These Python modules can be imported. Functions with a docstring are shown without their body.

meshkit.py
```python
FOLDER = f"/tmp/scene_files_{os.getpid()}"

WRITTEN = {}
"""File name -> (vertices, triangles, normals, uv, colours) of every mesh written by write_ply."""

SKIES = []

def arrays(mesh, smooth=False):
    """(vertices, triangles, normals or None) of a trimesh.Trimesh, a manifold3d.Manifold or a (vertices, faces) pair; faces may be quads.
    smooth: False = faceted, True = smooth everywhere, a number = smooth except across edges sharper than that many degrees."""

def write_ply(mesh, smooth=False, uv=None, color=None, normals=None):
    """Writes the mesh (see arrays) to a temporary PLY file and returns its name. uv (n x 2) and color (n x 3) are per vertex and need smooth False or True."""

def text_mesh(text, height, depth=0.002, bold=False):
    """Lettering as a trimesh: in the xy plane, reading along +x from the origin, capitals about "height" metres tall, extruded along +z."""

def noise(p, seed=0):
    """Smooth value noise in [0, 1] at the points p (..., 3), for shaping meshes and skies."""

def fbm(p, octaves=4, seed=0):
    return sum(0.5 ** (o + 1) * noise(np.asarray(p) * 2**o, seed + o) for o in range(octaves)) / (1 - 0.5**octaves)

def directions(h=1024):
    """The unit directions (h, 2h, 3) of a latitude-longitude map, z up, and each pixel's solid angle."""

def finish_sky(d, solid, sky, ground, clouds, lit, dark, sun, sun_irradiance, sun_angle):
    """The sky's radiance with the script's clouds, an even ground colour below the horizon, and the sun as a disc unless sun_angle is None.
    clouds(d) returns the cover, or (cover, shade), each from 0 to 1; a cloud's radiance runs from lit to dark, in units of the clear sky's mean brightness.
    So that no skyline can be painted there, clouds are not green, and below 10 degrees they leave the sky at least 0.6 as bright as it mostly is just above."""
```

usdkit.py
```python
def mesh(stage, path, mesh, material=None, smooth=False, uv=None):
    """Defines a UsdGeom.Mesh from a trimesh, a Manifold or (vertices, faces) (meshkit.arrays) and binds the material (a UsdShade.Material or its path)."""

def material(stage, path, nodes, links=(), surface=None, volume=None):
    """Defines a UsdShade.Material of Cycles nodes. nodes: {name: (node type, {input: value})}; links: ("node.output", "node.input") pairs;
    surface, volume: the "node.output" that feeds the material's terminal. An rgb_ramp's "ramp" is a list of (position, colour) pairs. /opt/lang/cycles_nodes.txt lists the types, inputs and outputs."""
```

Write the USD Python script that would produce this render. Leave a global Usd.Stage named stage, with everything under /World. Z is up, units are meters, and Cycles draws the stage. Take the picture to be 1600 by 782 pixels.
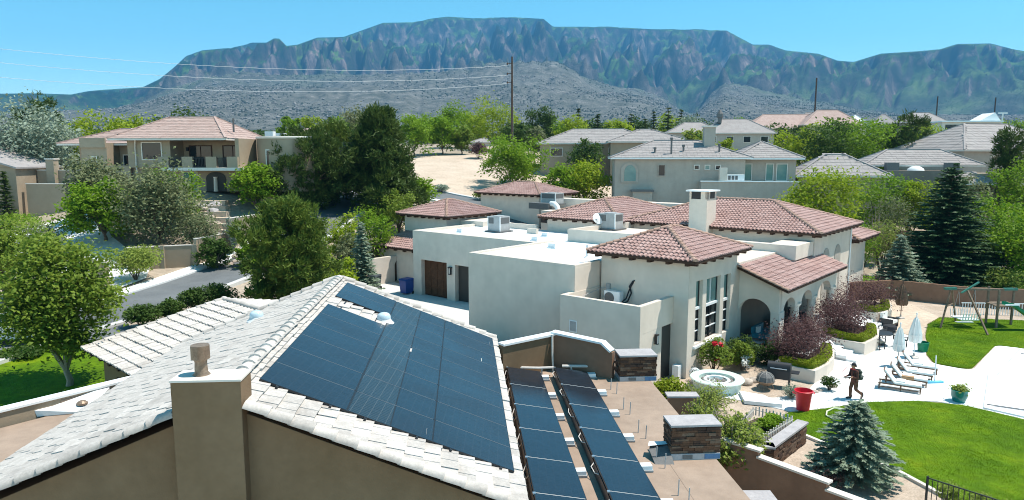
import math
import numpy as np, trimesh, usdkit, meshkit
from math import sin, cos, tan, radians, degrees, pi, atan2, hypot
from pxr import Usd, UsdGeom, UsdLux, UsdShade, Gf, Sdf, Vt
from shapely.geometry import Polygon, Point, LineString, box as sbox
from shapely import affinity, contains_xy
from scipy.interpolate import RBFInterpolator

stage = Usd.Stage.CreateInMemory()
UsdGeom.SetStageUpAxis(stage, UsdGeom.Tokens.z)
UsdGeom.SetStageMetersPerUnit(stage, 1.0)
UsdGeom.Xform.Define(stage, '/World')
UsdGeom.Scope.Define(stage, '/World/Looks')

# ------------------------------------------------------------------ camera, sky, sun
SUN_AZ, SUN_EL = radians(84), radians(66)
EXPOSURE = 0.6
CAM_Z = 11.65
cam = UsdGeom.Camera.Define(stage, '/World/camera')
cam.AddTranslateOp().Set(Gf.Vec3d(0, 0, CAM_Z))
cam.AddRotateXOp().Set(90 - 7.65)
cam.CreateFocalLengthAttr(36 * 1085 / 1600)
cam.CreateHorizontalApertureAttr(36.0)
cam.CreateVerticalApertureAttr(36.0 * 500 / 1024)
cam.CreateClippingRangeAttr(Gf.Vec2f(0.3, 60000))
cam.CreateExposureAttr(EXPOSURE)

sky_mat = usdkit.material(stage, '/World/Looks/sky_light', {
    'sky': ('sky_texture', {'sky_type': 'single_scattering', 'sun_disc': False, 'sun_elevation': SUN_EL, 'sun_rotation': SUN_AZ,
                            'altitude': 1700, 'air_density': 1.0, 'aerosol_density': 0.6, 'ozone_density': 1.0}),
    'hue': ('hsv', {'hue': 0.461, 'saturation': 1.3, 'value': 1.0, 'fac': 1.0}),
    'bg': ('background_shader', {'strength': 0.124})}, [('sky.color', 'hue.color'), ('hue.color', 'bg.color')], surface='bg.background')
dome = UsdLux.DomeLight.Define(stage, '/World/sky')
UsdShade.MaterialBindingAPI.Apply(dome.GetPrim()).Bind(sky_mat)
dome.GetPrim().SetCustomDataByKey('kind', 'structure')
sun = UsdLux.DistantLight.Define(stage, '/World/sun')
sun.CreateIntensityAttr(1.2); sun.CreateAngleAttr(0.53); sun.CreateNormalizeAttr(True) if hasattr(sun, 'CreateNormalizeAttr') else None
sun.CreateColorAttr(Gf.Vec3f(1.0, 0.95, 0.86))
_d = np.array([sin(SUN_AZ) * cos(SUN_EL), cos(SUN_AZ) * cos(SUN_EL), sin(SUN_EL)])
_x = np.cross([0, 0, 1], _d); _x /= np.linalg.norm(_x); _y = np.cross(_d, _x)
sun.AddTransformOp().Set(Gf.Matrix4d(*_x, 0, *_y, 0, *_d, 0, 0, 0, 60, 1))

# ------------------------------------------------------------------ materials
LOOKS = {}
def mat(name, nodes, links, surface=None, volume=None):
    LOOKS[name] = usdkit.material(stage, '/World/Looks/' + name, nodes, links, surface, volume)
    return LOOKS[name]

def basic(name, c1, c2=None, scale=3.0, rough=0.85, metal=0.0, spec=0.3, bump=None, detail=4, fine=None, bevel=None, streak=None, island=0.0):
    """two-tone noise colour; bump = (scale, strength, distance); fine = (scale, amount) second noise; streak = vertical stain amount"""
    c2 = c2 or c1
    n = {'g': ('geometry', {}), 'p': ('principled_bsdf', {'roughness': rough, 'metallic': metal, 'specular_ior_level': spec}),
         'n': ('noise_texture', {'scale': scale, 'detail': detail, 'roughness': 0.6}),
         'r': ('rgb_ramp', {'ramp': [(0.0, c1), (0.32, c1), (0.68, c2), (1.0, c2)]})}
    l = [('g.position', 'n.vector'), ('n.fac', 'r.fac')]
    last = 'r.color'
    if fine:
        n['n2'] = ('noise_texture', {'scale': fine[0], 'detail': 3.0, 'roughness': 0.6})
        n['m2'] = ('map_range', {'from_min': 0.3, 'from_max': 0.7, 'to_min': 1 - fine[1], 'to_max': 1 + fine[1]})
        n['x2'] = ('mix', {'mix_type': 'multiply', 'fac': 1.0})
        l += [('g.position', 'n2.vector'), ('n2.fac', 'm2.value'), (last, 'x2.color1'), ('m2.result', 'x2.color2')]; last = 'x2.color'
    if streak:
        n['mp'] = ('mapping', {'scale': (1.7, 1.7, 0.22)}); n['n3'] = ('noise_texture', {'scale': 1.0, 'detail': 4.0})
        n['m3'] = ('map_range', {'from_min': 0.45, 'from_max': 0.8, 'to_min': 1.0, 'to_max': 1 - streak, 'clamp': True})
        n['x3'] = ('mix', {'mix_type': 'multiply', 'fac': 1.0})
        l += [('g.position', 'mp.vector'), ('mp.vector', 'n3.vector'), ('n3.fac', 'm3.value'), (last, 'x3.color1'), ('m3.result', 'x3.color2')]; last = 'x3.color'
    if island:
        n['m4'] = ('map_range', {'from_min': 0, 'from_max': 1, 'to_min': 1 - island, 'to_max': 1 + island})
        n['x4'] = ('mix', {'mix_type': 'multiply', 'fac': 1.0})
        l += [('g.random_per_island', 'm4.value'), (last, 'x4.color1'), ('m4.result', 'x4.color2')]; last = 'x4.color'
    l.append((last, 'p.base_color'))
    nrm = None
    if bevel:
        n['bv'] = ('bevel', {'radius': bevel, 'samples': 4}); nrm = 'bv.bevel'
    if bump:
        n['nb'] = ('noise_texture', {'scale': bump[0], 'detail': 4.0, 'roughness': 0.65}); n['b'] = ('bump', {'strength': bump[1], 'distance': bump[2]})
        l += [('g.position', 'nb.vector'), ('nb.fac', 'b.height')]
        if nrm: l.append((nrm, 'b.normal'))
        nrm = 'b.normal'
    if nrm: l.append((nrm, 'p.normal'))
    return mat(name, n, l, 'p.BSDF')

def leafmat(name, c1, c2, trans=0.3, clump=0.7):
    n = {'g': ('geometry', {}), 'n': ('noise_texture', {'scale': clump, 'detail': 3.0}),
         'ma': ('math', {'math_type': 'multiply', 'value2': 0.45}), 'mb': ('math', {'math_type': 'multiply', 'value2': 0.75}), 'ad': ('math', {'math_type': 'add'}),
         'r': ('rgb_ramp', {'ramp': [(0.1, c1), (0.95, c2)]}),
         'p': ('principled_bsdf', {'roughness': 0.6, 'specular_ior_level': 0.2}),
         't': ('translucent_bsdf', {}), 'mx': ('mix_closure', {'fac': trans})}
    l = [('g.position', 'n.vector'), ('g.random_per_island', 'ma.value1'), ('n.fac', 'mb.value1'), ('ma.value', 'ad.value1'), ('mb.value', 'ad.value2'),
         ('ad.value', 'r.fac'), ('r.color', 'p.base_color'), ('r.color', 't.color'), ('p.BSDF', 'mx.closure1'), ('t.BSDF', 'mx.closure2')]
    return mat(name, n, l, 'mx.closure')

basic('white_stucco', (0.63, 0.545, 0.465), (0.69, 0.60, 0.515), 0.5, 0.9, bump=(35, 0.25, 0.02), fine=(1.3, 0.05), bevel=0.05, streak=0.05)
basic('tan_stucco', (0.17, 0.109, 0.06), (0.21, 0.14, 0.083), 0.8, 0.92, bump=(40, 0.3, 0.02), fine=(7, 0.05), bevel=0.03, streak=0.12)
basic('beige_stucco', (0.30, 0.235, 0.165), (0.34, 0.27, 0.195), 0.4, 0.92, bump=(12, 0.2, 0.03), fine=(2, 0.04))
basic('grey_stucco', (0.36, 0.315, 0.27), (0.41, 0.36, 0.31), 0.4, 0.92, bump=(12, 0.2, 0.03), fine=(2, 0.04), streak=0.08)
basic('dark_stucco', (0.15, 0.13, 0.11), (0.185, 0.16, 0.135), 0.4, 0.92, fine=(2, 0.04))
basic('brown_stucco', (0.20, 0.115, 0.075), (0.25, 0.145, 0.095), 0.9, 0.92, bump=(30, 0.3, 0.02), fine=(5, 0.06), streak=0.1)
basic('pale_cap', (0.62, 0.56, 0.5), (0.68, 0.62, 0.56), 2.0, 0.9, bump=(20, 0.2, 0.02))
basic('white_membrane', (0.70, 0.71, 0.71), (0.80, 0.80, 0.79), 0.35, 0.8, fine=(1.6, 0.06), bump=(2.5, 0.3, 0.03))
basic('tan_membrane', (0.27, 0.195, 0.145), (0.345, 0.255, 0.195), 0.55, 0.8, fine=(3.5, 0.08), bump=(3, 0.3, 0.02), streak=0.05)
for i, k in enumerate((0.86, 1.0, 1.1, 0.95)):
    basic('concrete_tile_%s' % 'abcd'[i], (0.45 * k, 0.41 * k, 0.375 * k), (0.575 * k, 0.53 * k, 0.49 * k), 2.5, 0.85, fine=(18, 0.12), bump=(60, 0.2, 0.01), island=0.08)
basic('clay_tile', (0.42, 0.25, 0.22), (0.57, 0.385, 0.35), 1.2, 0.8, fine=(9, 0.12), bump=(25, 0.15, 0.01), island=0.2)
basic('clay_tile_cap', (0.40, 0.24, 0.18), (0.50, 0.33, 0.26), 1.5, 0.8, fine=(9, 0.1), island=0.18)
basic('mortar', (0.12, 0.07, 0.055), (0.17, 0.1, 0.08), 4)
basic('pink_tile', (0.40, 0.28, 0.245), (0.47, 0.35, 0.31), 1.0, 0.85, fine=(8, 0.06), island=0.1)
basic('grey_tile', (0.30, 0.27, 0.262), (0.36, 0.33, 0.318), 0.8, 0.85, fine=(5, 0.07), island=0.08)
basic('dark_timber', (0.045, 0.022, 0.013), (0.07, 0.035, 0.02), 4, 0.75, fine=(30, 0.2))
basic('brown_door', (0.07, 0.028, 0.012), (0.11, 0.045, 0.02), 3, 0.6, fine=(20, 0.25))
basic('dark_door', (0.05, 0.045, 0.04), None, rough=0.6)
basic('concrete', (0.50, 0.49, 0.47), (0.60, 0.59, 0.565), 0.5, 0.9, fine=(4, 0.06), bump=(20, 0.2, 0.01), streak=0.04)
basic('patio_concrete', (0.66, 0.655, 0.64), (0.76, 0.755, 0.74), 0.35, 0.85, fine=(3, 0.05), bump=(25, 0.15, 0.01))
basic('asphalt', (0.115, 0.122, 0.127), (0.155, 0.162, 0.167), 0.4, 0.9, fine=(9, 0.1), bump=(40, 0.3, 0.01))
basic('gravel', (0.37, 0.29, 0.225), (0.50, 0.405, 0.325), 0.9, 0.95, fine=(14, 0.22), bump=(22, 0.7, 0.04))
basic('terrain_soil', (0.26, 0.215, 0.16), (0.42, 0.34, 0.265), 0.12, 0.95, fine=(2.5, 0.2), bump=(5, 0.5, 0.08))
basic('sand_soil', (0.46, 0.36, 0.275), (0.56, 0.45, 0.355), 0.25, 0.95, fine=(3.0, 0.14), bump=(4, 0.6, 0.1))
basic('black_metal', (0.02, 0.02, 0.022), None, rough=0.45, spec=0.5)
basic('frame_black', (0.012, 0.012, 0.014), None, rough=0.4, spec=0.5)
basic('aluminium', (0.62, 0.63, 0.64), None, rough=0.35, metal=0.9)
basic('panel_edge', (0.10, 0.12, 0.14), None, rough=0.35, spec=0.5)
basic('white_metal', (0.72, 0.73, 0.73), (0.78, 0.785, 0.78), 3, 0.5)
basic('grey_metal', (0.33, 0.33, 0.33), (0.40, 0.40, 0.395), 3, 0.5, fine=(20, 0.06))
basic('dark_louvre', (0.10, 0.10, 0.10), (0.14, 0.14, 0.14), 20, 0.6)
basic('rust_metal', (0.20, 0.14, 0.10), (0.30, 0.22, 0.16), 6, 0.5, metal=0.4, fine=(25, 0.2))
basic('conduit_pvc', (0.62, 0.56, 0.52), (0.70, 0.65, 0.6), 8, 0.6)
basic('galvanised', (0.42, 0.38, 0.34), (0.52, 0.48, 0.44), 6, 0.5, metal=0.3)
basic('dark_glass', (0.012, 0.016, 0.018), None, rough=0.06, spec=0.6)
basic('teal_glass', (0.10, 0.20, 0.19), (0.14, 0.25, 0.23), 1.2, rough=0.1, spec=0.7)
basic('white_trim', (0.75, 0.76, 0.76), None, rough=0.6)
basic('dome_plastic', (0.42, 0.55, 0.62), (0.6, 0.7, 0.75), 3, 0.12, spec=0.7)
basic('blue_plastic', (0.003, 0.04, 0.20), (0.006, 0.055, 0.26), 3, 0.4, spec=0.5)
basic('charcoal_plastic', (0.035, 0.045, 0.05), (0.05, 0.06, 0.065), 3, 0.45, spec=0.5)
basic('red_plastic', (0.62, 0.012, 0.03), (0.70, 0.018, 0.04), 4, 0.4, spec=0.5)
basic('green_glaze', (0.0, 0.12, 0.105), (0.005, 0.17, 0.14), 5, 0.2, spec=0.6)
basic('green_vinyl', (0.0, 0.14, 0.07), (0.01, 0.2, 0.1), 4, 0.4)
basic('green_metal', (0.03, 0.13, 0.10), (0.05, 0.2, 0.15), 4, 0.45)
basic('cedar', (0.13, 0.095, 0.065), (0.2, 0.15, 0.105), 5, 0.8, fine=(30, 0.2))
basic('white_cloth', (0.80, 0.78, 0.74), (0.84, 0.82, 0.78), 3, 0.9, bump=(12, 0.5, 0.03))
basic('brown_cloth', (0.15, 0.09, 0.06), (0.22, 0.135, 0.09), 4, 0.9, bump=(10, 0.5, 0.04))
basic('tan_towel', (0.42, 0.25, 0.13), (0.5, 0.3, 0.17), 6, 0.95)
basic('teal_paint', (0.02, 0.15, 0.2), (0.03, 0.2, 0.26), 4, 0.5)
basic('blue_brush', (0.12, 0.48, 0.68), (0.2, 0.58, 0.75), 8, 0.6)
basic('hose_rubber', (0.62, 0.66, 0.42), (0.7, 0.74, 0.52), 5, 0.5)
basic('skin', (0.42, 0.23, 0.15), (0.46, 0.26, 0.17), 8, 0.6)
basic('brown_clothes', (0.11, 0.05, 0.032), (0.17, 0.08, 0.05), 9, 0.9, bump=(18, 0.6, 0.02))
basic('maroon_clothes', (0.09, 0.032, 0.025), (0.14, 0.055, 0.04), 9, 0.9, bump=(18, 0.6, 0.02))
basic('dark_cloth', (0.018, 0.018, 0.022), (0.035, 0.035, 0.04), 9, 0.85)
basic('olive_pack', (0.05, 0.06, 0.05), (0.10, 0.115, 0.10), 9, 0.7)
basic('mint_stone', (0.50, 0.62, 0.55), (0.62, 0.71, 0.655), 5, 0.5, fine=(20, 0.1))
basic('pebble', (0.30, 0.26, 0.24), (0.55, 0.5, 0.47), 4, 0.8, fine=(12, 0.3), island=0.3)
basic('rock', (0.33, 0.27, 0.22), (0.5, 0.43, 0.37), 2, 0.9, fine=(8, 0.2), bump=(10, 0.5, 0.05))
basic('ledge_stone_a', (0.075, 0.036, 0.02), (0.12, 0.06, 0.034), 5, 0.85, fine=(25, 0.25), bump=(30, 0.5, 0.02))
basic('ledge_stone_b', (0.038, 0.021, 0.015), (0.07, 0.038, 0.026), 5, 0.85, fine=(25, 0.25), bump=(30, 0.5, 0.02))
basic('ledge_stone_c', (0.11, 0.068, 0.045), (0.16, 0.105, 0.072), 5, 0.85, fine=(25, 0.25), bump=(30, 0.5, 0.02))
basic('flag_stone', (0.33, 0.31, 0.315), (0.42, 0.395, 0.395), 2, 0.85, fine=(10, 0.08), bump=(12, 0.3, 0.02))
basic('bark', (0.09, 0.065, 0.045), (0.16, 0.12, 0.09), 6, 0.95, bump=(14, 0.8, 0.04))
basic('pale_bark', (0.22, 0.19, 0.15), (0.32, 0.28, 0.23), 5, 0.95, bump=(12, 0.6, 0.03))
basic('pole_timber', (0.06, 0.04, 0.032), (0.10, 0.065, 0.05), 3, 0.9, fine=(14, 0.2))
basic('wire_metal', (0.50, 0.54, 0.58), None, rough=0.5, metal=0.0)
basic('car_paint', (0.72, 0.73, 0.74), None, rough=0.25, spec=0.6)
basic('tyre', (0.02, 0.02, 0.02), None, rough=0.85)
basic('soil', (0.05, 0.035, 0.025), (0.09, 0.065, 0.045), 6, 0.95, bump=(15, 0.7, 0.03))
basic('blue_tarp', (0.05, 0.12, 0.24), (0.1, 0.2, 0.34), 5, 0.5)
basic('pool_cover', (0.76, 0.77, 0.78), (0.80, 0.81, 0.82), 0.4, 0.6, bump=(1.2, 0.15, 0.05))
basic('red_petal', (0.45, 0.01, 0.02), (0.6, 0.02, 0.04), 6, 0.6)
basic('white_petal', (0.75, 0.75, 0.70), (0.8, 0.8, 0.77), 6, 0.6)

# lawn: mown tufts at three scales
mat('lawn', {'g': ('geometry', {}), 'n1': ('noise_texture', {'scale': 0.5, 'detail': 6.0, 'roughness': 0.65}), 'n2': ('noise_texture', {'scale': 3.2, 'detail': 5.0, 'roughness': 0.7}),
             'r1': ('rgb_ramp', {'ramp': [(0.3, (0.055, 0.12, 0.001)), (0.45, (0.085, 0.17, 0.001)), (0.58, (0.12, 0.21, 0.002)), (0.72, (0.19, 0.25, 0.004))]}),
             'm': ('map_range', {'from_min': 0.3, 'from_max': 0.7, 'to_min': 0.68, 'to_max': 1.25}), 'x': ('mix', {'mix_type': 'multiply', 'fac': 1.0}),
             'n3': ('noise_texture', {'scale': 22.0, 'detail': 4.0, 'roughness': 0.75}), 'b': ('bump', {'strength': 0.9, 'distance': 0.06}),
             'p': ('principled_bsdf', {'roughness': 0.85, 'specular_ior_level': 0.15})},
    [('g.position', 'n1.vector'), ('g.position', 'n2.vector'), ('g.position', 'n3.vector'), ('n1.fac', 'r1.fac'), ('n2.fac', 'm.value'), ('r1.color', 'x.color1'),
     ('m.result', 'x.color2'), ('x.color', 'p.base_color'), ('n3.fac', 'b.height'), ('b.normal', 'p.normal')], 'p.BSDF')

# photovoltaic glass: dark cells with a faint busbar grid
def pvmat(name, line, tint):
    mat(name, {'t': ('texture_coordinate', {}), 'br': ('brick_texture', {'offset': 0.0, 'squash': 1.0, 'scale': 1.0, 'brick_width': 0.165, 'row_height': 0.083, 'mortar_size': 0.006, 'mortar_smooth': 0.3,
                                           'color1': tint, 'color2': tuple(0.8 * c for c in tint), 'mortar': line}),
               'g': ('geometry', {}), 'n': ('noise_texture', {'scale': 0.8, 'detail': 3.0}), 'm': ('map_range', {'from_min': 0.3, 'from_max': 0.7, 'to_min': 0.14, 'to_max': 0.26}),
               'p': ('principled_bsdf', {'specular_ior_level': 0.62})},
        [('t.object', 'br.vector'), ('br.color', 'p.base_color'), ('g.position', 'n.vector'), ('n.fac', 'm.value'), ('m.result', 'p.roughness')], 'p.BSDF')
pvmat('solar_glass', (0.022, 0.026, 0.034), (0.014, 0.018, 0.026))
pvmat('solar_glass_cells', (0.065, 0.07, 0.07), (0.018, 0.023, 0.028))
pvmat('solar_glass_tilted', (0.017, 0.022, 0.032), (0.012, 0.018, 0.028))

leafmat('leaf_ash', (0.095, 0.157, 0.013), (0.37, 0.459, 0.067), 0.42)
leafmat('leaf_bright', (0.095, 0.19, 0.007), (0.325, 0.482, 0.025), 0.42)
leafmat('leaf_lime', (0.165, 0.242, 0.007), (0.462, 0.55, 0.033), 0.42)
leafmat('leaf_dark', (0.032, 0.07, 0.01), (0.115, 0.185, 0.028), 0.32)
leafmat('leaf_olive', (0.119, 0.14, 0.059), (0.292, 0.324, 0.162), 0.3)
leafmat('leaf_silver', (0.15, 0.20, 0.14), (0.46, 0.54, 0.42), 0.25)
leafmat('leaf_purple', (0.055, 0.025, 0.026), (0.235, 0.125, 0.12), 0.35)
leafmat('leaf_hedge', (0.14, 0.19, 0.004), (0.36, 0.42, 0.02), 0.3, 3.0)
leafmat('leaf_orange', (0.20, 0.14, 0.008), (0.38, 0.24, 0.02), 0.3, 2.0)
leafmat('leaf_wisp', (0.17, 0.23, 0.03), (0.4, 0.46, 0.1), 0.35, 2.0)
leafmat('leaf_straw', (0.28, 0.21, 0.09), (0.42, 0.34, 0.16), 0.3, 2.0)
leafmat('needle_pine', (0.045, 0.085, 0.012), (0.25, 0.32, 0.045), 0.25)
leafmat('needle_dark', (0.026, 0.055, 0.01), (0.15, 0.205, 0.036), 0.25)
leafmat('needle_green', (0.03, 0.07, 0.026), (0.14, 0.225, 0.09), 0.22)
leafmat('needle_blue', (0.11, 0.165, 0.10), (0.50, 0.58, 0.44), 0.25)

# ------------------------------------------------------------------ prim helpers
def numbered(parent, name):
    p = f'{parent}/{name}'
    if not stage.GetPrimAtPath(p): return p
    k = 1
    while stage.GetPrimAtPath(f'{p}_{k:03d}'): k += 1
    return f'{p}_{k:03d}'
COUNT = {}
def fresh(parent, name):
    key = (parent, name); k = COUNT.get(key, 0); COUNT[key] = k + 1
    return f'{parent}/{name}' if k == 0 else f'{parent}/{name}_{k:03d}'

class Thing:
    """an Xform at the thing's base; part() meshes are given in world space unless the thing is built about its own origin"""
    def __init__(s, name, label, cat, o=(0, 0, 0), rz=0.0, group=None, local=False, kind=None):
        s.path = fresh('/World', name); s.o = np.zeros(3) if local else np.array(o, float)
        x = UsdGeom.Xform.Define(stage, s.path); x.AddTranslateOp().Set(Gf.Vec3d(*map(float, o)))
        if local: x.AddRotateZOp().Set(float(degrees(rz)))
        s.prim = x.GetPrim()
        for k, v in (('label', label), ('category', cat), ('group', group), ('kind', kind)):
            if v: s.prim.SetCustomDataByKey(k, v)
        s.name = name; s.cat = cat
    def part(s, name, m, material, parent=None, label=None, smooth=False, kind=None):
        if isinstance(m, list): m = trimesh.util.concatenate(m)
        v, f, n = meshkit.arrays(m, smooth)
        v = v - s.o
        p = fresh(parent or s.path, name)
        mesh = UsdGeom.Mesh.Define(stage, p)
        mesh.CreatePointsAttr(Vt.Vec3fArray.FromNumpy(v.astype(np.float32)))
        mesh.CreateFaceVertexCountsAttr(Vt.IntArray.FromNumpy(np.full(len(f), 3, np.int32)))
        mesh.CreateFaceVertexIndicesAttr(Vt.IntArray.FromNumpy(f.astype(np.int32).ravel()))
        mesh.CreateSubdivisionSchemeAttr('none')
        if n is not None:
            mesh.CreateNormalsAttr(Vt.Vec3fArray.FromNumpy(n.astype(np.float32))); mesh.SetNormalsInterpolation('vertex')
        UsdShade.MaterialBindingAPI.Apply(mesh.GetPrim()).Bind(LOOKS[material])
        if label: mesh.GetPrim().SetCustomDataByKey('label', label)
        if kind: mesh.GetPrim().SetCustomDataByKey('kind', kind)
        return p

def copy(src, o, rz, label, group=None, name=None):
    p = fresh('/World', name or src.name)
    x = UsdGeom.Xform.Define(stage, p)
    pr = x.GetPrim(); pr.GetReferences().AddInternalReference(src.path); pr.SetInstanceable(True)
    x.ClearXformOpOrder(); x.AddTranslateOp().Set(Gf.Vec3d(*map(float, o))); x.AddRotateZOp().Set(float(degrees(rz)))
    pr.SetCustomDataByKey('label', label); pr.SetCustomDataByKey('category', src.cat)
    if group: pr.SetCustomDataByKey('group', group)
    return p

def single(name, m, material, label=None, cat=None, kind=None, group=None, smooth=False):
    """a thing, or a piece of the setting, that is one mesh"""
    if isinstance(m, list): m = trimesh.util.concatenate(m)
    p = fresh('/World', name)
    pr = usdkit.mesh(stage, p, m, LOOKS[material], smooth=smooth).GetPrim()
    for k, v in (('label', label), ('category', cat), ('group', group), ('kind', kind)):
        if v: pr.SetCustomDataByKey(k, v)
    return p

# ------------------------------------------------------------------ shape helpers
def T(v, f): return trimesh.Trimesh(np.asarray(v, float), np.asarray(f), process=False)
def quads(v, q):
    q = np.asarray(q); return T(v, np.vstack([q[:, [0, 1, 2]], q[:, [0, 2, 3]]]))
class Frame:
    def __init__(s, o, az):
        t = radians(az); s.o = np.array([*o, 0.0]) if len(o) == 2 else np.array(o, float)
        s.b = np.array([sin(t), cos(t), 0]); s.a = np.array([cos(t), -sin(t), 0]); s.az = t
    def w(s, a, b, z=0.0): return s.o + a * s.a + b * s.b + np.array([0, 0, z])
    def pts(s, p): p = np.asarray(p, float); return s.o + p[:, :1] * s.a + p[:, 1:2] * s.b + p[:, 2:3] * np.array([0, 0, 1.0])
    def mesh(s, m): return T(s.pts(m.vertices), m.faces)
WORLD = Frame((0, 0), 0)
W = Frame((9.2, 35.55), 40.3)        # the white house
E = Frame((0, 0), -4.05)             # the near house

def boxm(x0, x1, y0, y1, z0, z1):
    m = trimesh.creation.box((abs(x1 - x0), abs(y1 - y0), abs(z1 - z0))); m.apply_translation(((x0 + x1) / 2, (y0 + y1) / 2, (z0 + z1) / 2)); return m
def fbox(fr, a0, a1, b0, b1, z0, z1): return fr.mesh(boxm(a0, a1, b0, b1, z0, z1))
def prism(poly, z0, z1, fr=None):
    m = trimesh.creation.extrude_polygon(poly, z1 - z0); m.apply_translation((0, 0, z0)); return fr.mesh(m) if fr else m
def wall(fr, p0, p1, z0, z1, thick, holes=(), top=None):
    """slab along p0 -> p1; thickness goes to the left of that direction; holes are polygons in (s, z)"""
    p0, p1 = np.array(p0, float), np.array(p1, float); L = np.linalg.norm(p1 - p0); d = (p1 - p0) / L; n = np.array([-d[1], d[0]])
    poly = Polygon(top) if top is not None else sbox(0, z0, L, z1)
    for h in holes: poly = poly.difference(h)
    m = trimesh.creation.extrude_polygon(poly, thick)
    v = m.vertices; q = p0 + v[:, :1] * d + v[:, 2:3] * n
    m = T(np.column_stack([q, v[:, 1]]), m.faces); m.fix_normals(); return fr.mesh(m)
def arch(s0, s1, z0, zs, zt, n=14):
    c, r = (s0 + s1) / 2, (s1 - s0) / 2
    return Polygon([(s0, z0), (s1, z0)] + [(c + r * cos(t), zs + (zt - zs) * sin(t)) for t in np.linspace(0, pi, n)])
def tube(pts, r, n=8, r1=None):
    pts = np.asarray(pts, float); k = len(pts); rr = np.linspace(r, r if r1 is None else r1, k) if np.ndim(r) == 0 else np.asarray(r)
    tang = np.gradient(pts, axis=0); tang /= np.maximum(np.linalg.norm(tang, axis=1, keepdims=True), 1e-9)
    ref = np.array([0, 0, 1.0]) if abs(tang[0, 2]) < 0.9 else np.array([1.0, 0, 0])
    V = []
    for p, t, q in zip(pts, tang, rr):
        u = np.cross(ref, t); u /= np.linalg.norm(u); w = np.cross(t, u); ref = np.cross(t, u) if abs(np.dot(t, ref)) > 0.95 else ref
        ang = np.linspace(0, 2 * pi, n, endpoint=False); V.append(p + q * (np.cos(ang)[:, None] * u + np.sin(ang)[:, None] * w))
    V = np.vstack(V + [pts[:1], pts[-1:]]); F = []
    for i in range(k - 1):
        for j in range(n):
            a, b = i * n + j, i * n + (j + 1) % n; F += [(a, b, b + n), (a, b + n, a + n)]
    for j in range(n): F += [(k * n, (j + 1) % n, j), (k * n + 1, (k - 1) * n + j, (k - 1) * n + (j + 1) % n)]
    return T(V, F)
def lathe(prof, n=20, o=(0, 0, 0)):
    prof = np.asarray(prof, float); ang = np.linspace(0, 2 * pi, n, endpoint=False)
    V = np.array([[r * cos(t) + o[0], r * sin(t) + o[1], z + o[2]] for r, z in prof for t in ang]); F = []
    for i in range(len(prof) - 1):
        for j in range(n):
            a, b = i * n + j, i * n + (j + 1) % n; F += [(a, b, b + n), (a, b + n, a + n)]
    return T(V, F)
def bar(p, q, w, h=None):
    """rectangular bar from p to q"""
    h = h or w; p, q = np.array(p, float), np.array(q, float); d = q - p; L = np.linalg.norm(d); d /= L
    ref = np.array([0, 0, 1.0]) if abs(d[2]) < 0.95 else np.array([1.0, 0, 0]); u = np.cross(d, ref); u /= np.linalg.norm(u); v = np.cross(u, d)
    m = boxm(0, L, -w / 2, w / 2, -h / 2, h / 2); x = m.vertices
    return T(p + x[:, :1] * d + x[:, 1:2] * u + x[:, 2:3] * v, m.faces)
def rotz(m, t, o=(0, 0, 0)):
    m = m.copy(); c, s_ = cos(t), sin(t); v = m.vertices; m.vertices = np.column_stack([v[:, 0] * c - v[:, 1] * s_ + o[0], v[:, 0] * s_ + v[:, 1] * c + o[1], v[:, 2] + o[2]]); return m

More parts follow.
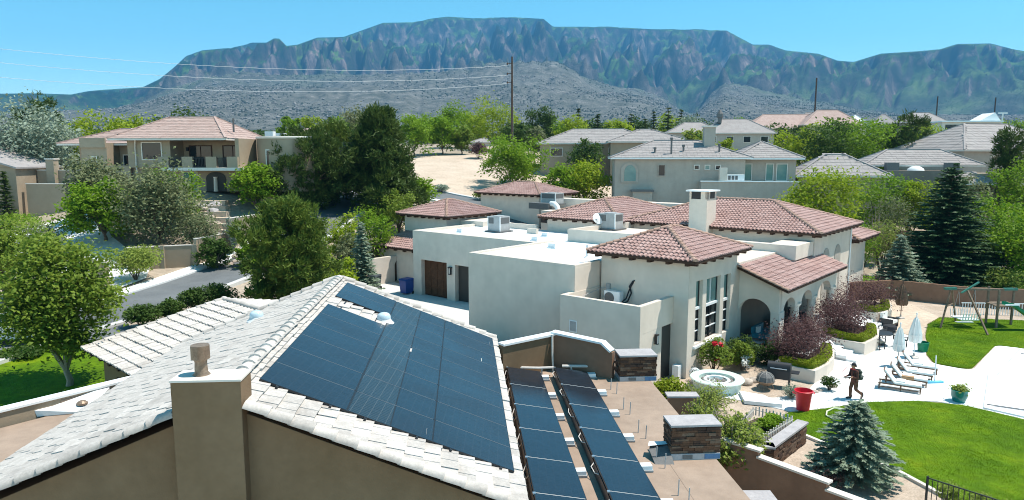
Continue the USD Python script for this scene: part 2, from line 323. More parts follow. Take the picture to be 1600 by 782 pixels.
def stamp(tv, tf, O, U, V, N):
    """copies of a template (coordinates u, v, n) at many places"""
    O = np.asarray(O, float); k, m = len(O), len(tv)
    P = O[:, None] + tv[None, :, :1] * U[:, None] + tv[None, :, 1:2] * V[:, None] + tv[None, :, 2:3] * N[:, None]
    F = (tf[None] + (np.arange(k) * m)[:, None, None]).reshape(-1, 3)
    return P.reshape(-1, 3), F

def barrel_template(w, L, h=0.07, seg=5, lift=0.045, th=0.02):
    """an S barrel tile: a half round that lifts at its lower end"""
    ang = np.linspace(0, pi, seg + 1); r = w * 0.40
    row = lambda y, z, k: [(-k * r * cos(t), y, z + h * k * sin(t)) for t in ang]
    lo, hi, lip = row(-0.02, lift, 1.0), row(L * 1.05, 0.0, 0.9), row(-0.02, lift - th, 0.84)
    v = lo + hi + lip + [(-w / 2, -0.02, lift * 0.4), (w / 2, -0.02, lift * 0.4), (-w / 2, L, 0.0), (w / 2, L, 0.0)]; f = []; n = seg + 1
    for i in range(seg):
        f += [(i, i + 1, n + i + 1), (i, n + i + 1, n + i), (2 * n + i, 2 * n + i + 1, i + 1), (2 * n + i, i + 1, i)]
    b = 3 * n; f += [(b, b + 1, b + 3), (b, b + 3, b + 2)]
    return np.array(v), np.array(f)
def slab_template(w, L, low=0.05, high=0.012):
    v = [(-w / 2, 0, 0), (w / 2, 0, 0), (w / 2, L * 1.04, 0), (-w / 2, L * 1.04, 0), (-w / 2, 0, low), (w / 2, 0, low), (w / 2, L * 1.04, high), (-w / 2, L * 1.04, high)]
    f = [(4, 5, 6), (4, 6, 7), (0, 1, 5), (0, 5, 4), (1, 2, 6), (1, 6, 5), (3, 0, 4), (3, 4, 7), (2, 3, 7), (2, 7, 6)]
    return np.array(v), np.array(f)

def face_axes(c):
    """c: world corners of a roof face, first edge = eave, counter-clockwise seen from above -> origin, along, upslope, normal, polygon"""
    c = np.asarray(c, float); u = c[1] - c[0]; u /= np.linalg.norm(u)
    n = np.cross(c[1] - c[0], c[-1] - c[0]); n /= np.linalg.norm(n)
    if n[2] < 0: n = -n
    v = np.cross(n, u)
    return c[0], u, v, n, Polygon([((p - c[0]) @ u, (p - c[0]) @ v) for p in c])
def tile_spots(c, w, L, inset=0.0, rng=None):
    o, u, v, n, poly = face_axes(c); x0, y0, x1, y1 = poly.bounds
    xs = np.arange(x0 + w / 2, x1 + w / 2, w); ys = np.arange(y0, y1 - 0.2 * L, L)
    X, Y = np.meshgrid(xs, ys); X, Y = X.ravel(), Y.ravel(); ok = contains_xy(poly.buffer(inset), X, Y + L * 0.45); X, Y = X[ok], Y[ok]
    O = o + X[:, None] * u + Y[:, None] * v
    if rng is not None: O = O + rng.normal(0, 0.006, O.shape)
    k = len(O); return O, np.tile(u, (k, 1)), np.tile(v, (k, 1)), np.tile(n, (k, 1))
def tiled(c, w=0.29, L=0.36, tpl=None, inset=0.0, rng=None):
    tv, tf = tpl if tpl is not None else barrel_template(w, L)
    return T(*stamp(tv, tf, *tile_spots(c, w, L, inset, rng)))
def cap_pieces(p, q, r=0.13, L=0.42, up=0.05):
    """ridge or hip cap tiles from low p to high q, as separate meshes"""
    p, q = np.asarray(p, float), np.asarray(q, float); d = q - p; tot = np.linalg.norm(d); d /= tot; n = max(1, int(round(tot / L))); L = tot / n
    u = np.cross(d, (0, 0, 1.0)); u /= np.linalg.norm(u); v = np.cross(u, d); out = []
    ang = np.linspace(-0.15, pi + 0.15, 7)
    for i in range(n):
        a, b = p + d * (i * L - 0.02), p + d * ((i + 1) * L + 0.03)
        row = lambda c, k, z: [c + k * r * cos(t) * u + (k * r * 0.8 * sin(t) + z) * v for t in ang]
        V = np.array(row(a, 1.0, up) + row(b, 0.86, up - 0.03) + [a + v * (up - 0.06)]); F = []
        for j in range(6): F += [(j, j + 1, 8 + j), (j, 8 + j, 7 + j), (14, j + 1, j)]
        m = T(V, F); m.fix_normals() if False else None; out.append(m)
    return out

# ------------------------------------------------------------------ the ground
CTRL = np.array([(0, 0, 0), (20, 30, 0), (10, 35, 0), (30, 45, 0), (40, 58, 0), (-12, 28, 1.5), (-20, 31, 1.5), (-17, 45, 2), (-30, 40, 2.0), (-30, 50, 2.3), (-18, 58, 2.6),
    (-12, 66, 2.9), (-5, 80, 4.3), (-10, 100, 6.3), (3, 105, 6.6), (-12, 125, 9.6), (0, 130, 10.0), (-45, 62, 3.2), (-50, 75, 3.5), (-60, 85, 4), (-31, 72, 8.0), (-28, 80, 8.2),
    (-40, 71, 7.0), (-45, 90, 8), (-20, 150, 12.5), (0, 160, 13), (15, 92, 4.2), (30, 88, 3.6), (11, 105, 5), (50, 72, 0.8), (60, 75, 1.5), (45, 92, 4.0), (70, 100, 5), (60, 120, 7), (20, 150, 10.5),
    (60, 180, 11), (100, 120, 6), (100, 180, 10), (-80, 100, 6), (-80, 150, 10), (-60, 200, 15), (0, 220, 15.5), (60, 240, 14), (120, 240, 13), (-100, 50, 2), (-100, 0, 0), (100, 40, 0), (60, 20, 0),
    (0, -40, 0), (100, -40, 0), (-100, -40, 0), (160, 240, 14), (-160, 240, 16), (160, 0, 0), (-160, 0, 0), (160, 120, 6), (-160, 120, 8), (-25, 62, 3.4), (-33, 62, 4.4), (-20, 70, 5.0), (10, 80, 2.5), (-6, 58, 0.2), (0, 66, 1.0)], float)
RBF = RBFInterpolator(CTRL[:, :2], CTRL[:, 2], kernel='thin_plate_spline', smoothing=2.0)
PAD = Polygon([(-12, 34), (-12, 22), (-9, 8), (12, 8), (24, 14), (45, 20), (52, 40), (50, 58), (42, 66), (30, 66), (22, 70), (4, 72), (-4, 66), (-13, 63), (-12, 52)])
def terr(x, y):
    x, y = np.atleast_1d(np.asarray(x, float)), np.atleast_1d(np.asarray(y, float))
    z = RBF(np.column_stack([x.ravel(), y.ravel()])).reshape(x.shape)
    r = np.hypot(x, y); far = np.clip((r - 200) / 80, 0, 1); z = z * (1 - far) + (14 + (r - 240) * 0.036) * far
    import shapely
    d = shapely.distance(shapely.points(x.ravel(), y.ravel()), PAD).reshape(x.shape)
    k = np.clip(d / 5, 0, 1); k = k * k * (3 - 2 * k)
    z = z * k
    z = z + k * 0.25 * (meshkit.fbm(np.stack([x / 7, y / 7, 0 * x], -1), 3, 5) - 0.5)
    return z
def tz(x, y): return float(terr(x, y)[0])

gx, gy = np.meshgrid(np.arange(-170, 181, 2.0), np.arange(-60, 301, 2.0))
gz = terr(gx, gy) - 0.02
ny_, nx_ = gx.shape
gi = np.arange(nx_ * ny_).reshape(ny_, nx_)
gq = np.stack([gi[:-1, :-1], gi[:-1, 1:], gi[1:, 1:], gi[1:, :-1]], -1).reshape(-1, 4)
single('ground', quads(np.column_stack([gx.ravel(), gy.ravel(), gz.ravel()]), gq), 'terrain_soil', kind='structure', smooth=True)

def ribbon(pts, w, lift, n=60, side=0.0, skirt=0.0):
    """a strip laid on the terrain along a curve"""
    pts = np.asarray(pts, float); t = np.linspace(0, 1, len(pts)); tt = np.linspace(0, 1, n)
    from scipy.interpolate import CubicSpline
    c = CubicSpline(t, pts)(tt); d = np.gradient(c, axis=0); d /= np.linalg.norm(d, axis=1, keepdims=True); nn = np.column_stack([d[:, 1], -d[:, 0]])
    cols = np.linspace(-w / 2, w / 2, 5) + side
    zc = terr(c[:, 0], c[:, 1])
    V = np.stack([np.column_stack([c + nn * k, np.maximum(zc, terr(*(c + nn * k).T)) + lift]) for k in cols], 1)
    m = V.shape[1]; idx = np.arange(n * m).reshape(n, m)
    q = np.stack([idx[:-1, :-1], idx[:-1, 1:], idx[1:, 1:], idx[1:, :-1]], -1).reshape(-1, 4)
    V = V.reshape(-1, 3); Q = [q]
    if skirt:
        for col in (0, m - 1):
            e = idx[:, col]; base = len(V); V = np.vstack([V, V[e] - [0, 0, skirt]]); k = np.arange(n) + base
            Q.append(np.stack([e[:-1], e[1:], k[1:], k[:-1]], -1))
    return quads(V, np.vstack(Q))
ROAD = [(-31, 20), (-27.6, 33), (-24.9, 42), (-23.2, 51.4), (-21.2, 61), (-19.2, 70), (-17, 85), (-15, 103)]
single('road', ribbon(ROAD, 4.9, 0.06, 80), 'asphalt', kind='structure', smooth=True)
CROSS = [(-60, 128), (-36, 116), (-15, 101), (-3.5, 89.5), (8, 78)]
single('cross_road', ribbon(CROSS, 6.5, 0.09, 60), 'asphalt', kind='structure', smooth=True)
single('pavement', ribbon(ROAD, 1.3, 0.17, 80, side=-3.15, skirt=0.4), 'patio_concrete', kind='structure', smooth=30)
single('kerb', ribbon(ROAD, 0.45, 0.16, 80, side=2.68, skirt=0.4), 'concrete', kind='structure', smooth=30)
single('far_kerb', ribbon(CROSS, 0.6, 0.24, 60, side=-3.6, skirt=0.4), 'concrete', kind='structure', smooth=30)
single('far_pavement', ribbon(CROSS, 1.2, 0.24, 60, side=3.9, skirt=0.4), 'patio_concrete', kind='structure', smooth=30)

def sheet(name, xy, z, material, kind='structure', step=2.0, follow=False, label=None, cat=None):
    p = Polygon(xy).buffer(0.6, join_style=1).buffer(-1.2, join_style=1).buffer(0.6, join_style=1) if len(xy) > 5 else Polygon(xy)
    if follow:
        p = p.segmentize(step) ; x0, y0, x1, y1 = p.bounds
        X, Y = np.meshgrid(np.arange(x0, x1, step), np.arange(y0, y1, step)); X, Y = X.ravel(), Y.ravel(); ok = contains_xy(p.buffer(-0.4), X, Y)
        from scipy.spatial import Delaunay
        P = np.vstack([np.array(p.exterior.coords)[:-1], np.column_stack([X[ok], Y[ok]])]); tri = Delaunay(P).simplices
        tri = tri[contains_xy(p, *P[tri].mean(1).T)]
        return single(name, T(np.column_stack([P, terr(*P.T) + z]), tri), material, label, cat, kind, smooth=True)
    return single(name, prism(p, -0.3, z), material, label, cat, kind)

# tan house driveway and sandy lot
sheet('driveway', [(-56, 80), (-62, 66), (-47, 56), (-33, 52), (-28.6, 46), (-27.8, 52), (-29.5, 56), (-36, 62), (-44, 72), (-50, 82)], 0.1, 'patio_concrete', follow=True)
sheet('sandy_lot', [(-15, 107), (-4, 95), (6, 88), (20, 110), (24, 140), (0, 146), (-26, 140), (-26, 118)], 0.08, 'sand_soil', follow=True, step=2.5)
sheet('front_lawn', [(-40, 33), (-24, 39.5), (-13, 36), (-11, 28), (-12, 20), (-30, 16), (-45, 22)], 0.05, 'lawn', kind='stuff', follow=True, label='mown grass of the front garden left of the near house', cat='grass')
sheet('front_path', [(-40, 36.5), (-24.4, 41.5), (-20.5, 37.5), (-21, 35.6), (-26, 36.6), (-40, 32.5)], 0.1, 'asphalt', follow=True)
# white house forecourt
sheet('forecourt', [tuple(W.w(a, b)[:2]) for a, b in [(-36, 9), (-36, -8), (-14, -10), (-13.4, 7.5), (-28.3, 7.5)]], 0.04, 'concrete')
# back garden
sheet('garden_gravel', [(7.5, 22), (15, 18.5), (20, 21), (30, 30), (37, 44), (37, 55), (31, 60), (24, 50), (15, 38), (8.5, 35)], 0.02, 'gravel')
sheet('patio', [(9.0, 33.2), (11.2, 32.0), (13.4, 30.2), (15.6, 31.2), (18.0, 32.0), (20.4, 32.0), (22.4, 30.0), (26.5, 24.5), (38, 32), (31.3, 40.8), (30.2, 42.1), (25.2, 36.8), (23.8, 38.1), (24.4, 39.8), (25.6, 41.6), (26.0, 44.3),
    (25.2, 46.2), (23.6, 46.5), (19.6, 42.2), (16.8, 37.0), (15.8, 34.9), (14.6, 33.2), (12.6, 32.4), (10.6, 33.9)], 0.05, 'patio_concrete')
sheet('stone_walk', [(24.0, 46.3), (26.2, 44.6), (26.8, 44.2), (29.2, 47.6), (31.2, 49.6), (31.8, 55.0), (29, 55.4), (26.4, 51.0)], 0.045, 'sand_soil')
sheet('lawn', [(12.3, 30.2), (12.7, 30.5), (14.6, 31.0), (16.9, 31.8), (19.4, 32.0), (21.3, 31.4), (23, 29.4), (26, 24.5), (26, 17), (16, 15), (15.0, 19), (14.9, 22.6), (14.3, 24.7), (12.9, 26.7), (12.05, 28.2)], 0.07, 'lawn', 'stuff',
      label='bright green lawn curving below the patio behind the blue spruce', cat='grass')
sheet('lawn', [(24.6, 40.0), (23.95, 38.2), (25.2, 36.95), (30.15, 42.1), (31.2, 41.1), (36, 45), (37, 48.4), (31.2, 49.5), (29.0, 47.3), (26.9, 44.0), (25.7, 41.6)], 0.07, 'lawn', 'stuff',
      label='bright green lawn with the swing set standing on it', cat='grass')
_cb = np.array([(12.05, 28.2), (12.9, 26.65), (14.25, 24.7), (14.85, 22.6), (14.95, 19)])
single('lawn_edging', [bar((*_cb[i], 0.05), (*(_cb[i + 1] + 0.04 * (_cb[i + 1] - _cb[i])), 0.05), 0.16, 0.16) for i in range(4)], 'pale_cap', kind='structure')

def blades(name, label, poly, n, h0, h1, seed):
    r = np.random.default_rng(seed); x0, y0, x1, y1 = poly.bounds; X = r.uniform((x0, y0), (x1, y1), (n * 2, 2)); X = X[contains_xy(poly.buffer(.05), *X.T)][:n]; k = len(X)
    h = r.uniform(h0, h1, k) * (.5 + meshkit.fbm(np.column_stack([X / 1.3, 0 * X[:, 0]]), 3, seed)); t_ = r.uniform(0, 2 * pi, k); w_ = r.uniform(.008, .018, k); u = np.column_stack([np.cos(t_), np.sin(t_), 0 * t_]) * w_[:, None]
    B = np.column_stack([X, np.full(k, .065)]); tip = B + np.column_stack([r.normal(0, .35, (k, 2)) * h[:, None], h]); V = np.stack([B - u, B + u, tip], 1).reshape(-1, 3)
    single(name, T(V, np.arange(3 * k).reshape(-1, 3)), 'grass_blade', label, 'grass', 'stuff')
leafmat('grass_blade', (0.09, 0.19, 0.001), (0.30, 0.40, 0.004), 0.4, 0.5)
blades('lawn_grass', 'short grass blades of the curved lawn below the patio', Polygon([(12.3, 30.2), (12.7, 30.5), (14.6, 31.0), (16.9, 31.8), (19.4, 32.0), (21.3, 31.4), (23, 29.4), (26, 24.5), (26, 17), (16, 15), (15.0, 19), (14.9, 22.6), (14.3, 24.7), (12.9, 26.7), (12.05, 28.2)]).buffer(-.3).buffer(.34), 90000, .015, .045, 91)
blades('lawn_grass', 'short grass blades of the far lawn around the swing set', Polygon([(24.6, 40.0), (23.95, 38.2), (25.2, 36.95), (30.15, 42.1), (31.2, 41.1), (36, 45), (37, 48.4), (31.2, 49.5), (29.0, 47.3), (26.9, 44.0), (25.7, 41.6)]), 40000, .02, .055, 92)

# ------------------------------------------------------------------ the near house
rng = np.random.default_rng(3)
TP = tan(radians(22.55)); RA, RZ = -4.2, 7.58
b0, b1 = 11.8, 23.55
near = Thing('near_house', 'tan stucco house in the foreground with pale concrete tile roof carrying solar panels', 'house', E.w(-4.2, 17, 0))
def rz_(a): return RZ - TP * abs(a - RA)
aL, aR = -9.45, 1.12
gab = [(aL + .12, -0.5), (aR - .1, -0.5), (aR - .1, rz_(aR) - .16), (RA, RZ - .2), (aL + .12, rz_(aL) - .16)]
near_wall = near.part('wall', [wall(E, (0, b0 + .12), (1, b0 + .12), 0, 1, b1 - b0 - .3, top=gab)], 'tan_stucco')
near.part('roof_deck', [E.mesh(T([(aL, b0 + .05, rz_(aL) - .02), (RA, b0 + .05, RZ - .02), (aR, b0 + .05, rz_(aR) - .02), (aL, b1 - .05, rz_(aL) - .02), (RA, b1 - .05, RZ - .02), (aR, b1 - .05, rz_(aR) - .02)],
                              [(0, 1, 4), (0, 4, 3), (1, 2, 5), (1, 5, 4)]))], 'mortar')
near_roof = near.path + '/roof_deck'
tplS = slab_template(0.312, 0.345, 0.068, 0.008)
faceL = [E.w(aL, b1, rz_(aL)), E.w(aL, b0, rz_(aL)), E.w(RA, b0, RZ), E.w(RA, b1, RZ)]
faceR = [E.w(aR, b0, rz_(aR)), E.w(aR, b1, rz_(aR)), E.w(RA, b1, RZ), E.w(RA, b0, RZ)]
SO = [tile_spots(f, 0.33, 0.345, 0.0, rng) for f in (faceL, faceR)]
O, U, V_, N_ = [np.vstack(x) for x in zip(*SO)]
V_ = V_ + rng.normal(0, 0.004, V_.shape)
dist = np.linalg.norm(O - [0, 0, CAM_Z], axis=1)
ea = (O - E.o) @ E.a; eb = (O - E.o) @ E.b
under = (ea > -3.5) & (ea < 0.7) & (eb > 13.4) & (eb < 22.4) & ~((ea < -2.1) & (eb > 19.2) & (eb < 21.2))   # hidden by the panels
order = np.argsort(dist + 1000 * under)
for k in order[:240]:
    near.part('roof_tile', T(*stamp(*tplS, O[k:k+1], U[k:k+1], V_[k:k+1], N_[k:k+1])), 'concrete_tile_%s' % 'abcd'[rng.integers(4)], near_roof)
rest = order[240:]
near.part('far_roof_tiles', T(*stamp(*tplS, O[rest], U[rest], V_[rest], N_[rest])), 'concrete_tile_b', near_roof, kind='stuff')
caps = [('ridge_tile', E.w(RA, b0 + .1, RZ + .0), E.w(RA, b1, RZ + .0)), ('rake_tile', E.w(aL + .05, b0 - .02, rz_(aL) - .0), E.w(-4.97, b0 - .02, rz_(-4.97))), ('rake_tile', E.w(aR - .05, b0 - .02, rz_(aR) - .0), E.w(-3.76, b0 - .02, rz_(-3.76))),
        ('rake_tile', E.w(aL + .05, b1, rz_(aL)), E.w(RA - .1, b1, RZ - .02)), ('rake_tile', E.w(aR - .05, b1, rz_(aR)), E.w(RA + .1, b1, RZ - .02))]
for nm, p, q in caps:
    for m in cap_pieces(p, q, 0.14, 0.40, 0.035): near.part(nm, m, 'concrete_tile_%s' % 'abcd'[rng.integers(4)], near_roof, smooth=40)
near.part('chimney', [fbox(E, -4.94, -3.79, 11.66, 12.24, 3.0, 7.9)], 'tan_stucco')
near.part('chimney_cap_plaster', [fbox(E, -4.955, -3.775, 11.645, 12.255, 7.88, 7.915)], 'pale_cap', near.path + '/chimney')
cc = E.w(-4.54, 11.98, 7.9)
near.part('flue', [lathe([(.0, 0), (.16, 0), (.11, .06), (.10, .24), (.115, .3), (.155, .3), (.155, .52), (.15, .54), (.0, .54)], 24, cc)], 'rust_metal', near.path + '/chimney', smooth=40)
near.part('gutter_fascia', [fbox(E, aR - .06, aR + .02, b0, b1, rz_(aR) - .2, rz_(aR) - .03)], 'pale_cap')

# skylight domes (sun tunnels)
def sun_tunnel(a, b, lab, side):
    z = rz_(a); o = E.w(a, b, z)
    t = Thing('sun_tunnel', lab, 'skylight', o)
    t.part('flashing', [lathe([(.30, -.02), (.22, .06), (.20, .13), (.0, .13)], 20, o)], 'white_metal', smooth=40)
    t.part('lens', [lathe([(.205, .12), (.205, .16), (.19, .22), (.15, .27), (.08, .30), (.0, .31)], 20, o)], 'dome_plastic', smooth=True)
sun_tunnel(-2.35, 20.2, 'round domed skylight in the gap between the solar panels', 1)
sun_tunnel(-6.3, 21.2, 'round domed skylight on the left roof slope without panels', 0)

# roof-mounted array: 9 rows x 3 columns; column 0 skips one row
CS, SS = cos(radians(22.55)), sin(radians(22.55))
arr = Thing('solar_array', 'large dark blue solar array covering the right slope of the tiled roof', 'solar panels', E.w(-3.85, 12.91, 7.5))
pc, pr_ = 1.74, 1.127
def pv_at(i, j, w_, l_, up=0.0):
    """corner of row i, column offset j metres down the slope"""
    return E.w(-3.85 + j * CS, 12.91 + i * pr_, 7.52 - j * SS + up)
sl = E.a * CS - np.array([0, 0, SS]); nl = E.a * SS + np.array([0, 0, CS])
def slab(o, u, v, n, lu, lv, th):
    """slab under the plane at o spanned by u, v"""
    P = np.array([o, o + u * lu, o + u * lu + v * lv, o + v * lv]); Q = P - n * th
    m = T(np.vstack([P, Q]), [(0, 1, 2), (0, 2, 3), (4, 6, 5), (4, 7, 6), (0, 4, 5), (0, 5, 1), (1, 5, 6), (1, 6, 2), (2, 6, 7), (2, 7, 3), (3, 7, 4), (3, 4, 0)]); m.fix_normals(); return m
GL = {}
def panel_part(t, o, u, v, n, lu, lv, glass, lab=None):
    p = t.part('solar_panel', slab(o, u, v, n, lu, lv, 0.035), 'frame_black', label=lab)
    t.part('glass', slab(o + u * .012 + v * .012 + n * .003, u, v, n, lu - .024, lv - .024, .006), glass, p)
    return p
for i in range(9):
    for c in range(3):
        if c == 0 and i == 6: continue
        o = pv_at(i, c * pc, 0, 0)
        if c == 1:
            p = arr.part('solar_panel', slab(o + sl * .01, sl, E.b, nl, pc - .02, pr_ - .02, .035), 'frame_black')
            for h in (0, 1): arr.part('glass', slab(o + sl * (.022 + h * (pc / 2 - .002)) + E.b * .012 + nl * .003, sl, E.b, nl, pc / 2 - .032, pr_ - .044, .006), 'solar_glass_cells' if h == 0 else 'solar_glass', p)
        else:
            panel_part(arr, o + sl * .01, sl, E.b, nl, pc - .02, pr_ - .02, 'solar_glass')
for c in range(3):
    for i in range(1, 9):
        if c == 0 and i in (6, 7): continue
        o = pv_at(i, c * pc, 0, 0) - E.b * .021
        arr.part('panel_edge', slab(o + sl * .03 + nl * .004, sl, E.b, nl, pc - .06, .022, .02), 'panel_edge')
for c in (1, 2): arr.part('mid_clamp_strip', slab(pv_at(0, c * pc, 0, 0) - sl * .016 - nl * .004, sl, E.b, nl, .032, (9 if c == 2 else 9) * pr_ - .05, .02), 'frame_black')
for k in (0.35, 1.4, 2.1, 3.15, 3.85, 4.9):
    o = pv_at(0, k, 0, 0) - E.b * .06 - nl * .04
    arr.part('rail', slab(o, sl, E.b, nl, .04, 9 * pr_ + .1, .045), 'black_metal')
    arr.part('end_clamp', [bar(o + sl * .02 + nl * .05, o + sl * .02 - nl * .1, .05), bar(o - nl * .07 - E.b * .05 + sl * .02, o - nl * .07 + E.b * .1 + sl * .02, .07, .03)], 'black_metal')

# flat roof to the right with the tilted arrays
DZ = 4.33
edgeA = 6.12
fl = Thing('flat_roof_wing', 'flat tan membrane roof wing right of the tiled roof, with parapet', 'house wing', E.w(3.6, 16, 0))
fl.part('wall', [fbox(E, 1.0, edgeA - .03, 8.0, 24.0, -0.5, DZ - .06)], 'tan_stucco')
fl.part('roof_membrane', [fbox(E, .9, edgeA, 8.0, 24.2, DZ - .06, DZ)], 'tan_membrane')
fl.part('membrane_seam', [fbox(E, 3.9, 3.98, 8.2, 21.6, DZ, DZ + .006)], 'tan_membrane')
fl.part('membrane_seam', [fbox(E, 4.9, 4.97, 8.2, 15.6, DZ, DZ + .006)], 'tan_membrane')
# angled parapet: left piece, corner, right piece with a stepped end
pc0, pc1, pc2 = (1.15, 22.3), (3.1, 23.5), (5.0, 22.15)
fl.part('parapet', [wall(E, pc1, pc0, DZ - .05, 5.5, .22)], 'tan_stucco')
_L = hypot(pc2[0] - pc1[0], pc2[1] - pc1[1])
fl.part('parapet', [wall(E, pc2, pc1, 0, 0, .22, top=[(0, DZ - .05), (_L, DZ - .05), (_L, 5.58), (.35, 5.48), (.12, 5.24), (0, 5.24)])], 'brown_stucco')
def coping(p, q, z0, z1, w=.34, off=-.11):
    p, q = np.array(p, float), np.array(q, float); d = (q - p) / np.linalg.norm(q - p); n = np.array([-d[1], d[0]])
    return bar(E.w(*(p - n * off), z0), E.w(*(q - n * off), z1), w, .07)
fl.part('coping', [coping(pc0, pc1, 5.53, 5.56, off=.11), coping((pc1[0] + .04, pc1[1] - .02), (pc2[0] - .28, pc2[1] + .2), 5.62, 5.51, off=.11), coping((pc2[0] - .3, pc2[1] + .2), (pc2[0] - .05, pc2[1] + .02), 5.5, 5.27, off=.11)], 'white_trim')
fl.part('downspout', [tube([E.w(3.02, 23.1, 5.6), E.w(3.02, 23.0, 4.9), E.w(3.05, 22.95, DZ)], .035)], 'pale_cap')
# stone-clad chimneys on the flat roof
def stone_box(name, lab, a0, a1, bb0, bb1, z0, z1, seed):
    r = np.random.default_rng(seed); t = Thing(name, lab, 'chimney', E.w((a0 + a1) / 2, (bb0 + bb1) / 2, z0))
    t.part('core', [fbox(E, a0 + .03, a1 - .03, bb0 + .03, bb1 - .03, z0, z1 - .05)], 'ledge_stone_b')
    t.part('cap', [fbox(E, a0 - .03, a1 + .03, bb0 - .03, bb1 + .03, z1 - .05, z1)], 'flag_stone')
    zs = z0 + .16
    while zs < z1 - .07:
        h = r.uniform(.05, .085); h = min(h, z1 - .052 - zs)
        for side in ('f', 'l', 'r'):
            s0, s1 = (a0, a1) if side == 'f' else (bb0, bb1); s_ = s0 - r.uniform(0, .2)
            while s_ < s1:
                L = r.uniform(.14, .42); x0, x1 = max(s0, s_), min(s1, s_ + L); s_ += L + .006
                if x1 - x0 < .04: continue
                pr = r.uniform(.0, .035); mt = 'ledge_stone_' + 'aabbc'[r.integers(5)]
                m = fbox(E, x0, x1, bb0 - pr, bb0 + .05, zs, zs + h - .006) if side == 'f' else (fbox(E, a0 - pr, a0 + .05, x0, x1, zs, zs + h - .006) if side == 'l' else fbox(E, a1 - .05, a1 + pr, x0, x1, zs, zs + h - .006))
                t.part('stone', m, mt)
        zs += h
    t.part('flashing', [fbox(E, a0 - .01, a1 + .01, bb0 - .03, bb1 + .01, z0, z0 + .155)], 'flag_stone')
    t.part('vent_slot', [fbox(E, a0 + .28, a0 + .52, bb0 - .045, bb0 + .02, z0 + .03, z0 + .13)], 'dark_louvre')
    t.part('tarp_patch', [fbox(E, a1 - .38, a1 + .005, bb0 - .04, bb0 + .02, z0 + .02, z0 + .14)], 'blue_tarp')
    return t
stone_box('stone_chimney', 'stacked ledge stone chimney with flat pale cap, nearest one on the flat roof edge', 5.0, 6.2, 15.77, 16.4, DZ, 5.21, 1)
stone_box('stone_chimney', 'stacked ledge stone chimney joined to the angled parapet at the far roof corner', 5.1, 6.3, 21.75, 22.5, DZ, 5.2, 2)
_g = Thing('roof_vent_hood', 'small dark tilted metal hood at the foot of the nearest stone chimney', 'roof vent', E.w(4.75, 15.9, DZ))
_g.part('hood', [E.mesh(T([(4.55, 15.55, DZ), (5.0, 15.5, DZ), (5.05, 16.1, DZ), (4.6, 16.2, DZ), (4.5, 15.95, DZ + .2), (4.98, 16.0, DZ + .28), (5.05, 16.12, DZ + .28), (4.6, 16.22, DZ + .26)],
    [(0, 1, 5), (0, 5, 4), (4, 5, 6), (4, 6, 7), (1, 2, 6), (1, 6, 5), (3, 0, 4), (3, 4, 7), (2, 3, 7), (2, 7, 6)]))], 'dark_louvre')
_g.part('lid', [E.mesh(T([(4.48, 15.98, DZ + .285), (4.98, 16.02, DZ + .30), (5.06, 16.2, DZ + .30), (4.58, 16.26, DZ + .28)], [(0, 1, 2), (0, 2, 3)]))], 'white_trim')

def tilted_array(a, b, z, ncol, lab, seed):
    r = np.random.default_rng(seed); th = radians(9.6); u = E.a * cos(th) - np.array([0, 0, sin(th)]); n = E.a * sin(th) + np.array([0, 0, cos(th)])
    t = Thing('tilted_solar_array', lab, 'solar panels', E.w(a, b - 6, DZ)); w_ = 1.127
    for i in range(ncol):
        o = E.w(a, b - (i + 1) * 1.74, z)
        panel_part(t, o + E.b * .01, u, E.b, n, w_ - .01, 1.72, 'solar_glass_tilted')
        if i: t.part('panel_edge', slab(E.w(a, b - i * 1.74 - .012, z) + u * .03 + n * .004, u, E.b, n, w_ - .07, .024, .02), 'grey_metal')
        for k in (0, 1) if i == ncol - 1 else (0,):
            bb = b - (i + k) * 1.74
            hi, lo = E.w(a + .04, bb, z - .05), E.w(a + w_ * cos(th) - .05, bb, z - w_ * sin(th) - .05)
            t.part('support_frame', [bar(E.w(a + .04, bb, DZ + .02), hi, .05), bar(hi, lo, .045), bar(E.w(a - .05, bb, DZ + .035), E.w(a + w_ + .15, bb, DZ + .035), .06, .05)], 'black_metal')
            t.part('ballast_block', [fbox(E, a + w_ - .06, a + w_ + .24, bb - .22, bb - .02, DZ + .055, DZ + .15)], 'white_metal', label='pale ballast block')
            t.part('ballast_tray', [fbox(E, a + w_ - .08, a + w_ + .26, bb - .25, bb + .01, DZ + .01, DZ + .055)], 'grey_metal')
            t.part('cable', [tube([E.w(a - .03 + r.normal(0, .02), bb - .2, z - .07), E.w(a - .11, bb - .35, DZ + .25), E.w(a - .06, bb - .55, DZ + .18), E.w(a - .02, bb - .8, z - .08)], .012, 5)], 'conduit_pvc')
        bb = b - i * 1.74 - .87
        t.part('clip', [fbox(E, a - .03, a + .03, b - i * 1.74 - .06, b - i * 1.74 + .02, z - .02, z + .012)], 'aluminium')
    t.part('wiring_tray', [fbox(E, a - .02, a + .03, b - ncol * 1.74, b, DZ + .01, z - .06)], 'frame_black')
    return t
tilted_array(1.41, 22.17, 4.78, 7, 'tilted row of dark solar panels beside the tiled roof edge, left one of two', 5)
tilted_array(3.0, 22.33, 4.68, 7, 'tilted row of dark panels with pale ballast blocks beside it, right one of two', 6)
t = Thing('conduit', 'pale horizontal electrical conduit running across the far end of the tilted solar panels', 'pipe', E.w(3, 22.6, DZ))
t.part('pipe', [tube([E.w(1.2, 22.55, DZ + .32), E.w(2.5, 22.5, DZ + .28), E.w(3.0, 22.52, DZ + .28)], .04), tube([E.w(3.3, 22.6, DZ + .3), E.w(4.9, 22.45, DZ + .3)], .045)], 'conduit_pvc', smooth=40)
for k in (1.6, 2.6, 3.6, 4.6): t.part('strut', [bar(E.w(k, 22.5, DZ), E.w(k, 22.5, DZ + .27), .05)], 'galvanised')
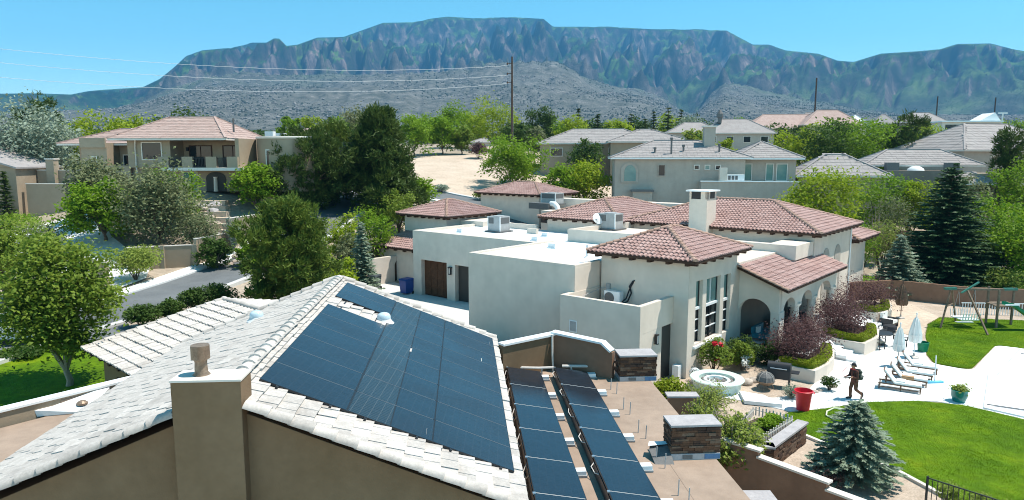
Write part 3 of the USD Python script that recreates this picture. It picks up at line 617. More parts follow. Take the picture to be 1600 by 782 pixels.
for i in range(6):
    for k, a_ in ((0, 4.62), (1, 4.72)):
        b_ = 20.6 - i * 1.74 + (.35 if k == 0 else -.05)
        s_ = single('roof_stake', tube([E.w(a_, b_, DZ), E.w(a_ + .02, b_ + .03, DZ + .36)], .014, 5), 'grey_metal', 'thin grey upright stake beside the ballast blocks of the right tilted array', 'stake', group='stakes along the right tilted array')
# left flat roof with its 45 degree parapet
lf = Thing('flat_roof_left_wing', 'flat tan roof wing left of the tiled slope behind a white capped parapet', 'house wing', E.w(-10, 16, 0))
pw0, pw1 = (-9.35, 20.75), (-17.5, 11.6)
lf.part('wall', [prism(Polygon([(-9.3, 20.6), (-17.4, 11.5), (-17.4, 8), (-9.3, 8)]), -0.5, 4.72, E)], 'tan_stucco')
lf.part('roof_membrane', [prism(Polygon([(-9.2, 20.7), (-17.4, 11.55), (-17.4, 8), (-9.2, 8)]), 4.72, 4.8, E)], 'tan_membrane')
lf.part('parapet', [wall(E, pw1, pw0, 4.0, 5.18, .25)], 'beige_stucco')
_d2 = (np.array(pw1) - pw0) / np.linalg.norm(np.array(pw1) - pw0)
lf.part('coping', [bar(E.w(pw0[0] - .09, pw0[1] + .08, 5.2), E.w(pw1[0] - .09, pw1[1] + .08, 5.2), .34, .06)], 'white_trim')
def on_par(s, inw, z): q = np.array(pw0) + _d2 * s + np.array([.74, -.67]) * inw; return E.w(*q, z)
lf.part('cricket', [T([on_par(1.15, -.02, 4.81), on_par(3.0, -.02, 4.81), on_par(2.0, .75, 4.815), on_par(1.1, -.02, 5.16), on_par(1.5, -.02, 5.16), on_par(2.6, -.02, 5.0), on_par(3.05, -.02, 5.0)],
                      [(0, 3, 2), (3, 4, 2), (4, 5, 2), (5, 6, 2), (6, 1, 2), (2, 1, 0)])], 'white_membrane')
lf.part('roof_drain', [lathe([(.14, 0), (.14, .05), (.08, .1), (0, .1)], 12, on_par(2.0, .35, 4.95))], 'rust_metal')
lf.part('scupper', [T([on_par(1.6, .012, 4.9), on_par(2.4, .012, 4.9), on_par(2.4, .012, 5.1), on_par(1.6, .012, 5.1)], [(0, 1, 2), (0, 2, 3)])], 'tan_membrane')
lf.part('white_patch', [prism(Polygon([(-12.6, 16.5), (-11.9, 16.1), (-11.9, 15.2), (-13.2, 15.4)]), 4.8, 4.806, E)], 'white_membrane')

# garage wing, turned 45 degrees
A_, B_, C_, D_ = (-16.29, 30.07), (-12.46, 26.12), (-11.26, 32.96), (-9.1, 31.1)
g_u = (np.array(B_) - A_) / np.linalg.norm(np.array(B_) - A_); g_v = np.array([-g_u[1], g_u[0]])
ge, gr_ = 3.5, 4.70
A2 = np.array(A_); R0 = A2 + g_v * 6.3; LEN = 10.5
def gw(s, t, z): q = A2 + g_u * s + g_v * t; return E.w(q[0], q[1], z)
gwing = Thing('garage_wing', 'lower wing of the near house with its own pale tiled roof, by the front lawn', 'house wing', gw(4, 4, 0))
gface = [gw(0, 0, ge), gw(LEN, 0, ge), gw(LEN, 6.3, gr_), gw(0, 6.3, gr_)]
gback = [gw(LEN, 12.6, ge), gw(0, 12.6, ge), gw(0, 6.3, gr_), gw(LEN, 6.3, gr_)]
gwing.part('roof_deck', [T([p - np.array([0, 0, .03]) for p in gface + gback], [(0, 1, 2), (0, 2, 3), (4, 5, 6), (4, 6, 7)])], 'mortar')
O, U, V_, N_ = tile_spots(gface, 0.33, 0.52, 0.0, rng); tg = barrel_template(.33, .52, .05, 4, .06)
dist = np.linalg.norm(O - [0, 0, CAM_Z], axis=1); vis = (O - gw(0, 0, 0)) @ (E.a * g_u[0] + E.b * g_u[1]) < 7.0
order = np.argsort(dist + 500 * ~vis)
for k in order[:60]: gwing.part('roof_tile', T(*stamp(*tg, O[k:k+1], U[k:k+1], V_[k:k+1], N_[k:k+1])), 'concrete_tile_%s' % 'abcd'[rng.integers(4)], gwing.path + '/roof_deck')
gwing.part('far_roof_tiles', T(*stamp(*tg, O[order[60:]], U[order[60:]], V_[order[60:]], N_[order[60:]])), 'concrete_tile_c', gwing.path + '/roof_deck', kind='stuff')
gwing.part('back_roof_tiles', tiled(gback, .33, .45, tg), 'concrete_tile_c', gwing.path + '/roof_deck', kind='stuff')
for p, q in ((gw(0.02, 0, ge), gw(0.02, 6.3, gr_)), (gw(0, 6.3, gr_), gw(LEN, 6.3, gr_))):
    for m in cap_pieces(p, q, .15, .45, .04): gwing.part('ridge_tile', m, 'concrete_tile_%s' % 'abcd'[rng.integers(4)], gwing.path + '/roof_deck', smooth=40)
def gbox(s0, s1, t0, t1, z0, z1):
    m = boxm(s0, s1, t0, t1, z0, z1); return T([gw(*v) for v in m.vertices], m.faces)
gwing.part('wall', [gbox(.6, LEN, .6, 12, -.5, ge + .08)], 'tan_stucco')
gwing.part('gable_wall', [T([gw(.62, .6, ge), gw(.62, 12, ge), gw(.62, 6.3, gr_ - .18)], [(0, 1, 2)])], 'tan_stucco')
gwing.part('garage_door', [gbox(2.2, 5.6, .55, .62, 0, 2.6)], 'dark_timber')
for k in range(6): gwing.part('rafter_tail', [gbox(.9 + k * 1.0, 1.06 + k * 1.0, .02, .62, ge - .14, ge - .02)], 'dark_timber')

# ------------------------------------------------------------------ the white house
wh = Thing('white_house', 'large white stucco house with red clay tile hip roofs and flat white roofs', 'house', W.w(-10, 10, 0))
def wb(*a): return fbox(W, *a)
def hip(t, a0, a1, bq0, bq1, ze, pitch, name, ridge=None, skip=(), tw=0.27, tl=0.36, ov=0.0, seed=1):
    """hip roof over a rectangle of the W frame (eave line), with tiles, caps, fascia and rafter tails"""
    r = np.random.default_rng(seed); da, db = a1 - a0, bq1 - bq0; h = min(da, db) / 2; zr = ze + tan(radians(pitch)) * h
    if da >= db: r0, r1 = (a0 + h, (bq0 + bq1) / 2), (a1 - h, (bq0 + bq1) / 2)
    else: r0, r1 = ((a0 + a1) / 2, bq0 + h), ((a0 + a1) / 2, bq1 - h)
    c = {k: W.w(*v, ze) for k, v in dict(fl=(a0, bq0), fr=(a1, bq0), br=(a1, bq1), bl=(a0, bq1)).items()}
    R0, R1 = W.w(*r0, zr), W.w(*r1, zr)
    if da >= db: F = {'front': [c['fl'], c['fr'], R1, R0], 'right': [c['fr'], c['br'], R1], 'back': [c['br'], c['bl'], R0, R1], 'left': [c['bl'], c['fl'], R0]}
    else: F = {'front': [c['fl'], c['fr'], R0], 'right': [c['fr'], c['br'], R1, R0], 'back': [c['br'], c['bl'], R1], 'left': [c['bl'], c['fl'], R0, R1]}
    if abs(da - db) < .05: F = {k: (v[:3] if len(v) > 3 else v) for k, v in F.items()}
    rf = t.part(name, T(*(lambda V, f: (V, f))(np.vstack([c['fl'], c['fr'], c['br'], c['bl'], R0, R1]) - [0, 0, .02],
         [(0, 1, 5), (0, 5, 4), (1, 2, 5), (2, 3, 4), (2, 4, 5), (3, 0, 4)] if da >= db else [(0, 1, 4), (1, 2, 5), (1, 5, 4), (2, 3, 5), (3, 0, 4), (3, 4, 5)])), 'mortar')
    tp = barrel_template(tw, tl, .075, 5, .05)
    ms = [tiled(F[k], tw, tl, tp, 0.02, r) for k in F if k not in skip]
    t.part('roof_tiles', ms, 'clay_tile', rf, kind='stuff')
    caps_ = []
    pairs = [(c['fl'], R0), (c['fr'], R1 if da >= db else R0), (c['br'], R1), (c['bl'], R0 if da >= db else R1)]
    if np.linalg.norm(R1 - R0) > .1: pairs.append((R0, R1))
    for p, q in pairs: caps_ += cap_pieces(p + [0, 0, .02], q + [0, 0, .02], .14, .42, .06)
    t.part('hip_caps', caps_, 'clay_tile_cap', rf, kind='stuff')
    f = .14
    t.part('fascia', [wb(a0, a1, bq0, bq0 + .08, ze - f, ze - .012), wb(a1 - .08, a1, bq0 + .08, bq1, ze - f, ze - .012), wb(a0, a0 + .08, bq0 + .08, bq1, ze - f, ze - .012), wb(a0 + .08, a1 - .08, bq1 - .08, bq1, ze - f, ze - .012),
                      wb(a0 + .08, a1 - .08, bq0 + .08, bq1 - .08, ze - f + .03, ze - .04)], 'dark_timber', rf)
    n = int(da / .95)
    for i in range(n):
        x = a0 + .55 + i * (da - 1.1) / max(1, n - 1)
        t.part('rafter_tail', wb(x - .09, x + .09, bq0 + .12, bq0 + .72, ze - f - .15, ze - f + .02), 'dark_timber', rf)
    n = int(db / .95)
    for i in range(n):
        y = bq0 + .55 + i * (db - 1.1) / max(1, n - 1)
        t.part('rafter_tail', wb(a1 - .72, a1 - .12, y - .09, y + .09, ze - f - .15, ze - f + .02), 'dark_timber', rf)
    return zr
ST = 'white_stucco'
# tower with the tall windows
wins = [(0.87, 1.69, 1.68, 5.1), (2.17, 3.97, 1.66, 5.05), (4.45, 5.38, 1.6, 4.98)]
wh.part('tower_wall', [wall(W, (0, 0), (0, 6.2), -0.3, 6.25, .3, [sbox(s0, z0, s1, z1) for s0, s1, z0, z1 in wins]), wb(-5.4, -.3, 0, 6.2, -.3, 6.25)], ST)
for k, (s0, s1, z0, z1) in enumerate(wins):
    fr = wh.part('window', [wb(-.27, -.2, s0, s0 + .06, z0, z1), wb(-.27, -.2, s1 - .06, s1, z0, z1), wb(-.27, -.2, s0 + .06, s1 - .06, z0, z0 + .06), wb(-.27, -.2, s0 + .06, s1 - .06, z1 - .06, z1)], 'frame_black')
    wh.part('pane', [wb(-.26, -.24, s0, s1, z0, z0 + 1.9)], 'dark_glass', fr)
    wh.part('pane', [wb(-.26, -.24, s0, s1, z0 + 1.9, z1)], 'teal_glass', fr)
    zt = z0 + 1.9
    wh.part('transom', [wb(-.24, -.12, s0 + .0, s1 - .0, zt - .09, zt + .05)], 'white_trim', fr)
    bars = [wb(-.23, -.17, s0 + .05, s1 - .05, z0 + q - .025, z0 + q + .025) for q in (.62, 1.25)]
    if k == 1: bars += [wb(-.235, -.175, (s0 + s1) / 2 - .025, (s0 + s1) / 2 + .025, zt, z1)]
    wh.part('glazing_bar', bars, 'white_trim', fr)
    if k == 1: wh.part('centre_bar', [wb(-.235, -.175, (s0 + s1) / 2 - .02, (s0 + s1) / 2 + .02, z0, zt)], 'frame_black', fr)
wh.part('window_sill', [wb(-.02, .13, .7, 4.15, 1.46, 1.58)], 'white_trim')
hip(wh, -6.0, .6, -.6, 6.8, 6.36, 21.5, 'tower_roof', tw=.27, tl=.33, seed=2)
# low block with the air conditioner, its side door and lantern
wh.part('low_block_wall', [wb(-5.73, -.84, -3.48, -3.2, -.3, 4.33), wb(-1.1, -.84, -3.2, 0, 2.9, 4.33), wb(-1.1, -.84, -3.2, -1.22, -.3, 2.9), wb(-5.73, -5.48, -3.2, 0, -.3, 4.33), wb(-5.48, -1.12, -3.2, 0, -.3, 3.42)], ST)
wh.part('side_door', [wb(-1.08, -.96, -1.22, -.02, 0, 2.9)], 'dark_door')
ln = wh.part('wall_lantern', [wb(-.84, -.7, -2.0, -1.94, 2.55, 2.6), wb(-.8, -.62, -2.06, -1.88, 2.62, 2.68)], 'black_metal')
wh.part('lantern_cage', [wb(-.79, -.63, -2.05, -2.03, 2.2, 2.62), wb(-.79, -.63, -1.91, -1.89, 2.2, 2.62), wb(-.8, -.62, -2.06, -1.88, 2.16, 2.2)], 'black_metal', ln)
wh.part('lantern_glass', [wb(-.78, -.64, -2.03, -1.91, 2.2, 2.62)], 'white_trim', ln)
wh.part('wall_vent', [wb(-5.1, -4.6, -3.5, -3.475, 2.4, 3.05)], 'white_trim')
wh.part('vent_louvre', [wb(-5.04, -4.66, -3.51, -3.49, 2.46, 2.99)], 'grey_metal', wh.path + '/wall_vent')
wh.part('garden_box', [wb(-.55, -.2, -.5, -.12, 0, .75)], 'white_trim')
# big block and garage
wh.part('big_block_wall', [wb(-13.5, -5.5, -2.46, 6.0, -.3, 5.66), wb(-13.5, -5.5, -2.46, -2.2, 5.66, 5.81), wb(-13.5, -13.25, -2.2, 6, 5.66, 5.81), wb(-5.75, -5.5, -2.2, 0, 5.66, 5.81)], ST)
wh.part('flat_roof', [wb(-13.25, -5.75, -2.2, 6.0, 5.6, 5.69)], 'white_membrane')
wh.part('garage_wall', [wall(W, (-28.2, 6.04), (-13.45, 6.04), -.3, 5.5, .5, [sbox(1.0, -.3, 4.05, 3.1), sbox(5.0, -.3, 6.55, 3.03)]), wb(-28.2, -27.9, 6.54, 14, -.3, 5.5), wb(-27.9, -13.5, 6.9, 14.5, -.3, 5.2)], ST)
wh.part('flat_roof', [wb(-27.9, -13.25, 6.54, 15, 5.2, 5.27), wb(-13.25, -5.6, 6.0, 15.0, 5.2, 5.62)], 'white_membrane')
dk = wh.part('garage_door', [wb(-27.2, -24.1, 6.44, 6.5, -.05, 3.1)], 'brown_door')
for k in range(4):
    for c in range(4): wh.part('door_panel', [wb(-27.1 + c * .76, -26.44 + c * .76, 6.41, 6.45, .1 + k * .75, .75 + k * .75)], 'brown_door', dk)
wh.part('garage_door', [wb(-23.2, -21.6, 6.44, 6.5, -.05, 3.03)], 'dark_door')
l2 = wh.part('wall_lantern', [wb(-23.85, -23.5, 5.83, 6.04, 2.75, 2.82), wb(-23.8, -23.55, 5.83, 6.0, 2.2, 2.26), wb(-23.8, -23.77, 5.83, 6.0, 2.26, 2.75), wb(-23.58, -23.55, 5.83, 6.0, 2.26, 2.75)], 'black_metal')
wh.part('lantern_glass', [wb(-23.76, -23.59, 5.86, 5.98, 2.26, 2.72)], 'pale_cap', l2)
wh.part('raised_block_wall', [wb(-13.1, -5.7, 7.4, 7.65, 5.2, 6.5), wb(-13.1, -12.85, 7.65, 13.8, 5.2, 6.5), wb(-12.85, -5.7, 7.65, 13.8, 5.2, 6.15)], ST)
wh.part('roof_curb', [wb(-20.6, -19.6, 12.0, 12.3, 5.25, 5.7), wb(-26.5, -21.3, 14.2, 14.5, 5.25, 5.75)], ST)
for a, b, vl in ((-25.3, 8.9, 'left of the rooftop air conditioner, nearest the rear tower'), (-17.9, 11.1, 'in the middle of the garage roof, farthest back'), (-16.7, 8.3, 'in the middle of the garage roof, nearer the front'), (-14.2, 6.7, 'against the raised roof block'), (-11.2, 3.2, 'on the big block roof, nearest the tower')):
    z = 5.69 if a > -13 else 5.27
    v_ = Thing('roof_vent', 'small white box vent ' + vl, 'roof vent', W.w(a, b, z), group='white box vents on the flat white roof')
    v_.part('hood', [W.mesh(T(*(lambda m: (m.vertices, m.faces))(boxm(a - .28, a + .28, b - .22, b + .22, z + .08, z + .34))))], 'white_membrane'); v_.part('base', [wb(a - .36, a + .36, b - .3, b + .3, z, z + .08)], 'white_membrane')
v_ = Thing('vent_pipe', 'thin white vent pipe standing on the flat roof beside the tower', 'pipe', W.w(-7.0, .9, 5.69)); v_.part('pipe', [tube([W.w(-7.0, .9, 5.69), W.w(-7.0, .9, 6.5)], .06)], 'white_membrane'); v_.part('collar', [lathe([(.2, 0), (.08, .12)], 10, W.w(-7, .9, 5.69))], 'white_membrane')
# great room and its long roof
wh.part('great_room_wall', [wb(-12.8, 1.3, 16.2, 25.2, -.3, 6.45), wb(-20.6, -12.8, 14.85, 25.2, -.3, 6.45)], ST)
hip(wh, -13.4, 1.9, 15.55, 25.8, 6.5, 19.0, 'great_room_roof', skip=(), seed=3)
hip(wh, -21.2, -12.9, 14.23, 25.8, 6.5, 19.6, 'wing_roof', seed=4)
ch = wh.part('chimney', [wb(-7.45, -6.05, 15.0, 16.6, 5.0, 8.55), wb(-7.45, -7.3, 15.0, 16.6, 8.55, 9.1), wb(-6.2, -6.05, 15.0, 16.6, 8.55, 9.1), wb(-6.55, -6.2, 15.0, 15.15, 8.55, 9.1), wb(-7.3, -6.2, 16.45, 16.6, 8.55, 9.1), wb(-6.2, -6.05, 15.0, 15.3, 8.55, 9.1)], ST)
wh.part('chimney_cap', [wb(-7.65, -5.85, 14.8, 16.8, 9.1, 9.2)], 'white_trim', ch)
wh.part('chimney_opening', [wb(-7.3, -6.56, 15.04, 15.1, 8.56, 9.09), wb(-6.12, -6.04, 15.5, 16.3, 8.58, 9.07), wb(-7.28, -6.22, 15.2, 16.4, 8.5, 9.05)], 'frame_black', ch)
wh.part('link_wall', [wb(-5.6, .0, 6.2, 16.2, -.3, 5.45), wb(-.6, 1.25, 12.6, 16.1, 5.0, 5.95), wb(-3.0, -.6, 12.6, 13.2, 5.3, 5.95)], ST)
# arches of the great room end wall
for s0 in (18.2, 21.0):
    wh.part('arched_window', [wall(W, (1.285, s0), (1.285, s0 + 1.5), 0, 0, -.05, top=list(arch(0, 1.5, .7, 4.4, 5.2).exterior.coords))], 'grey_stucco')
wh.part('downspout', [tube([W.w(1.36, 25.0, 6.3), W.w(1.36, 25.0, .3)], .06)], 'white_trim')
wh.part('east_wing_wall', [wb(-2, 1.0, 25.2, 31.0, -.3, 5.1)], ST)
hip(wh, -4, 1.9, 25.3, 31.6, 5.2, 20, 'east_wing_roof', seed=5)
# arcaded porch
pz = .65
wh.part('terrace', [wb(0, 4.2, 6.4, 23, -.3, pz)], 'patio_concrete')
arches = [arch(.55, 2.55, pz, 2.75, 3.35), arch(3.7, 5.7, pz, 2.75, 3.35), arch(6.85, 9.75, pz, 2.65, 3.45)]
wh.part('porch_wall', [wall(W, (2.4, 6.9), (2.4, 18.0), 2.6, 4.05, .45, arches), wall(W, (0.0, 6.62), (2.4, 6.62), pz - .8, 0, .4, [arch(.03, 1.95, pz, 2.5, 3.4)], top=[(0, pz - .8), (2.4, pz - .8), (2.4, 4.1), (0, 5.1)])], ST)
wh.part('porch_pillar', [wb(1.95, 2.45, 6.6, 7.45, pz - .6, 2.75)], ST)
for b in (10.05, 13.25, 17.35):
    q = W.w(2.18, b, pz)
    cl = wh.part('porch_column', [lathe([(.34, -.5), (.34, .12), (.27, .16), (.25, 1.9), (.29, 1.95), (.36, 2.05), (.36, 2.15), (0, 2.15)], 18, q)], ST, smooth=40)
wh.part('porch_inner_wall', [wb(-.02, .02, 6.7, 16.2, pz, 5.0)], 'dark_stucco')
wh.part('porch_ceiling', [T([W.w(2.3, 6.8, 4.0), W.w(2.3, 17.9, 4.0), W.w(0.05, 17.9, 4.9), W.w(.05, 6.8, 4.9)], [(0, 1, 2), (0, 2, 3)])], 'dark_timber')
pf = [W.w(3.0, 6.25, 4.16), W.w(3.0, 18.1, 4.16), W.w(-.02, 18.1, 5.28), W.w(-.02, 6.25, 5.28)]
pr = wh.part('porch_roof', [T([p - np.array([0, 0, k]) for k in (.03, .15) for p in pf], [(0, 1, 2), (0, 2, 3), (4, 5, 6), (4, 6, 7), (0, 1, 5), (0, 5, 4), (1, 2, 6), (1, 6, 5), (3, 0, 4), (3, 4, 7)])], 'dark_timber')
wh.part('roof_tiles', tiled(pf, .27, .36, barrel_template(.27, .36, .075, 5, .05), 0.02, np.random.default_rng(8)), 'clay_tile', pr, kind='stuff')
wh.part('rake_caps', cap_pieces(pf[0], pf[3], .12, .4, .06), 'clay_tile_cap', pr, kind='stuff')
# rear towers, entrance roof and courtyard wall
wh.part('rear_tower_wall', [wb(-35.7, -29.9, 11.7, 18.1, -.3, 6.1), wb(-29.9, -27, 13.5, 17, 4, 5.75)], ST)
hip(wh, -36.3, -29.3, 11.1, 18.7, 6.2, 20, 'rear_tower_roof', seed=6)
wh.part('guest_wing_wall', [wb(-43.4, -34.1, 30.9, 37.4, -.3, 7.15), wb(-34.1, -12, 31.5, 33, -.3, 6.9), wb(-30, -21, 26, 33, -.3, 5.9)], ST)
hip(wh, -44.0, -33.5, 30.3, 38.0, 7.25, 18, 'guest_wing_roof', seed=7)
wh.part('small_window', [wb(-30.05, -29.2, 25.97, 26.02, 4.6, 5.3)], 'frame_black')
wh.part('entrance_wall', [wb(-36.4, -29.5, 9.0, 11.7, -.3, 3.2)], ST)
ef = [W.w(-37.0, 8.6, 3.3), W.w(-28.2, 8.6, 3.3), W.w(-28.2, 11.8, 4.5), W.w(-35.6, 11.8, 4.5)]
er = wh.part('entrance_roof', [T([p - np.array([0, 0, k]) for k in (.03, .17) for p in ef], [(0, 1, 2), (0, 2, 3), (4, 5, 6), (4, 6, 7), (0, 1, 5), (0, 5, 4), (3, 0, 4), (3, 4, 7)])], 'dark_timber')
wh.part('roof_tiles', tiled(ef, .27, .36, barrel_template(.27, .36, .075, 5, .05), 0.02, np.random.default_rng(9)), 'clay_tile', er, kind='stuff')
for k in range(6): wh.part('rafter_tail', [wb(-36.4 + k * 1.25, -36.2 + k * 1.25, 8.7, 9.2, 2.98, 3.14)], 'dark_timber', er)
cw = wh.part('courtyard_wall', [wall(W, (-33.8, 6.1), (-33.8, 11.7), -.3, 2.5, .35, [arch(2.6, 3.9, -.3, 1.55, 2.15)])], ST)
wh.part('courtyard_gate', [wb(-33.95, -33.88, 8.7, 10.0, -.1, 2.15)], 'dark_timber', cw)

# mechanical units and the dish on the roofs
def rooftop_unit(name, lab, a, b, z, wx, wy, h, dark=False):
    t = Thing(name, lab, 'air conditioner', W.w(a, b, z)); m = 'grey_metal'
    t.part('cabinet', [wb(a - wx / 2, a + wx / 2, b - wy / 2, b + wy / 2, z + .12, z + h)], m)
    t.part('base_curb', [wb(a - wx / 2 - .2, a + wx / 2 + .2, b - wy / 2 - .2, b + wy / 2 + .2, z, z + .12)], 'dark_louvre')
    t.part('louvre', [wb(a - wx / 2 + .08, a - wx / 2 + .08 + (wx - .16) * (1 if dark else .48), b - wy / 2 - .012, b - wy / 2 + .01, z + h * .55, z + h * .93)], 'dark_louvre')
    t.part('louvre', [wb(a + wx / 2 - .01, a + wx / 2 + .012, b - wy / 2 + .1, b + wy / 2 - .1, z + h * .55, z + h * .93)], 'dark_louvre')
    t.part('fan_guard', [lathe([(.5, 0), (.5, .05), (.42, .06), (0, .04)], 18, W.w(a, b, z + h))], 'grey_metal', smooth=30)
    for k in (-1, 1): t.part('corner_post', [wb(a + k * wx / 2 - .04, a + k * wx / 2 + .04, b - wy / 2 - .015, b - wy / 2 + .05, z + .12, z + h + .01)], 'white_metal')
rooftop_unit('rooftop_air_conditioner', 'pale grey boxy air conditioner on the flat white garage roof near the rear tower', -23.2, 11.4, 5.27, 1.35, 1.3, 1.35)
rooftop_unit('rooftop_air_conditioner', 'grey boxy air conditioner behind the tower roof beside the satellite dish', -12.4, 12.0, 6.15, 1.5, 1.2, 1.25)
rooftop_unit('rooftop_air_conditioner', 'dark louvred air conditioner beside the far guest wing roof', -31.5, 30.0, 6.3, 2.0, 1.6, 1.3, True)
t = Thing('roof_duct', 'bright metal duct elbow beside the dark louvred unit on the far roof', 'duct', W.w(-29.5, 28, 6))
t.part('duct_body', [wb(-33, -30.2, 27.6, 28.6, 5.9, 6.55)], 'dark_louvre'); t.part('elbow', [tube([W.w(-30.3, 28.1, 6.5), W.w(-29.8, 28.1, 6.5), W.w(-29.4, 28.1, 6.2), W.w(-29.3, 28.1, 5.9)], .3, 10)], 'white_metal', smooth=40)
t = Thing('satellite_dish', 'white satellite dish on the raised parapet of the flat roof', 'satellite dish', W.w(-13.0, 11.2, 6.5))
q = W.w(-13.0, 11.2, 6.5)
dsh = lathe([(0, .10), (.18, .075), (.34, .03), (.45, 0), (.44, -.02), (.3, .02), (0, .07)], 22)
R_ = trimesh.transformations.rotation_matrix(radians(62), (1, 0, 0)); dsh.apply_transform(R_); dsh = rotz(dsh, radians(25), q + np.array([0, 0, .5]))
t.part('reflector', dsh, 'white_trim', smooth=50); t.part('mast', [tube([q, q + [0, 0, .45]], .035)], 'grey_metal'); t.part('feed_arm', [tube([q + [0, 0, .25], q + [-.2, -.5, .45]], .02), boxm(q[0] - .26, q[0] - .14, q[1] - .56, q[1] - .46, q[2] + .42, q[2] + .52)], 'grey_metal')
t = Thing('split_air_conditioner', 'white outdoor air conditioning unit with round fan on the low parapet roof below the tower', 'air conditioner', W.w(-4.2, -.5, 3.42))
t.part('cabinet', [wb(-4.72, -3.72, -.72, -.32, 3.5, 4.28)], 'white_trim')
fan = lathe([(.31, 0), (.31, .03), (.27, .035), (.0, .02)], 24); fan.apply_transform(trimesh.transformations.rotation_matrix(radians(90), (1, 0, 0)))
t.part('fan_grille', W.mesh(T(fan.vertices + [-4.38, -.72, 3.9], fan.faces)), 'dark_louvre', smooth=30)
t.part('feet', [wb(-4.6, -4.5, -.7, -.3, 3.42, 3.5), wb(-3.95, -3.85, -.7, -.3, 3.42, 3.5)], 'grey_metal')
t.part('refrigerant_line', [tube([W.w(-3.7, -.45, 3.6), W.w(-3.45, -.3, 3.75), W.w(-3.35, -.1, 4.2), W.w(-3.5, -.06, 4.55), W.w(-3.3, -.05, 4.85), W.w(-3.2, -.02, 4.9)], .045, 8), tube([W.w(-3.7, -.5, 3.7), W.w(-3.55, -.3, 3.9), W.w(-3.5, -.1, 4.3), W.w(-3.4, -.05, 4.6), W.w(-3.28, 0, 4.8)], .04, 8)], 'dark_cloth', smooth=True)
t.part('isolator', [wb(-5.0, -4.75, -.1, -.01, 4.2, 4.55)], 'grey_metal'); t.part('power_conduit', [tube([W.w(-5.35, -2.4, 4.0), W.w(-5.3, -.1, 4.25), W.w(-4.9, -.06, 4.3)], .02, 6)], 'grey_metal')

# wheeled bins by the courtyard wall
def bin_(name, lab, q, rz, m, s=1.0):
    t = Thing(name, lab, 'wheelie bin', q, rz, local=True)
    V = [(-.28, -.32, .12), (.28, -.32, .12), (.28, .32, .12), (-.28, .32, .12), (-.34, -.38, 1.0), (.34, -.38, 1.0), (.34, .4, 1.0), (-.34, .4, 1.0)]
    t.part('body', [T(np.array(V) * s, [(0, 1, 5), (0, 5, 4), (1, 2, 6), (1, 6, 5), (2, 3, 7), (2, 7, 6), (3, 0, 4), (3, 4, 7), (0, 2, 1), (0, 3, 2)])], m)
    t.part('lid', [T(np.array([(-.37, -.43, 1.0), (.37, -.43, 1.0), (.37, .43, 1.03), (-.37, .43, 1.03), (-.3, -.36, 1.1), (.3, -.36, 1.1), (.32, .38, 1.12), (-.32, .38, 1.12)]) * s, [(4, 5, 6), (4, 6, 7), (0, 1, 5), (0, 5, 4), (1, 2, 6), (1, 6, 5), (2, 3, 7), (2, 7, 6), (3, 0, 4), (3, 4, 7)])], m)
    for k in (-1, 1):
        w_ = trimesh.creation.cylinder(.12 * s, .06 * s, sections=16); w_.apply_transform(trimesh.transformations.rotation_matrix(pi / 2, (0, 1, 0))); w_.apply_translation((k * .3 * s, .34 * s, .12 * s)); t.part('wheel', w_, 'tyre')
    t.part('handle', [tube([(-.3 * s, .46 * s, .95 * s), (.3 * s, .46 * s, .95 * s)], .025 * s, 6)], m)
bin_('wheelie_bin', 'blue recycling bin with wheels beside the brown garage door', W.w(-28.6, 5.6, 0), -W.az, 'blue_plastic', 1.25)
bin_('wheelie_bin', 'dark grey wheelie bin in front of the courtyard wall arch', W.w(-32.4, 5.2, 0), -W.az + .3, 'charcoal_plastic', 1.2)

# ------------------------------------------------------------------ vegetation
def leaf_mesh(C, size, rng, up=0.55, aspect=0.55):
    """two-triangle leaves at the points C"""
    k = len(C); n = rng.normal(size=(k, 3)); n[:, 2] = np.abs(n[:, 2]) + up; n /= np.linalg.norm(n, axis=1, keepdims=True)
    u = np.cross(n, rng.normal(size=(k, 3))); u /= np.linalg.norm(u, axis=1, keepdims=True); v = np.cross(n, u)
    s = (np.asarray(size) * rng.uniform(.65, 1.35, k))[:, None]; f = n * s * .18
    V = np.stack([C - u * s, C - v * s * aspect + f, C + u * s, C + v * s * aspect + f], 1).reshape(-1, 3)
    b = np.arange(k) * 4; F = np.concatenate([np.stack([b, b + 1, b + 3], 1), np.stack([b + 1, b + 2, b + 3], 1)])
    return V, F
def limb_tubes(base, tips, r, rng, n=6):
    out = []
    for tp in tips:
        d = tp - base; mid = base + d * .5 + rng.normal(0, .06, 3) * np.linalg.norm(d); mid[2] += .08 * np.linalg.norm(d)
        t = np.linspace(0, 1, 5)[:, None]; c = (1 - t) ** 2 * base + 2 * t * (1 - t) * mid + t ** 2 * tp
        out.append(tube(c, np.linspace(r, r * .2, 5), n))
    return out
def top_z(d, py): return CAM_Z + d * tan(math.atan((391 - py) / 1085) - radians(7.65))
def measured(h, y, z): return h if h > 0 else max(.3, top_z(y, -h) - z)
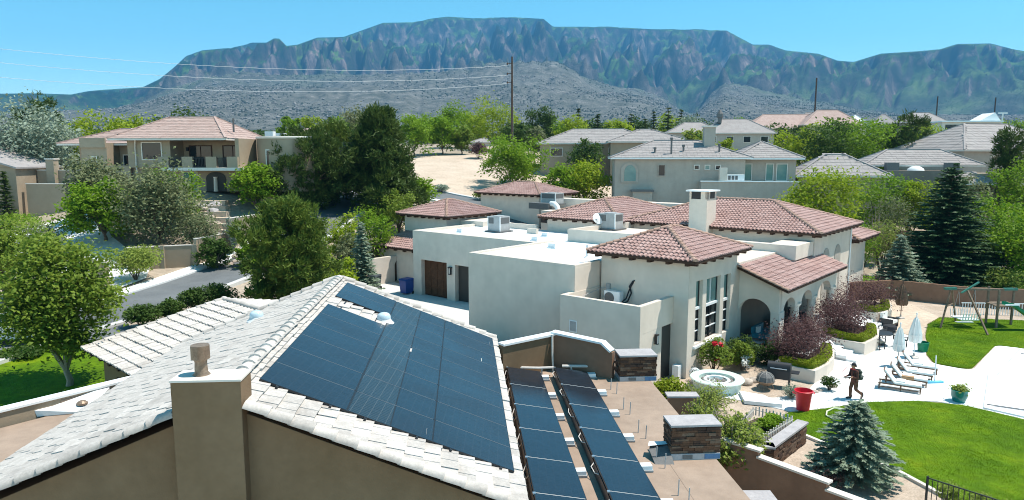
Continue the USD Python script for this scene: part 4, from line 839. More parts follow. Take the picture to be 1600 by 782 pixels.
def broad(name, label, x, y, h, w, material, seed, leaves=5000, ls=.16, z=None, trunk=.3, bark='bark', lobes=11, clear=.22, cat='tree', group=None, gap=.5, squash=1.0):
    """a leafy crown of clumped lobes on a forked trunk"""
    r = np.random.default_rng(seed); z = tz(x, y) if z is None else z; h = measured(h, y, z); o = np.array([x, y, z])
    t = Thing(name, label, cat, o, group=group)
    ch = h * (1 - clear); cz = z + h * clear + ch / 2
    L = []
    for i in range(lobes):
        th = 2.4 * i + r.uniform(-.5, .5); ph = (i + .5) / lobes * 2 - 1
        q = np.sqrt(max(0, 1 - ph * ph * .85)); d = r.uniform(.45, .72)
        L.append([x + w / 2 * d * q * cos(th), y + w / 2 * d * q * sin(th), cz + ch / 2 * .62 * ph])
    L = np.array(L); R = r.uniform(.28, .46, lobes) * min(w, ch * 1.2) * .62
    # sub clumps on every lobe, leaves on every clump
    nc = 9; C = []
    per = max(4, leaves // (lobes * nc))
    for l, rad in zip(L, R):
        for k in range(nc):
            d = r.normal(size=3); d[2] = d[2] * .8 + .15; d /= np.linalg.norm(d)
            cc = l + d * rad * r.uniform(.55, 1.05) * np.array([1, 1, squash]); m = int(per * r.uniform(.6, 1.4))
            p = r.normal(size=(m, 3)) * rad * gap * .62 * np.array([1, 1, .7]); C.append(cc + p)
    C = np.vstack(C); C = C[C[:, 2] > z + .05 * h]
    t.part('crown', T(*leaf_mesh(C, ls, r)), material)
    fork = o + [0, 0, h * clear * .9]; tr = [tube([o - [0, 0, .2], o + [.02 * h, 0, h * clear * .5], fork], np.array([1.25, .95, .8]) * trunk * .5, 8)]
    tr += limb_tubes(fork, L[r.permutation(lobes)[:min(lobes, 8)]], trunk * .3, r)
    t.part('trunk', tr, bark, smooth=50)
    return t
def conifer(name, label, x, y, h, w, material, seed, z=None, whorls=22, per=11, ls=.12, clear=.06, droop=.25, dens=1.0, cat='tree', shape=.95, group=None):
    """a layered spruce: whorls of drooping branches carrying needle sprays"""
    r = np.random.default_rng(seed); z = tz(x, y) if z is None else z; h = measured(h, y, z); o = np.array([x, y, z]); t = Thing(name, label, cat, o, group=group)
    C, D, S, twigs = [], [], [], []
    for i in range(whorls):
        f = (i + .3) / whorls; hh = z + h * (clear + (1 - clear) * f); Rr = w / 2 * (1 - f) ** shape + .03 * w
        m = max(4, int(per * (1 - .5 * f)))
        for k in range(m):
            th = 2 * pi * (k + r.uniform(-.35, .35)) / m + i * 1.1; L = Rr * r.uniform(.72, 1.12); d = np.array([cos(th), sin(th), 0.0])
            ns = max(4, int(L / (ls * .9) * dens))
            s = np.linspace(.12, 1, ns) + r.uniform(-.03, .03, ns)
            P = np.array([x, y, hh]) + d * (s * L)[:, None]; P[:, 2] += -droop * L * s + droop * .75 * L * s ** 2.4 + h * .012 * r.normal()
            side = np.array([-d[1], d[0], 0.0])
            for sg in (-1, 0, 1):
                dirv = d * .75 + side * sg * .75; dirv = dirv / np.linalg.norm(dirv); wdt = L * .22 * (1 - s * .75) * abs(sg)
                C.append(P + side * sg * wdt[:, None] * .55 + [0, 0, -.01]); D.append(np.tile(dirv, (ns, 1)) + r.normal(0, .16, (ns, 3)) + [0, 0, .08]); S.append(np.full(ns, 1.0) * (1.25 if sg == 0 else 1.05))
            twigs.append((np.array([x, y, hh]), P[-1]))
    C, D, S = np.vstack(C), np.vstack(D), np.concatenate(S); k = len(C); D /= np.linalg.norm(D, axis=1, keepdims=True)
    nrm = r.normal(size=(k, 3)) * .45 + [0, 0, 1.0]; v = np.cross(nrm, D); v /= np.linalg.norm(v, axis=1, keepdims=True); nn = np.cross(D, v)
    s = (S * ls * r.uniform(.75, 1.3, k))[:, None]
    V = np.stack([C - D * s * .8, C - v * s * .42 + nn * s * .22, C + D * s * 1.1, C + v * s * .42 + nn * s * .22], 1).reshape(-1, 3); b = np.arange(k) * 4
    t.part('crown', T(V, np.concatenate([np.stack([b, b + 1, b + 3], 1), np.stack([b + 1, b + 2, b + 3], 1)])), material)
    t.part('trunk', [tube([o - [0, 0, .2], o + [0, 0, h * .5], o + [0, 0, h * .98]], np.array([1, .55, .1]) * .028 * h, 7)], 'bark', smooth=50)
    return t
def tufted(name, label, x, y, h, w, material, seed, z=None, clumps=150, blades=34, ls=.3, clear=.12, bark='bark', lobes=12, cat='tree', point=0.0, radf=.27):
    """a pine or juniper: tufts of needle blades pointing up and out over rounded boughs"""
    r = np.random.default_rng(seed); z = tz(x, y) if z is None else z; h = measured(h, y, z); o = np.array([x, y, z]); t = Thing(name, label, cat, o)
    ch = h * (1 - clear); C, D = [], []; L = []
    for i in range(lobes):
        f = (i + .5) / lobes; th = 2.4 * i + r.uniform(-.4, .4); q = (np.sqrt(max(.05, 1 - (2 * f - 1) ** 2)) * (1 - point * f) if point < .5 else (1 - f) ** .8 + .08) * (r.uniform(.35, 1.25) if radf < .2 else 1)
        L.append([x + w / 2 * .62 * q * cos(th), y + w / 2 * .62 * q * sin(th), z + h * clear + ch * (.08 + .84 * f)])
    L = np.array(L); rad = w * radf
    for l in L:
        f = (l[2] - z) / h; rr = rad * (1 - .55 * point * f) * r.uniform(.8, 1.15)
        for k in range(clumps // lobes):
            d = r.normal(size=3); d[2] = d[2] * .8 + .25; d /= np.linalg.norm(d); c = l + d * rr * r.uniform(.65, 1.05) * np.array([1, 1, .8])
            dd = r.normal(size=(blades, 3)) * .75 + d + [0, 0, .5]; dd /= np.linalg.norm(dd, axis=1, keepdims=True)
            C.append(c + r.normal(size=(blades, 3)) * ls * .55); D.append(dd)
    C, D = np.vstack(C), np.vstack(D); k = len(C); v = np.cross(D, r.normal(size=(k, 3))); v /= np.linalg.norm(v, axis=1, keepdims=True); s = (ls * r.uniform(.6, 1.3, k))[:, None]
    V = np.stack([C - v * s * .17, C + v * s * .17, C + D * s + v * s * .04, C + D * s - v * s * .04], 1).reshape(-1, 3); b = np.arange(k) * 4
    t.part('crown', T(V, np.concatenate([np.stack([b, b + 1, b + 2], 1), np.stack([b, b + 2, b + 3], 1)])), material)
    base = o + [0, 0, h * clear]
    t.part('trunk', [tube([o - [0, 0, .2], base, o + [0, 0, h * .85]], np.array([.03, .025, .006]) * h, 7)] + limb_tubes(o + [0, 0, h * .3], L[::2], .012 * h, r), bark, smooth=50)
    return t
def shrub(name, label, x, y, h, w, material, seed, z=None, leaves=1500, ls=.07, cat='shrub', group=None, lobes=7):
    """a low bush: stems from the ground and clumps of leaves"""
    r = np.random.default_rng(seed); z = tz(x, y) if z is None else z; h = measured(h, y, z); o = np.array([x, y, z]); t = Thing(name, label, cat, o, group=group)
    C = []; tips = []
    for i in range(lobes):
        th = 2.4 * i; q = np.sqrt((i + .3) / lobes) * .62; c = o + [w / 2 * q * cos(th), w / 2 * q * sin(th), h * (.42 + .3 * (1 - q) + r.uniform(-.06, .12))]; tips.append(c)
        m = leaves // lobes; d = r.normal(size=(m, 3)); d /= np.linalg.norm(d, axis=1, keepdims=True)
        C.append(c + d * np.array([w * .27, w * .27, h * .33]) * (r.uniform(.35, 1, (m, 1)) ** .6) + r.normal(0, .02, (m, 3)))
    C = np.vstack(C); C = C[C[:, 2] > z + .02]
    t.part('foliage', T(*leaf_mesh(C, ls, r)), material); t.part('stems', limb_tubes(o - [0, 0, .05], np.array(tips), .02 + .012 * h, r, 5), 'bark')
    return t
def wispy(name, label, x, y, h, w, material, seed, z=None, stems=60, ls=.05, cat='shrub', leaves=26, arch_=.35):
    """thin arching stems with small leaves along them"""
    r = np.random.default_rng(seed); z = tz(x, y) if z is None else z; h = measured(h, y, z); o = np.array([x, y, z]); t = Thing(name, label, cat, o); C, st = [], []
    for i in range(stems):
        th = r.uniform(0, 2 * pi); R = w / 2 * np.sqrt(r.uniform(0.02, 1)); H = h * r.uniform(.6, 1.05) * (1 - .35 * (2 * R / w) ** 2); s = np.linspace(0, 1, 6)[:, None]
        p = o + np.column_stack([R * cos(th) * s ** 1.3, R * sin(th) * s ** 1.3, H * (s - arch_ * .4 * s ** 3)]); p += r.normal(0, .012 * h, p.shape) * s; st.append(tube(p, np.linspace(.012, .004, 6) * max(.7, h), 4))
        k = r.uniform(.25, 1, leaves)[:, None]; idx = k * 5; lo = np.clip(idx.astype(int), 0, 4); q = p[lo[:, 0]] * (1 - (idx - lo)) + p[lo[:, 0] + 1] * (idx - lo); C.append(q + r.normal(0, .035 * w, q.shape))
    C = np.vstack(C); t.part('stems', st, 'pale_bark'); t.part('foliage', T(*leaf_mesh(C, ls, r)), material); return t

def P3(px, d, py=None):
    """measured bearing px and distance d metres ahead -> x, y"""
    return ((px - 800) / 1085 * d, d)
# left of the picture
broad('ash_tree', 'large leafy green tree filling the left edge beside the front lawn', -19.9, 30.0, 7.3, 4.3, 'leaf_ash', 11, 17000, .105, z=1.2, trunk=.3, lobes=20, bark='pale_bark', clear=.15, gap=.75)
broad('ash_tree', 'leafy green tree behind the large front tree at the left picture edge', -33.5, 45, 5.6, 5.6, 'leaf_ash', 12, 6000, .14, trunk=.3, lobes=12)
broad('driveway_tree', 'bright green leafy tree standing beside the pale driveway', -36.0, 61, -290, 7.0, 'leaf_bright', 13, 8000, .17, lobes=14, clear=.14, trunk=.3)
broad('olive_tree', 'grey green feathery tree right of the bright driveway tree', -30.7, 60, -262, 6.6, 'leaf_olive', 14, 9000, .15, lobes=15, clear=.1, gap=.75)
broad('silver_tree', 'tall silvery blue tree beside the tan house', -65.5, 96, -160, 11.5, 'leaf_silver', 15, 9000, .24, lobes=16, clear=.08, gap=.7)
tufted('pine_tree', 'dark green pine leaning above the silvery tree', -70, 104, -148, 6.5, 'needle_dark', 16, clumps=200, blades=30, ls=.5)
broad('shrub_tree', 'pale olive bush in front of the tan house left wing', -39.5, 66, -243, 5.6, 'leaf_olive', 17, 6000, .16, lobes=12, clear=.05, cat='shrub')
broad('shrub_tree', 'green bush below the tan house large window', -31.4, 65, -262, 4.6, 'leaf_bright', 18, 4500, .15, lobes=10, clear=.05, cat='shrub')
shrub('round_shrub', 'rounded olive shrub behind the roadside garden wall', -26.6, 58.5, -333, 4.2, 'leaf_olive', 19, leaves=3500, ls=.1)
shrub('gate_shrub', 'bushy green shrub growing beside the driveway gate pier', -28.3, 51.5, -384, 4.4, 'leaf_wisp', 20, leaves=3800, ls=.1)
wispy('pale_sapling', 'thin pale grey green sapling among the rock terraces', -24.6, 60.5, -320, 2.2, 'leaf_silver', 21, stems=40, ls=.1)
conifer('cypress', 'slim dark cypress against the left edge house', -61.2, 84, -268, 1.6, 'needle_dark', 22, whorls=26, per=8, ls=.2, droop=-.6, shape=.45)
for i, (px, d, h, w, lab) in enumerate([(30, 66, -330, 5, 'clipped green hedge below the left edge house'), (12, 34, -555, 2.6, 'dark low hedge in front of the white car'), (60, 58, -350, 5, 'low grey green shrub left of the driveway')]):
    shrub('hedge', lab, *P3(px, d), h, w, ['leaf_bright', 'leaf_dark', 'leaf_olive'][i], 30 + i, leaves=2600, ls=.09, cat='hedge')
for i, (px, d, h, w, lab) in enumerate([(208, 39, -478, 2.0, 'rounded dark juniper beside the road, leftmost of the row'), (252, 40.5, -470, 1.7, 'small rounded juniper second from the left by the road'), (292, 42, -452, 1.9, 'dark juniper third from the left by the road'), (330, 43, -445, 2.4, 'wide dark juniper at the right end of the roadside row')]):
    shrub('juniper', lab, *P3(px, d), h, w, 'leaf_dark', 40 + i, leaves=3000, ls=.08, lobes=9)
tufted('pine_tree', 'big rounded pine beside the tiled roof ridge', *P3(447, 44), -308, 7.5, 'needle_pine', 50, clumps=1000, blades=44, ls=.27, lobes=40, clear=.02, radf=.145)
conifer('small_spruce', 'small blue green spruce beside the courtyard wall', *P3(563, 56), -348, 3.1, 'needle_blue', 51, ls=.16, whorls=26, per=16, dens=1.2, droop=.1)
tufted('pine_tree', 'tall dark pine behind the near pine, largest of the group', *P3(594, 76), -166, 10.8, 'needle_dark', 52, clumps=900, blades=42, ls=.44, lobes=40, clear=.03, point=.55, radf=.17)
tufted('juniper_tree', 'dark juniper left of the largest dark pine', *P3(488, 74), -205, 9.6, 'needle_dark', 53, clumps=800, blades=38, ls=.38, lobes=36, radf=.17, clear=.02)
tufted('juniper_tree', 'tall dark juniper between the two dark conifers behind', *P3(528, 80), -194, 7.0, 'needle_pine', 531, clumps=480, blades=36, ls=.45, lobes=18, clear=.02, point=.55)
broad('leafy_tree', 'bright green leafy bush left of the dark junipers', *P3(402, 70), -252, 4.6, 'leaf_bright', 54, 4500, .16, lobes=10, clear=.03)
broad('leafy_bush', 'green leafy bush beside the rear tower roof', *P3(600, 74), -312, 5.0, 'leaf_bright', 55, 4500, .13, lobes=10, clear=.05, cat='shrub')
broad('leafy_bush', 'yellow green bush between the near pine and the small spruce', *P3(535, 62), -328, 3.4, 'leaf_lime', 56, 3600, .12, lobes=9, clear=.05, cat='shrub')
broad('leafy_bush', 'pale green bush behind the rear tower roof', *P3(655, 84), -278, 4.0, 'leaf_bright', 57, 3600, .16, lobes=9, clear=.05, cat='shrub')
for i, (px, d, h, w) in enumerate([(660, 98, 1.5, 2.6), (690, 101, 1.2, 2.6), (752, 95, 1.4, 2.4)]):
    shrub('sage_bush', ['grey sage bush at the left end of the sandy lot kerb', 'round grey sage bush near the middle of the sandy lot kerb', 'pale dry bush at the sandy lot corner beside the rear tower'][i], *P3(px, d), h, w, ['leaf_silver', 'leaf_silver', 'leaf_wisp'][i], 60 + i, leaves=900, ls=.12)
for i, a in enumerate([(585, 66, -326, 4.6, 'leaf_bright', 'green bush against the left wall of the rear tower'), (622, 71, -296, 4.0, 'leaf_ash', 'taller green bush behind the entrance roof'), (520, 52, -395, 3.2, 'leaf_lime', 'yellow green bush at the right foot of the near pine'), (545, 60, -360, 3.0, 'leaf_olive', 'grey green bush behind the small spruce'), (330, 56, -372, 2.6, 'leaf_dark', 'dark bush behind the stepped garden wall'), (392, 57, -376, 3.2, 'leaf_bright', 'clipped bush at the right end of the stepped garden wall')]):
    broad('side_bush', a[5], *P3(a[0], a[1]), a[2], a[3], a[4], 230 + i, 3600, .12, lobes=10, clear=.03, cat='shrub')
shrub('purple_bush', 'dark reddish round bush on the sandy lot', *P3(748, 138), -224, 4.2, 'leaf_purple', 64, leaves=1500, ls=.16)
# row beyond the sandy lot
for i, a in enumerate([(648, 142, -180, 10.5, 'leaf_bright', 'wide bright green tree at the left end of the row beyond the sandy lot'), (692, 146, -180, 6.5, 'leaf_bright', 'light green tree second in the row beyond the sandy lot'), (722, 146, -196, 4.4, 'leaf_ash', 'small slim green tree beside the sandy lot'),
        (712, 165, -159, 9.6, 'leaf_bright', 'tall dark leaved green tree left of the utility pole'), (770, 160, -157, 11.5, 'leaf_lime', 'large yellow green tree beside the utility pole'), (806, 150, -192, 8.0, 'leaf_dark', 'olive green tree below the utility pole'),
        (845, 165, -164, 7.8, 'leaf_dark', 'round dark green tree right of the utility pole'), (895, 160, -182, 8.6, 'leaf_lime', 'low yellow green tree right of the round dark tree'), (835, 150, -200, 5.0, 'leaf_olive', 'grey green bush in front of the round dark tree')]):
    broad('row_tree', a[5], *P3(a[0], a[1]), a[2], a[3], a[4], 70 + i, 3600, .26, lobes=11, clear=.12)
for i, a in enumerate([(902, 185, -168, 4.4), (932, 190, -177, 5.0), (983, 195, -177, 6.0), (1040, 190, -167, 7.0), (1018, 200, -172, 5.5), (1060, 210, -170, 6), (1005, 180, -185, 5), (520, 170, -182, 5)]):
    conifer('far_conifer', 'small dark conifer on the skyline ' + ['right of the yellow green tree', 'above the grey house hip roof', 'between the bushes above the grey roofs', 'with a broad pointed crown above the grey roofs', 'beside the broad pointed conifer', 'left of the far hip roof chimney', 'low behind the flat grey roofs', 'above the curved wall of the tan house'][i], *P3(a[0], a[1]), a[2], a[3], 'needle_dark', 85 + i, whorls=14, per=9, ls=.38)
for i, a in enumerate([(1072, 185, -173, 7.5, 'leaf_silver', 'pale silvery tree above the grey roofs'), (1090, 112, -190, 5.0, 'leaf_wisp', 'pale spiky shrub behind the grey house chimney'), (972, 150, -186, 6.0, 'leaf_lime', 'low yellow green bush above the grey roof ridge'),
        (460, 165, -178, 6.0, 'leaf_bright', 'green tree behind the curved tan wall, left one'), (492, 165, -181, 6.0, 'leaf_lime', 'lighter green tree behind the curved tan wall, right one'), (170, 120, -180, 12, 'leaf_lime', 'wide yellow green tree behind the tan house left roof'), (225, 125, -177, 10, 'leaf_lime', 'yellow green tree rising between the two tan roofs'),
        (295, 120, -171, 12, 'leaf_dark', 'dark green tree crest behind the tan house main roof'), (112, 105, -183, 6, 'leaf_lime', 'bright yellow green tree beside the dark leaning pine'), (565, 150, -166, 8, 'leaf_olive', 'olive tree behind the tallest dark pine')]):
    broad('far_tree', a[5], *P3(a[0], a[1]), a[2], a[3], a[4], 100 + i, 3000, .3, lobes=10, clear=.1)
ORD = 'first second third fourth fifth sixth seventh eighth ninth tenth eleventh twelfth thirteenth fourteenth fifteenth sixteenth seventeenth eighteenth nineteenth twentieth'.split()
BELT = [(540, 185, 183, 8, 1), (600, 190, 180, 9, 0), (668, 195, 178, 9, 1), (742, 200, 176, 9, 0), (870, 200, 183, 9, 1), (925, 205, 188, 9, 2), (960, 190, 186, 9, 0), (998, 210, 183, 8, 2), (1046, 215, 178, 10, 0), (1090, 225, 180, 9, 2), (1148, 235, 181, 9, 1), (1215, 178, 190, 9, 2), (1262, 150, 192, 9, 0), (1305, 150, 188, 9, 1), (1370, 155, 188, 9, 2), (1440, 185, 190, 9, 0), (1488, 135, 204, 7, 1), (1545, 240, 186, 9, 0), (1580, 200, 188, 10, 1), (1620, 200, 184, 10, 0)]
for i, (px, d, py, w, m) in enumerate(BELT): broad('belt_tree', ['yellow green', 'mid green', 'dark green'][m] + ' rounded tree in the far belt of trees, %s from the left' % ORD[i], *P3(px, d), -py, w, ['leaf_lime', 'leaf_bright', 'leaf_dark'][m], 300 + i, 2400, .36, lobes=10, clear=.05)
# behind the white house
broad('round_tree', 'dense bright green round tree behind the guest wing roof', *P3(804, 108), -217, 13, 'leaf_bright', 120, 9000, .2, lobes=16, clear=.06)
broad('leafy_tree', 'loose green tree left of the grey neighbour house', *P3(912, 98), -252, 7.6, 'leaf_lime', 121, 5600, .2, lobes=12, clear=.05)
broad('leafy_tree', 'dark feathery tree in front of the flat grey house behind', *P3(912, 118), -214, 6.4, 'leaf_dark', 122, 4500, .2, lobes=11, clear=.05)
broad('leafy_tree', 'lime green bush between the guest wing and the grey neighbour house', *P3(872, 96), -255, 5.0, 'leaf_bright', 123, 3600, .18, lobes=9, clear=.05)
broad('leafy_tree', 'bright lime tree behind the long clay roof right end', *P3(1278, 74), -260, 8.4, 'leaf_lime', 124, 8000, .17, lobes=14, clear=.04)
broad('leafy_tree', 'dark green tree at the right side of the grey neighbour house', *P3(1290, 112), -187, 9.5, 'leaf_dark', 125, 5000, .24, lobes=12, clear=.05)
broad('leafy_tree', 'bright green tree in the clump behind the grey neighbour house', *P3(1348, 114), -182, 11, 'leaf_bright', 126, 5600, .24, lobes=13, clear=.05)
broad('leafy_tree', 'round light green bush at the corner of the grey neighbour house', *P3(1232, 116), -204, 7.4, 'leaf_lime', 127, 3600, .22, lobes=10, clear=.05)
tufted('pine_tree', 'dark pine at the right end of the clump behind the grey neighbour house', *P3(1412, 112), -182, 6.2, 'needle_dark', 128, clumps=200, blades=34, ls=.5)
broad('leafy_tree', 'small yellow green tree left of the grey neighbour chimney', *P3(1128, 116), -205, 4.0, 'leaf_lime', 129, 2500, .2, lobes=8, clear=.05)
for i, a in enumerate([(1372, 80, -264, 6.5, 'leaf_bright', 'loose green bush above the brown garden wall, left one'), (1425, 79, -270, 5.0, 'leaf_lime', 'lighter green bush above the brown garden wall, right one'), (1505, 74, -262, 4.6, 'leaf_olive', 'grey green bush behind the tall dark spruce'),
        (1562, 66, -296, 6.4, 'leaf_bright', 'big green bush at the right edge beside the tall spruce'), (1605, 60, -330, 6.0, 'leaf_bright', 'dense green bush cut by the right edge of the picture'), (1540, 62, -385, 5.0, 'leaf_dark', 'dark green bush in the shade right of the tall spruce'), (1592, 78, -236, 6.0, 'leaf_bright', 'tall green tree at the right edge below the pale roof')]):
    broad('garden_bush', a[5], *P3(a[0], a[1]), a[2], a[3], a[4], 140 + i, 5200, .15, lobes=12, clear=.04, cat='shrub')
for i, a in enumerate([(1385, 66, -338, 4.0, 'leaf_wisp', 'green garden bush left of the small spruce'), (1350, 64, -345, 3.2, 'leaf_bright', 'garden bush behind the white house end wall'), (1398, 72, -300, 4.0, 'leaf_olive', 'bush at the foot of the brown garden wall'), (1530, 64, -425, 5.0, 'leaf_hedge', 'low yellow green hedge behind the swing set'), (1580, 58, -420, 4.0, 'leaf_wisp', 'green bush above the slide')]):
    shrub('garden_shrub', a[5], *P3(a[0], a[1]), a[2], a[3], a[4], 150 + i, leaves=2600, ls=.09)
wispy('dry_grass', 'tuft of dry straw coloured grass below the brown garden wall', *P3(1375, 70), -322, 2.4, 'leaf_straw', 156, stems=90, ls=.07)
tufted('pine_tree', 'dark pine in front of the pale roof at the right picture edge', *P3(1570, 84), -195, 5.8, 'needle_dark', 157, clumps=260, blades=40, ls=.36, lobes=16, clear=.05, point=.55)
conifer('tall_spruce', 'tall dark spruce behind the swing set, largest in the garden', *P3(1485, 62), -260, 9.8, 'needle_green', 158, z=0, whorls=40, per=18, ls=.2, dens=1.2, droop=.12, shape=.8)
conifer('blue_spruce', 'middle sized blue green spruce behind the closed brown parasol', *P3(1413, 58), -367, 5.0, 'needle_blue', 159, z=0, whorls=24, per=15, ls=.17, dens=1.2, droop=.12)
conifer('blue_spruce', 'silvery blue spruce on the gravel beside the lawn edging', 12.45, 24.0, 2.95, 3.2, 'needle_blue', 160, z=0, whorls=26, per=17, ls=.08, dens=1.3, shape=.62, droop=-.12, clear=.08)
wispy('dry_shrub', 'dark twiggy shrub at the foot of the near blue spruce', 11.3, 23.4, .9, 1.6, 'leaf_purple', 161, z=0, stems=50, ls=.04)
shrub('corner_shrub', 'yellow green bush between the far stone chimney and the side door', 7.3, 31.0, 1.5, 1.9, 'leaf_hedge', 162, z=0, leaves=2600, ls=.07)
wispy('desert_shrub', 'airy yellow green desert shrub right of the nearest stone chimney', 7.75, 23.6, 3.3, 2.7, 'leaf_wisp', 163, z=0, stems=170, ls=.075, leaves=60)
wispy('desert_shrub', 'pale wispy shrub in front of the round stone fountain', 8.9, 30.6, 1.6, 3.0, 'leaf_wisp', 164, z=0, stems=120, ls=.05, leaves=36)
wispy('desert_shrub', 'small green wispy shrub beside the flat roof edge', 7.9, 28.2, 1.9, 1.5, 'leaf_wisp', 165, z=0, stems=50, ls=.06, leaves=30)
shrub('orange_shrub', 'golden yellow flowering bush below the large blank white wall', *W.w(-11, -4.6)[:2], 1.3, 3.6, 'leaf_orange', 166, z=0, leaves=3600, ls=.07)
wispy('lavender', 'grey green lavender bush behind the red bin', 13.55, 32.4, .85, 1.1, 'leaf_silver', 167, z=0, stems=70, ls=.035, leaves=24, arch_=.1)
shrub('dark_bush', 'small dark bush beside the walking person', 15.9, 33.6, .75, .9, 'leaf_dark', 168, z=0, leaves=900, ls=.05)
for i, (x, y, h, w) in enumerate([(10.9, 36.3, 1.9, 1.9), (12.6, 36.9, 1.6, 1.3)]):
    t = shrub('rose_bush', ['rose bush with a few red flowers beside the tower window', 'rose bush with white flowers in front of the porch arch'][i], x, y, h, w, 'leaf_ash', 170 + i, z=0, leaves=2200, ls=.07)
    r = np.random.default_rng(i)
    for k in range(5 + 6 * i):
        c = np.array([x + r.normal(0, w * .2), y - w * .25 + r.normal(0, .12), h * r.uniform(.5, 1.0) if i == 0 else h * r.uniform(.25, .6)])
        t.part('flower', T(*leaf_mesh(c + r.normal(0, .055, (16, 3)), .075, r, aspect=.9)), 'red_petal' if i == 0 else 'white_petal')

# ------------------------------------------------------------------ planters, steps, hedges
def planter(lab, pts, z1, seed, hedge_side, hlab):
    t = Thing('planter', lab, 'planter', W.w(*pts[0], 0), group=None); P = Polygon(pts)
    t.part('wall', [W.mesh(prism(P.difference(P.buffer(-.22)), -.1, z1))], 'white_stucco')
    t.part('soil', [W.mesh(prism(P.buffer(-.22), 0, z1 - .12))], 'soil')
    r = np.random.default_rng(seed); line = LineString(hedge_side); h = Thing('hedge', hlab, 'hedge', W.w(*hedge_side[0], z1 - .1)); C = []
    band = line.buffer(.3); x0, y0, x1, y1 = band.bounds
    body = W.mesh(prism(line.buffer(.22), z1 - .12, z1 + .3)); h.part('inner_twigs', body, 'leaf_hedge')
    X = r.uniform((x0, y0), (x1, y1), (26000, 2)); X = X[contains_xy(band, *X.T)][:7000]; k = len(X)
    edge = np.array([line.distance(Point(*p)) for p in X]); zz = np.where(r.random(k) < .55, z1 + .34 + .02 * r.normal(size=k), r.uniform(z1 - .06, z1 + .36, k)); zz = zz - .12 * (edge / .3) ** 3
    keep = (edge > .2) | (zz > z1 + .28)
    h.part('foliage', T(*leaf_mesh(W.pts(np.column_stack([X, zz]))[keep], .04, r, up=.6, aspect=.7)), 'leaf_hedge')
planter('white stucco planter nearest the walking person, with a hedge rim', [(3.3, 3.5), (5.5, 3.4), (5.65, 5.0), (5.55, 6.6), (5.0, 8.5), (3.2, 8.7)], .72, 1, [(3.8, 3.85), (5.1, 3.8), (5.25, 5.1), (5.15, 6.5), (4.7, 8.0)], 'clipped yellow green hedge rimming the nearest white planter')
planter('white stucco planter between the two flights of patio steps', [(3.2, 11.4), (4.6, 10.4), (6.15, 10.4), (6.4, 12.6), (5.9, 15.0), (3.2, 15.2)], .82, 2, [(3.7, 11.7), (4.8, 10.85), (5.8, 10.9), (5.95, 12.7), (5.5, 14.5)], 'clipped yellow green hedge rimming the middle white planter')
planter('white stucco planter farthest from the pool, by the brown parasol', [(2.8, 19.2), (4.8, 19.0), (5.4, 20.8), (4.9, 23.2), (2.8, 23.2)], .95, 3, [(3.2, 19.6), (4.6, 19.4), (4.95, 20.8), (4.5, 22.7)], 'clipped yellow green hedge rimming the farthest white planter')
for lab, bb0, bb1, aa in (('white concrete steps between the near and middle planters', 8.75, 10.75, 4.0), ('white concrete steps between the middle and far planters', 15.1, 19.1, 3.6)):
    t = Thing('steps', lab, 'steps', W.w(aa, bb0, 0))
    for k in range(4): t.part('step', [wb(aa if k == 3 else aa + .02, aa + .5 + .55 * (3 - k), bb0, bb1 + (.35 * (3 - k) if bb0 < 10 else 0), -.05 + .01 * k, .165 * (k + 1))], 'patio_concrete')
for i, (a, b, h, w) in enumerate([(3.8, 5.2, 1.75, 3.3), (3.4, 8.3, 1.6, 2.6), (4.2, 12.4, 1.9, 3.3), (3.5, 15.2, 1.9, 2.6), (3.6, 20.8, 2.3, 3.6)]):
    x, y, _ = W.w(a, b)
    broad('plum_shrub', ['purple leaved shrub in the nearest white planter', 'purple leaved shrub behind the nearest planter, at the top of the steps', 'purple leaved shrub filling the middle white planter', 'purple leaved shrub against the porch behind the middle planter', 'tall reddish purple shrub in the farthest white planter'][i],
          x, y, h, w, 'leaf_purple', 180 + i, 5200, .06, z=.6, trunk=.05, lobes=15, clear=.02, cat='shrub', gap=1.45)

# ------------------------------------------------------------------ garden objects
# raised vegetable bed with stone cladding and picket fence
bed = Thing('raised_bed', 'raised vegetable bed of dark ledge stone with a pale flagstone cap', 'garden bed', (9.9, 25.2, 0))
q0, q1, q2 = np.array([7.7, 25.0]), np.array([9.75, 24.75]), np.array([12.0, 27.15])
r = np.random.default_rng(21)
def clad(t, p, q, z0, z1, core=.3):
    d = (q - p) / np.linalg.norm(q - p); n = np.array([d[1], -d[0]]); L = np.linalg.norm(q - p); zs = z0
    t.part('core_wall', [bar((*(p - n * core / 2), (z0 + z1) / 2), (*(q - n * core / 2), (z0 + z1) / 2), core, z1 - z0)], 'ledge_stone_b')
    while zs < z1 - .02:
        h = min(r.uniform(.07, .11), z1 - zs); s = -r.uniform(0, .2)
        while s < L:
            l = r.uniform(.18, .5); a, b = max(0, s), min(L, s + l); s += l + .01
            if b - a > .05: t.part('stone', bar((*(p + d * a + n * .01), zs + h / 2), (*(p + d * b + n * .01), zs + h / 2), .05 + r.uniform(0, .05), h - .012), 'ledge_stone_' + 'abc'[r.integers(3)])
        zs += h
clad(bed, q0, q1, 0, .82); clad(bed, q1, q2, 0, .82)
for p, q in ((q0, q1), (q1, q2)):
    d = (q - p) / np.linalg.norm(q - p); n = np.array([d[1], -d[0]])
    bed.part('cap', [bar((*(p - n * .16 - d * (.02 if p is q1 else .1)), .87), (*(q - n * .16 + d * .1), .87), .46, .08)], 'flag_stone')
bed.part('soil', [prism(Polygon([(7.5, 25.2), (9.6, 25.1), (11.7, 27.2), (10.4, 28.2), (8.0, 26.2)]), 0, .7)], 'soil')
pk = Thing('picket_fence', 'low cream picket fence around the vegetable bed', 'fence', (9.5, 25.8, .7))
ring = [(8.3, 25.55), (9.5, 25.35), (11.55, 27.35), (10.35, 28.5), (8.3, 25.55)]
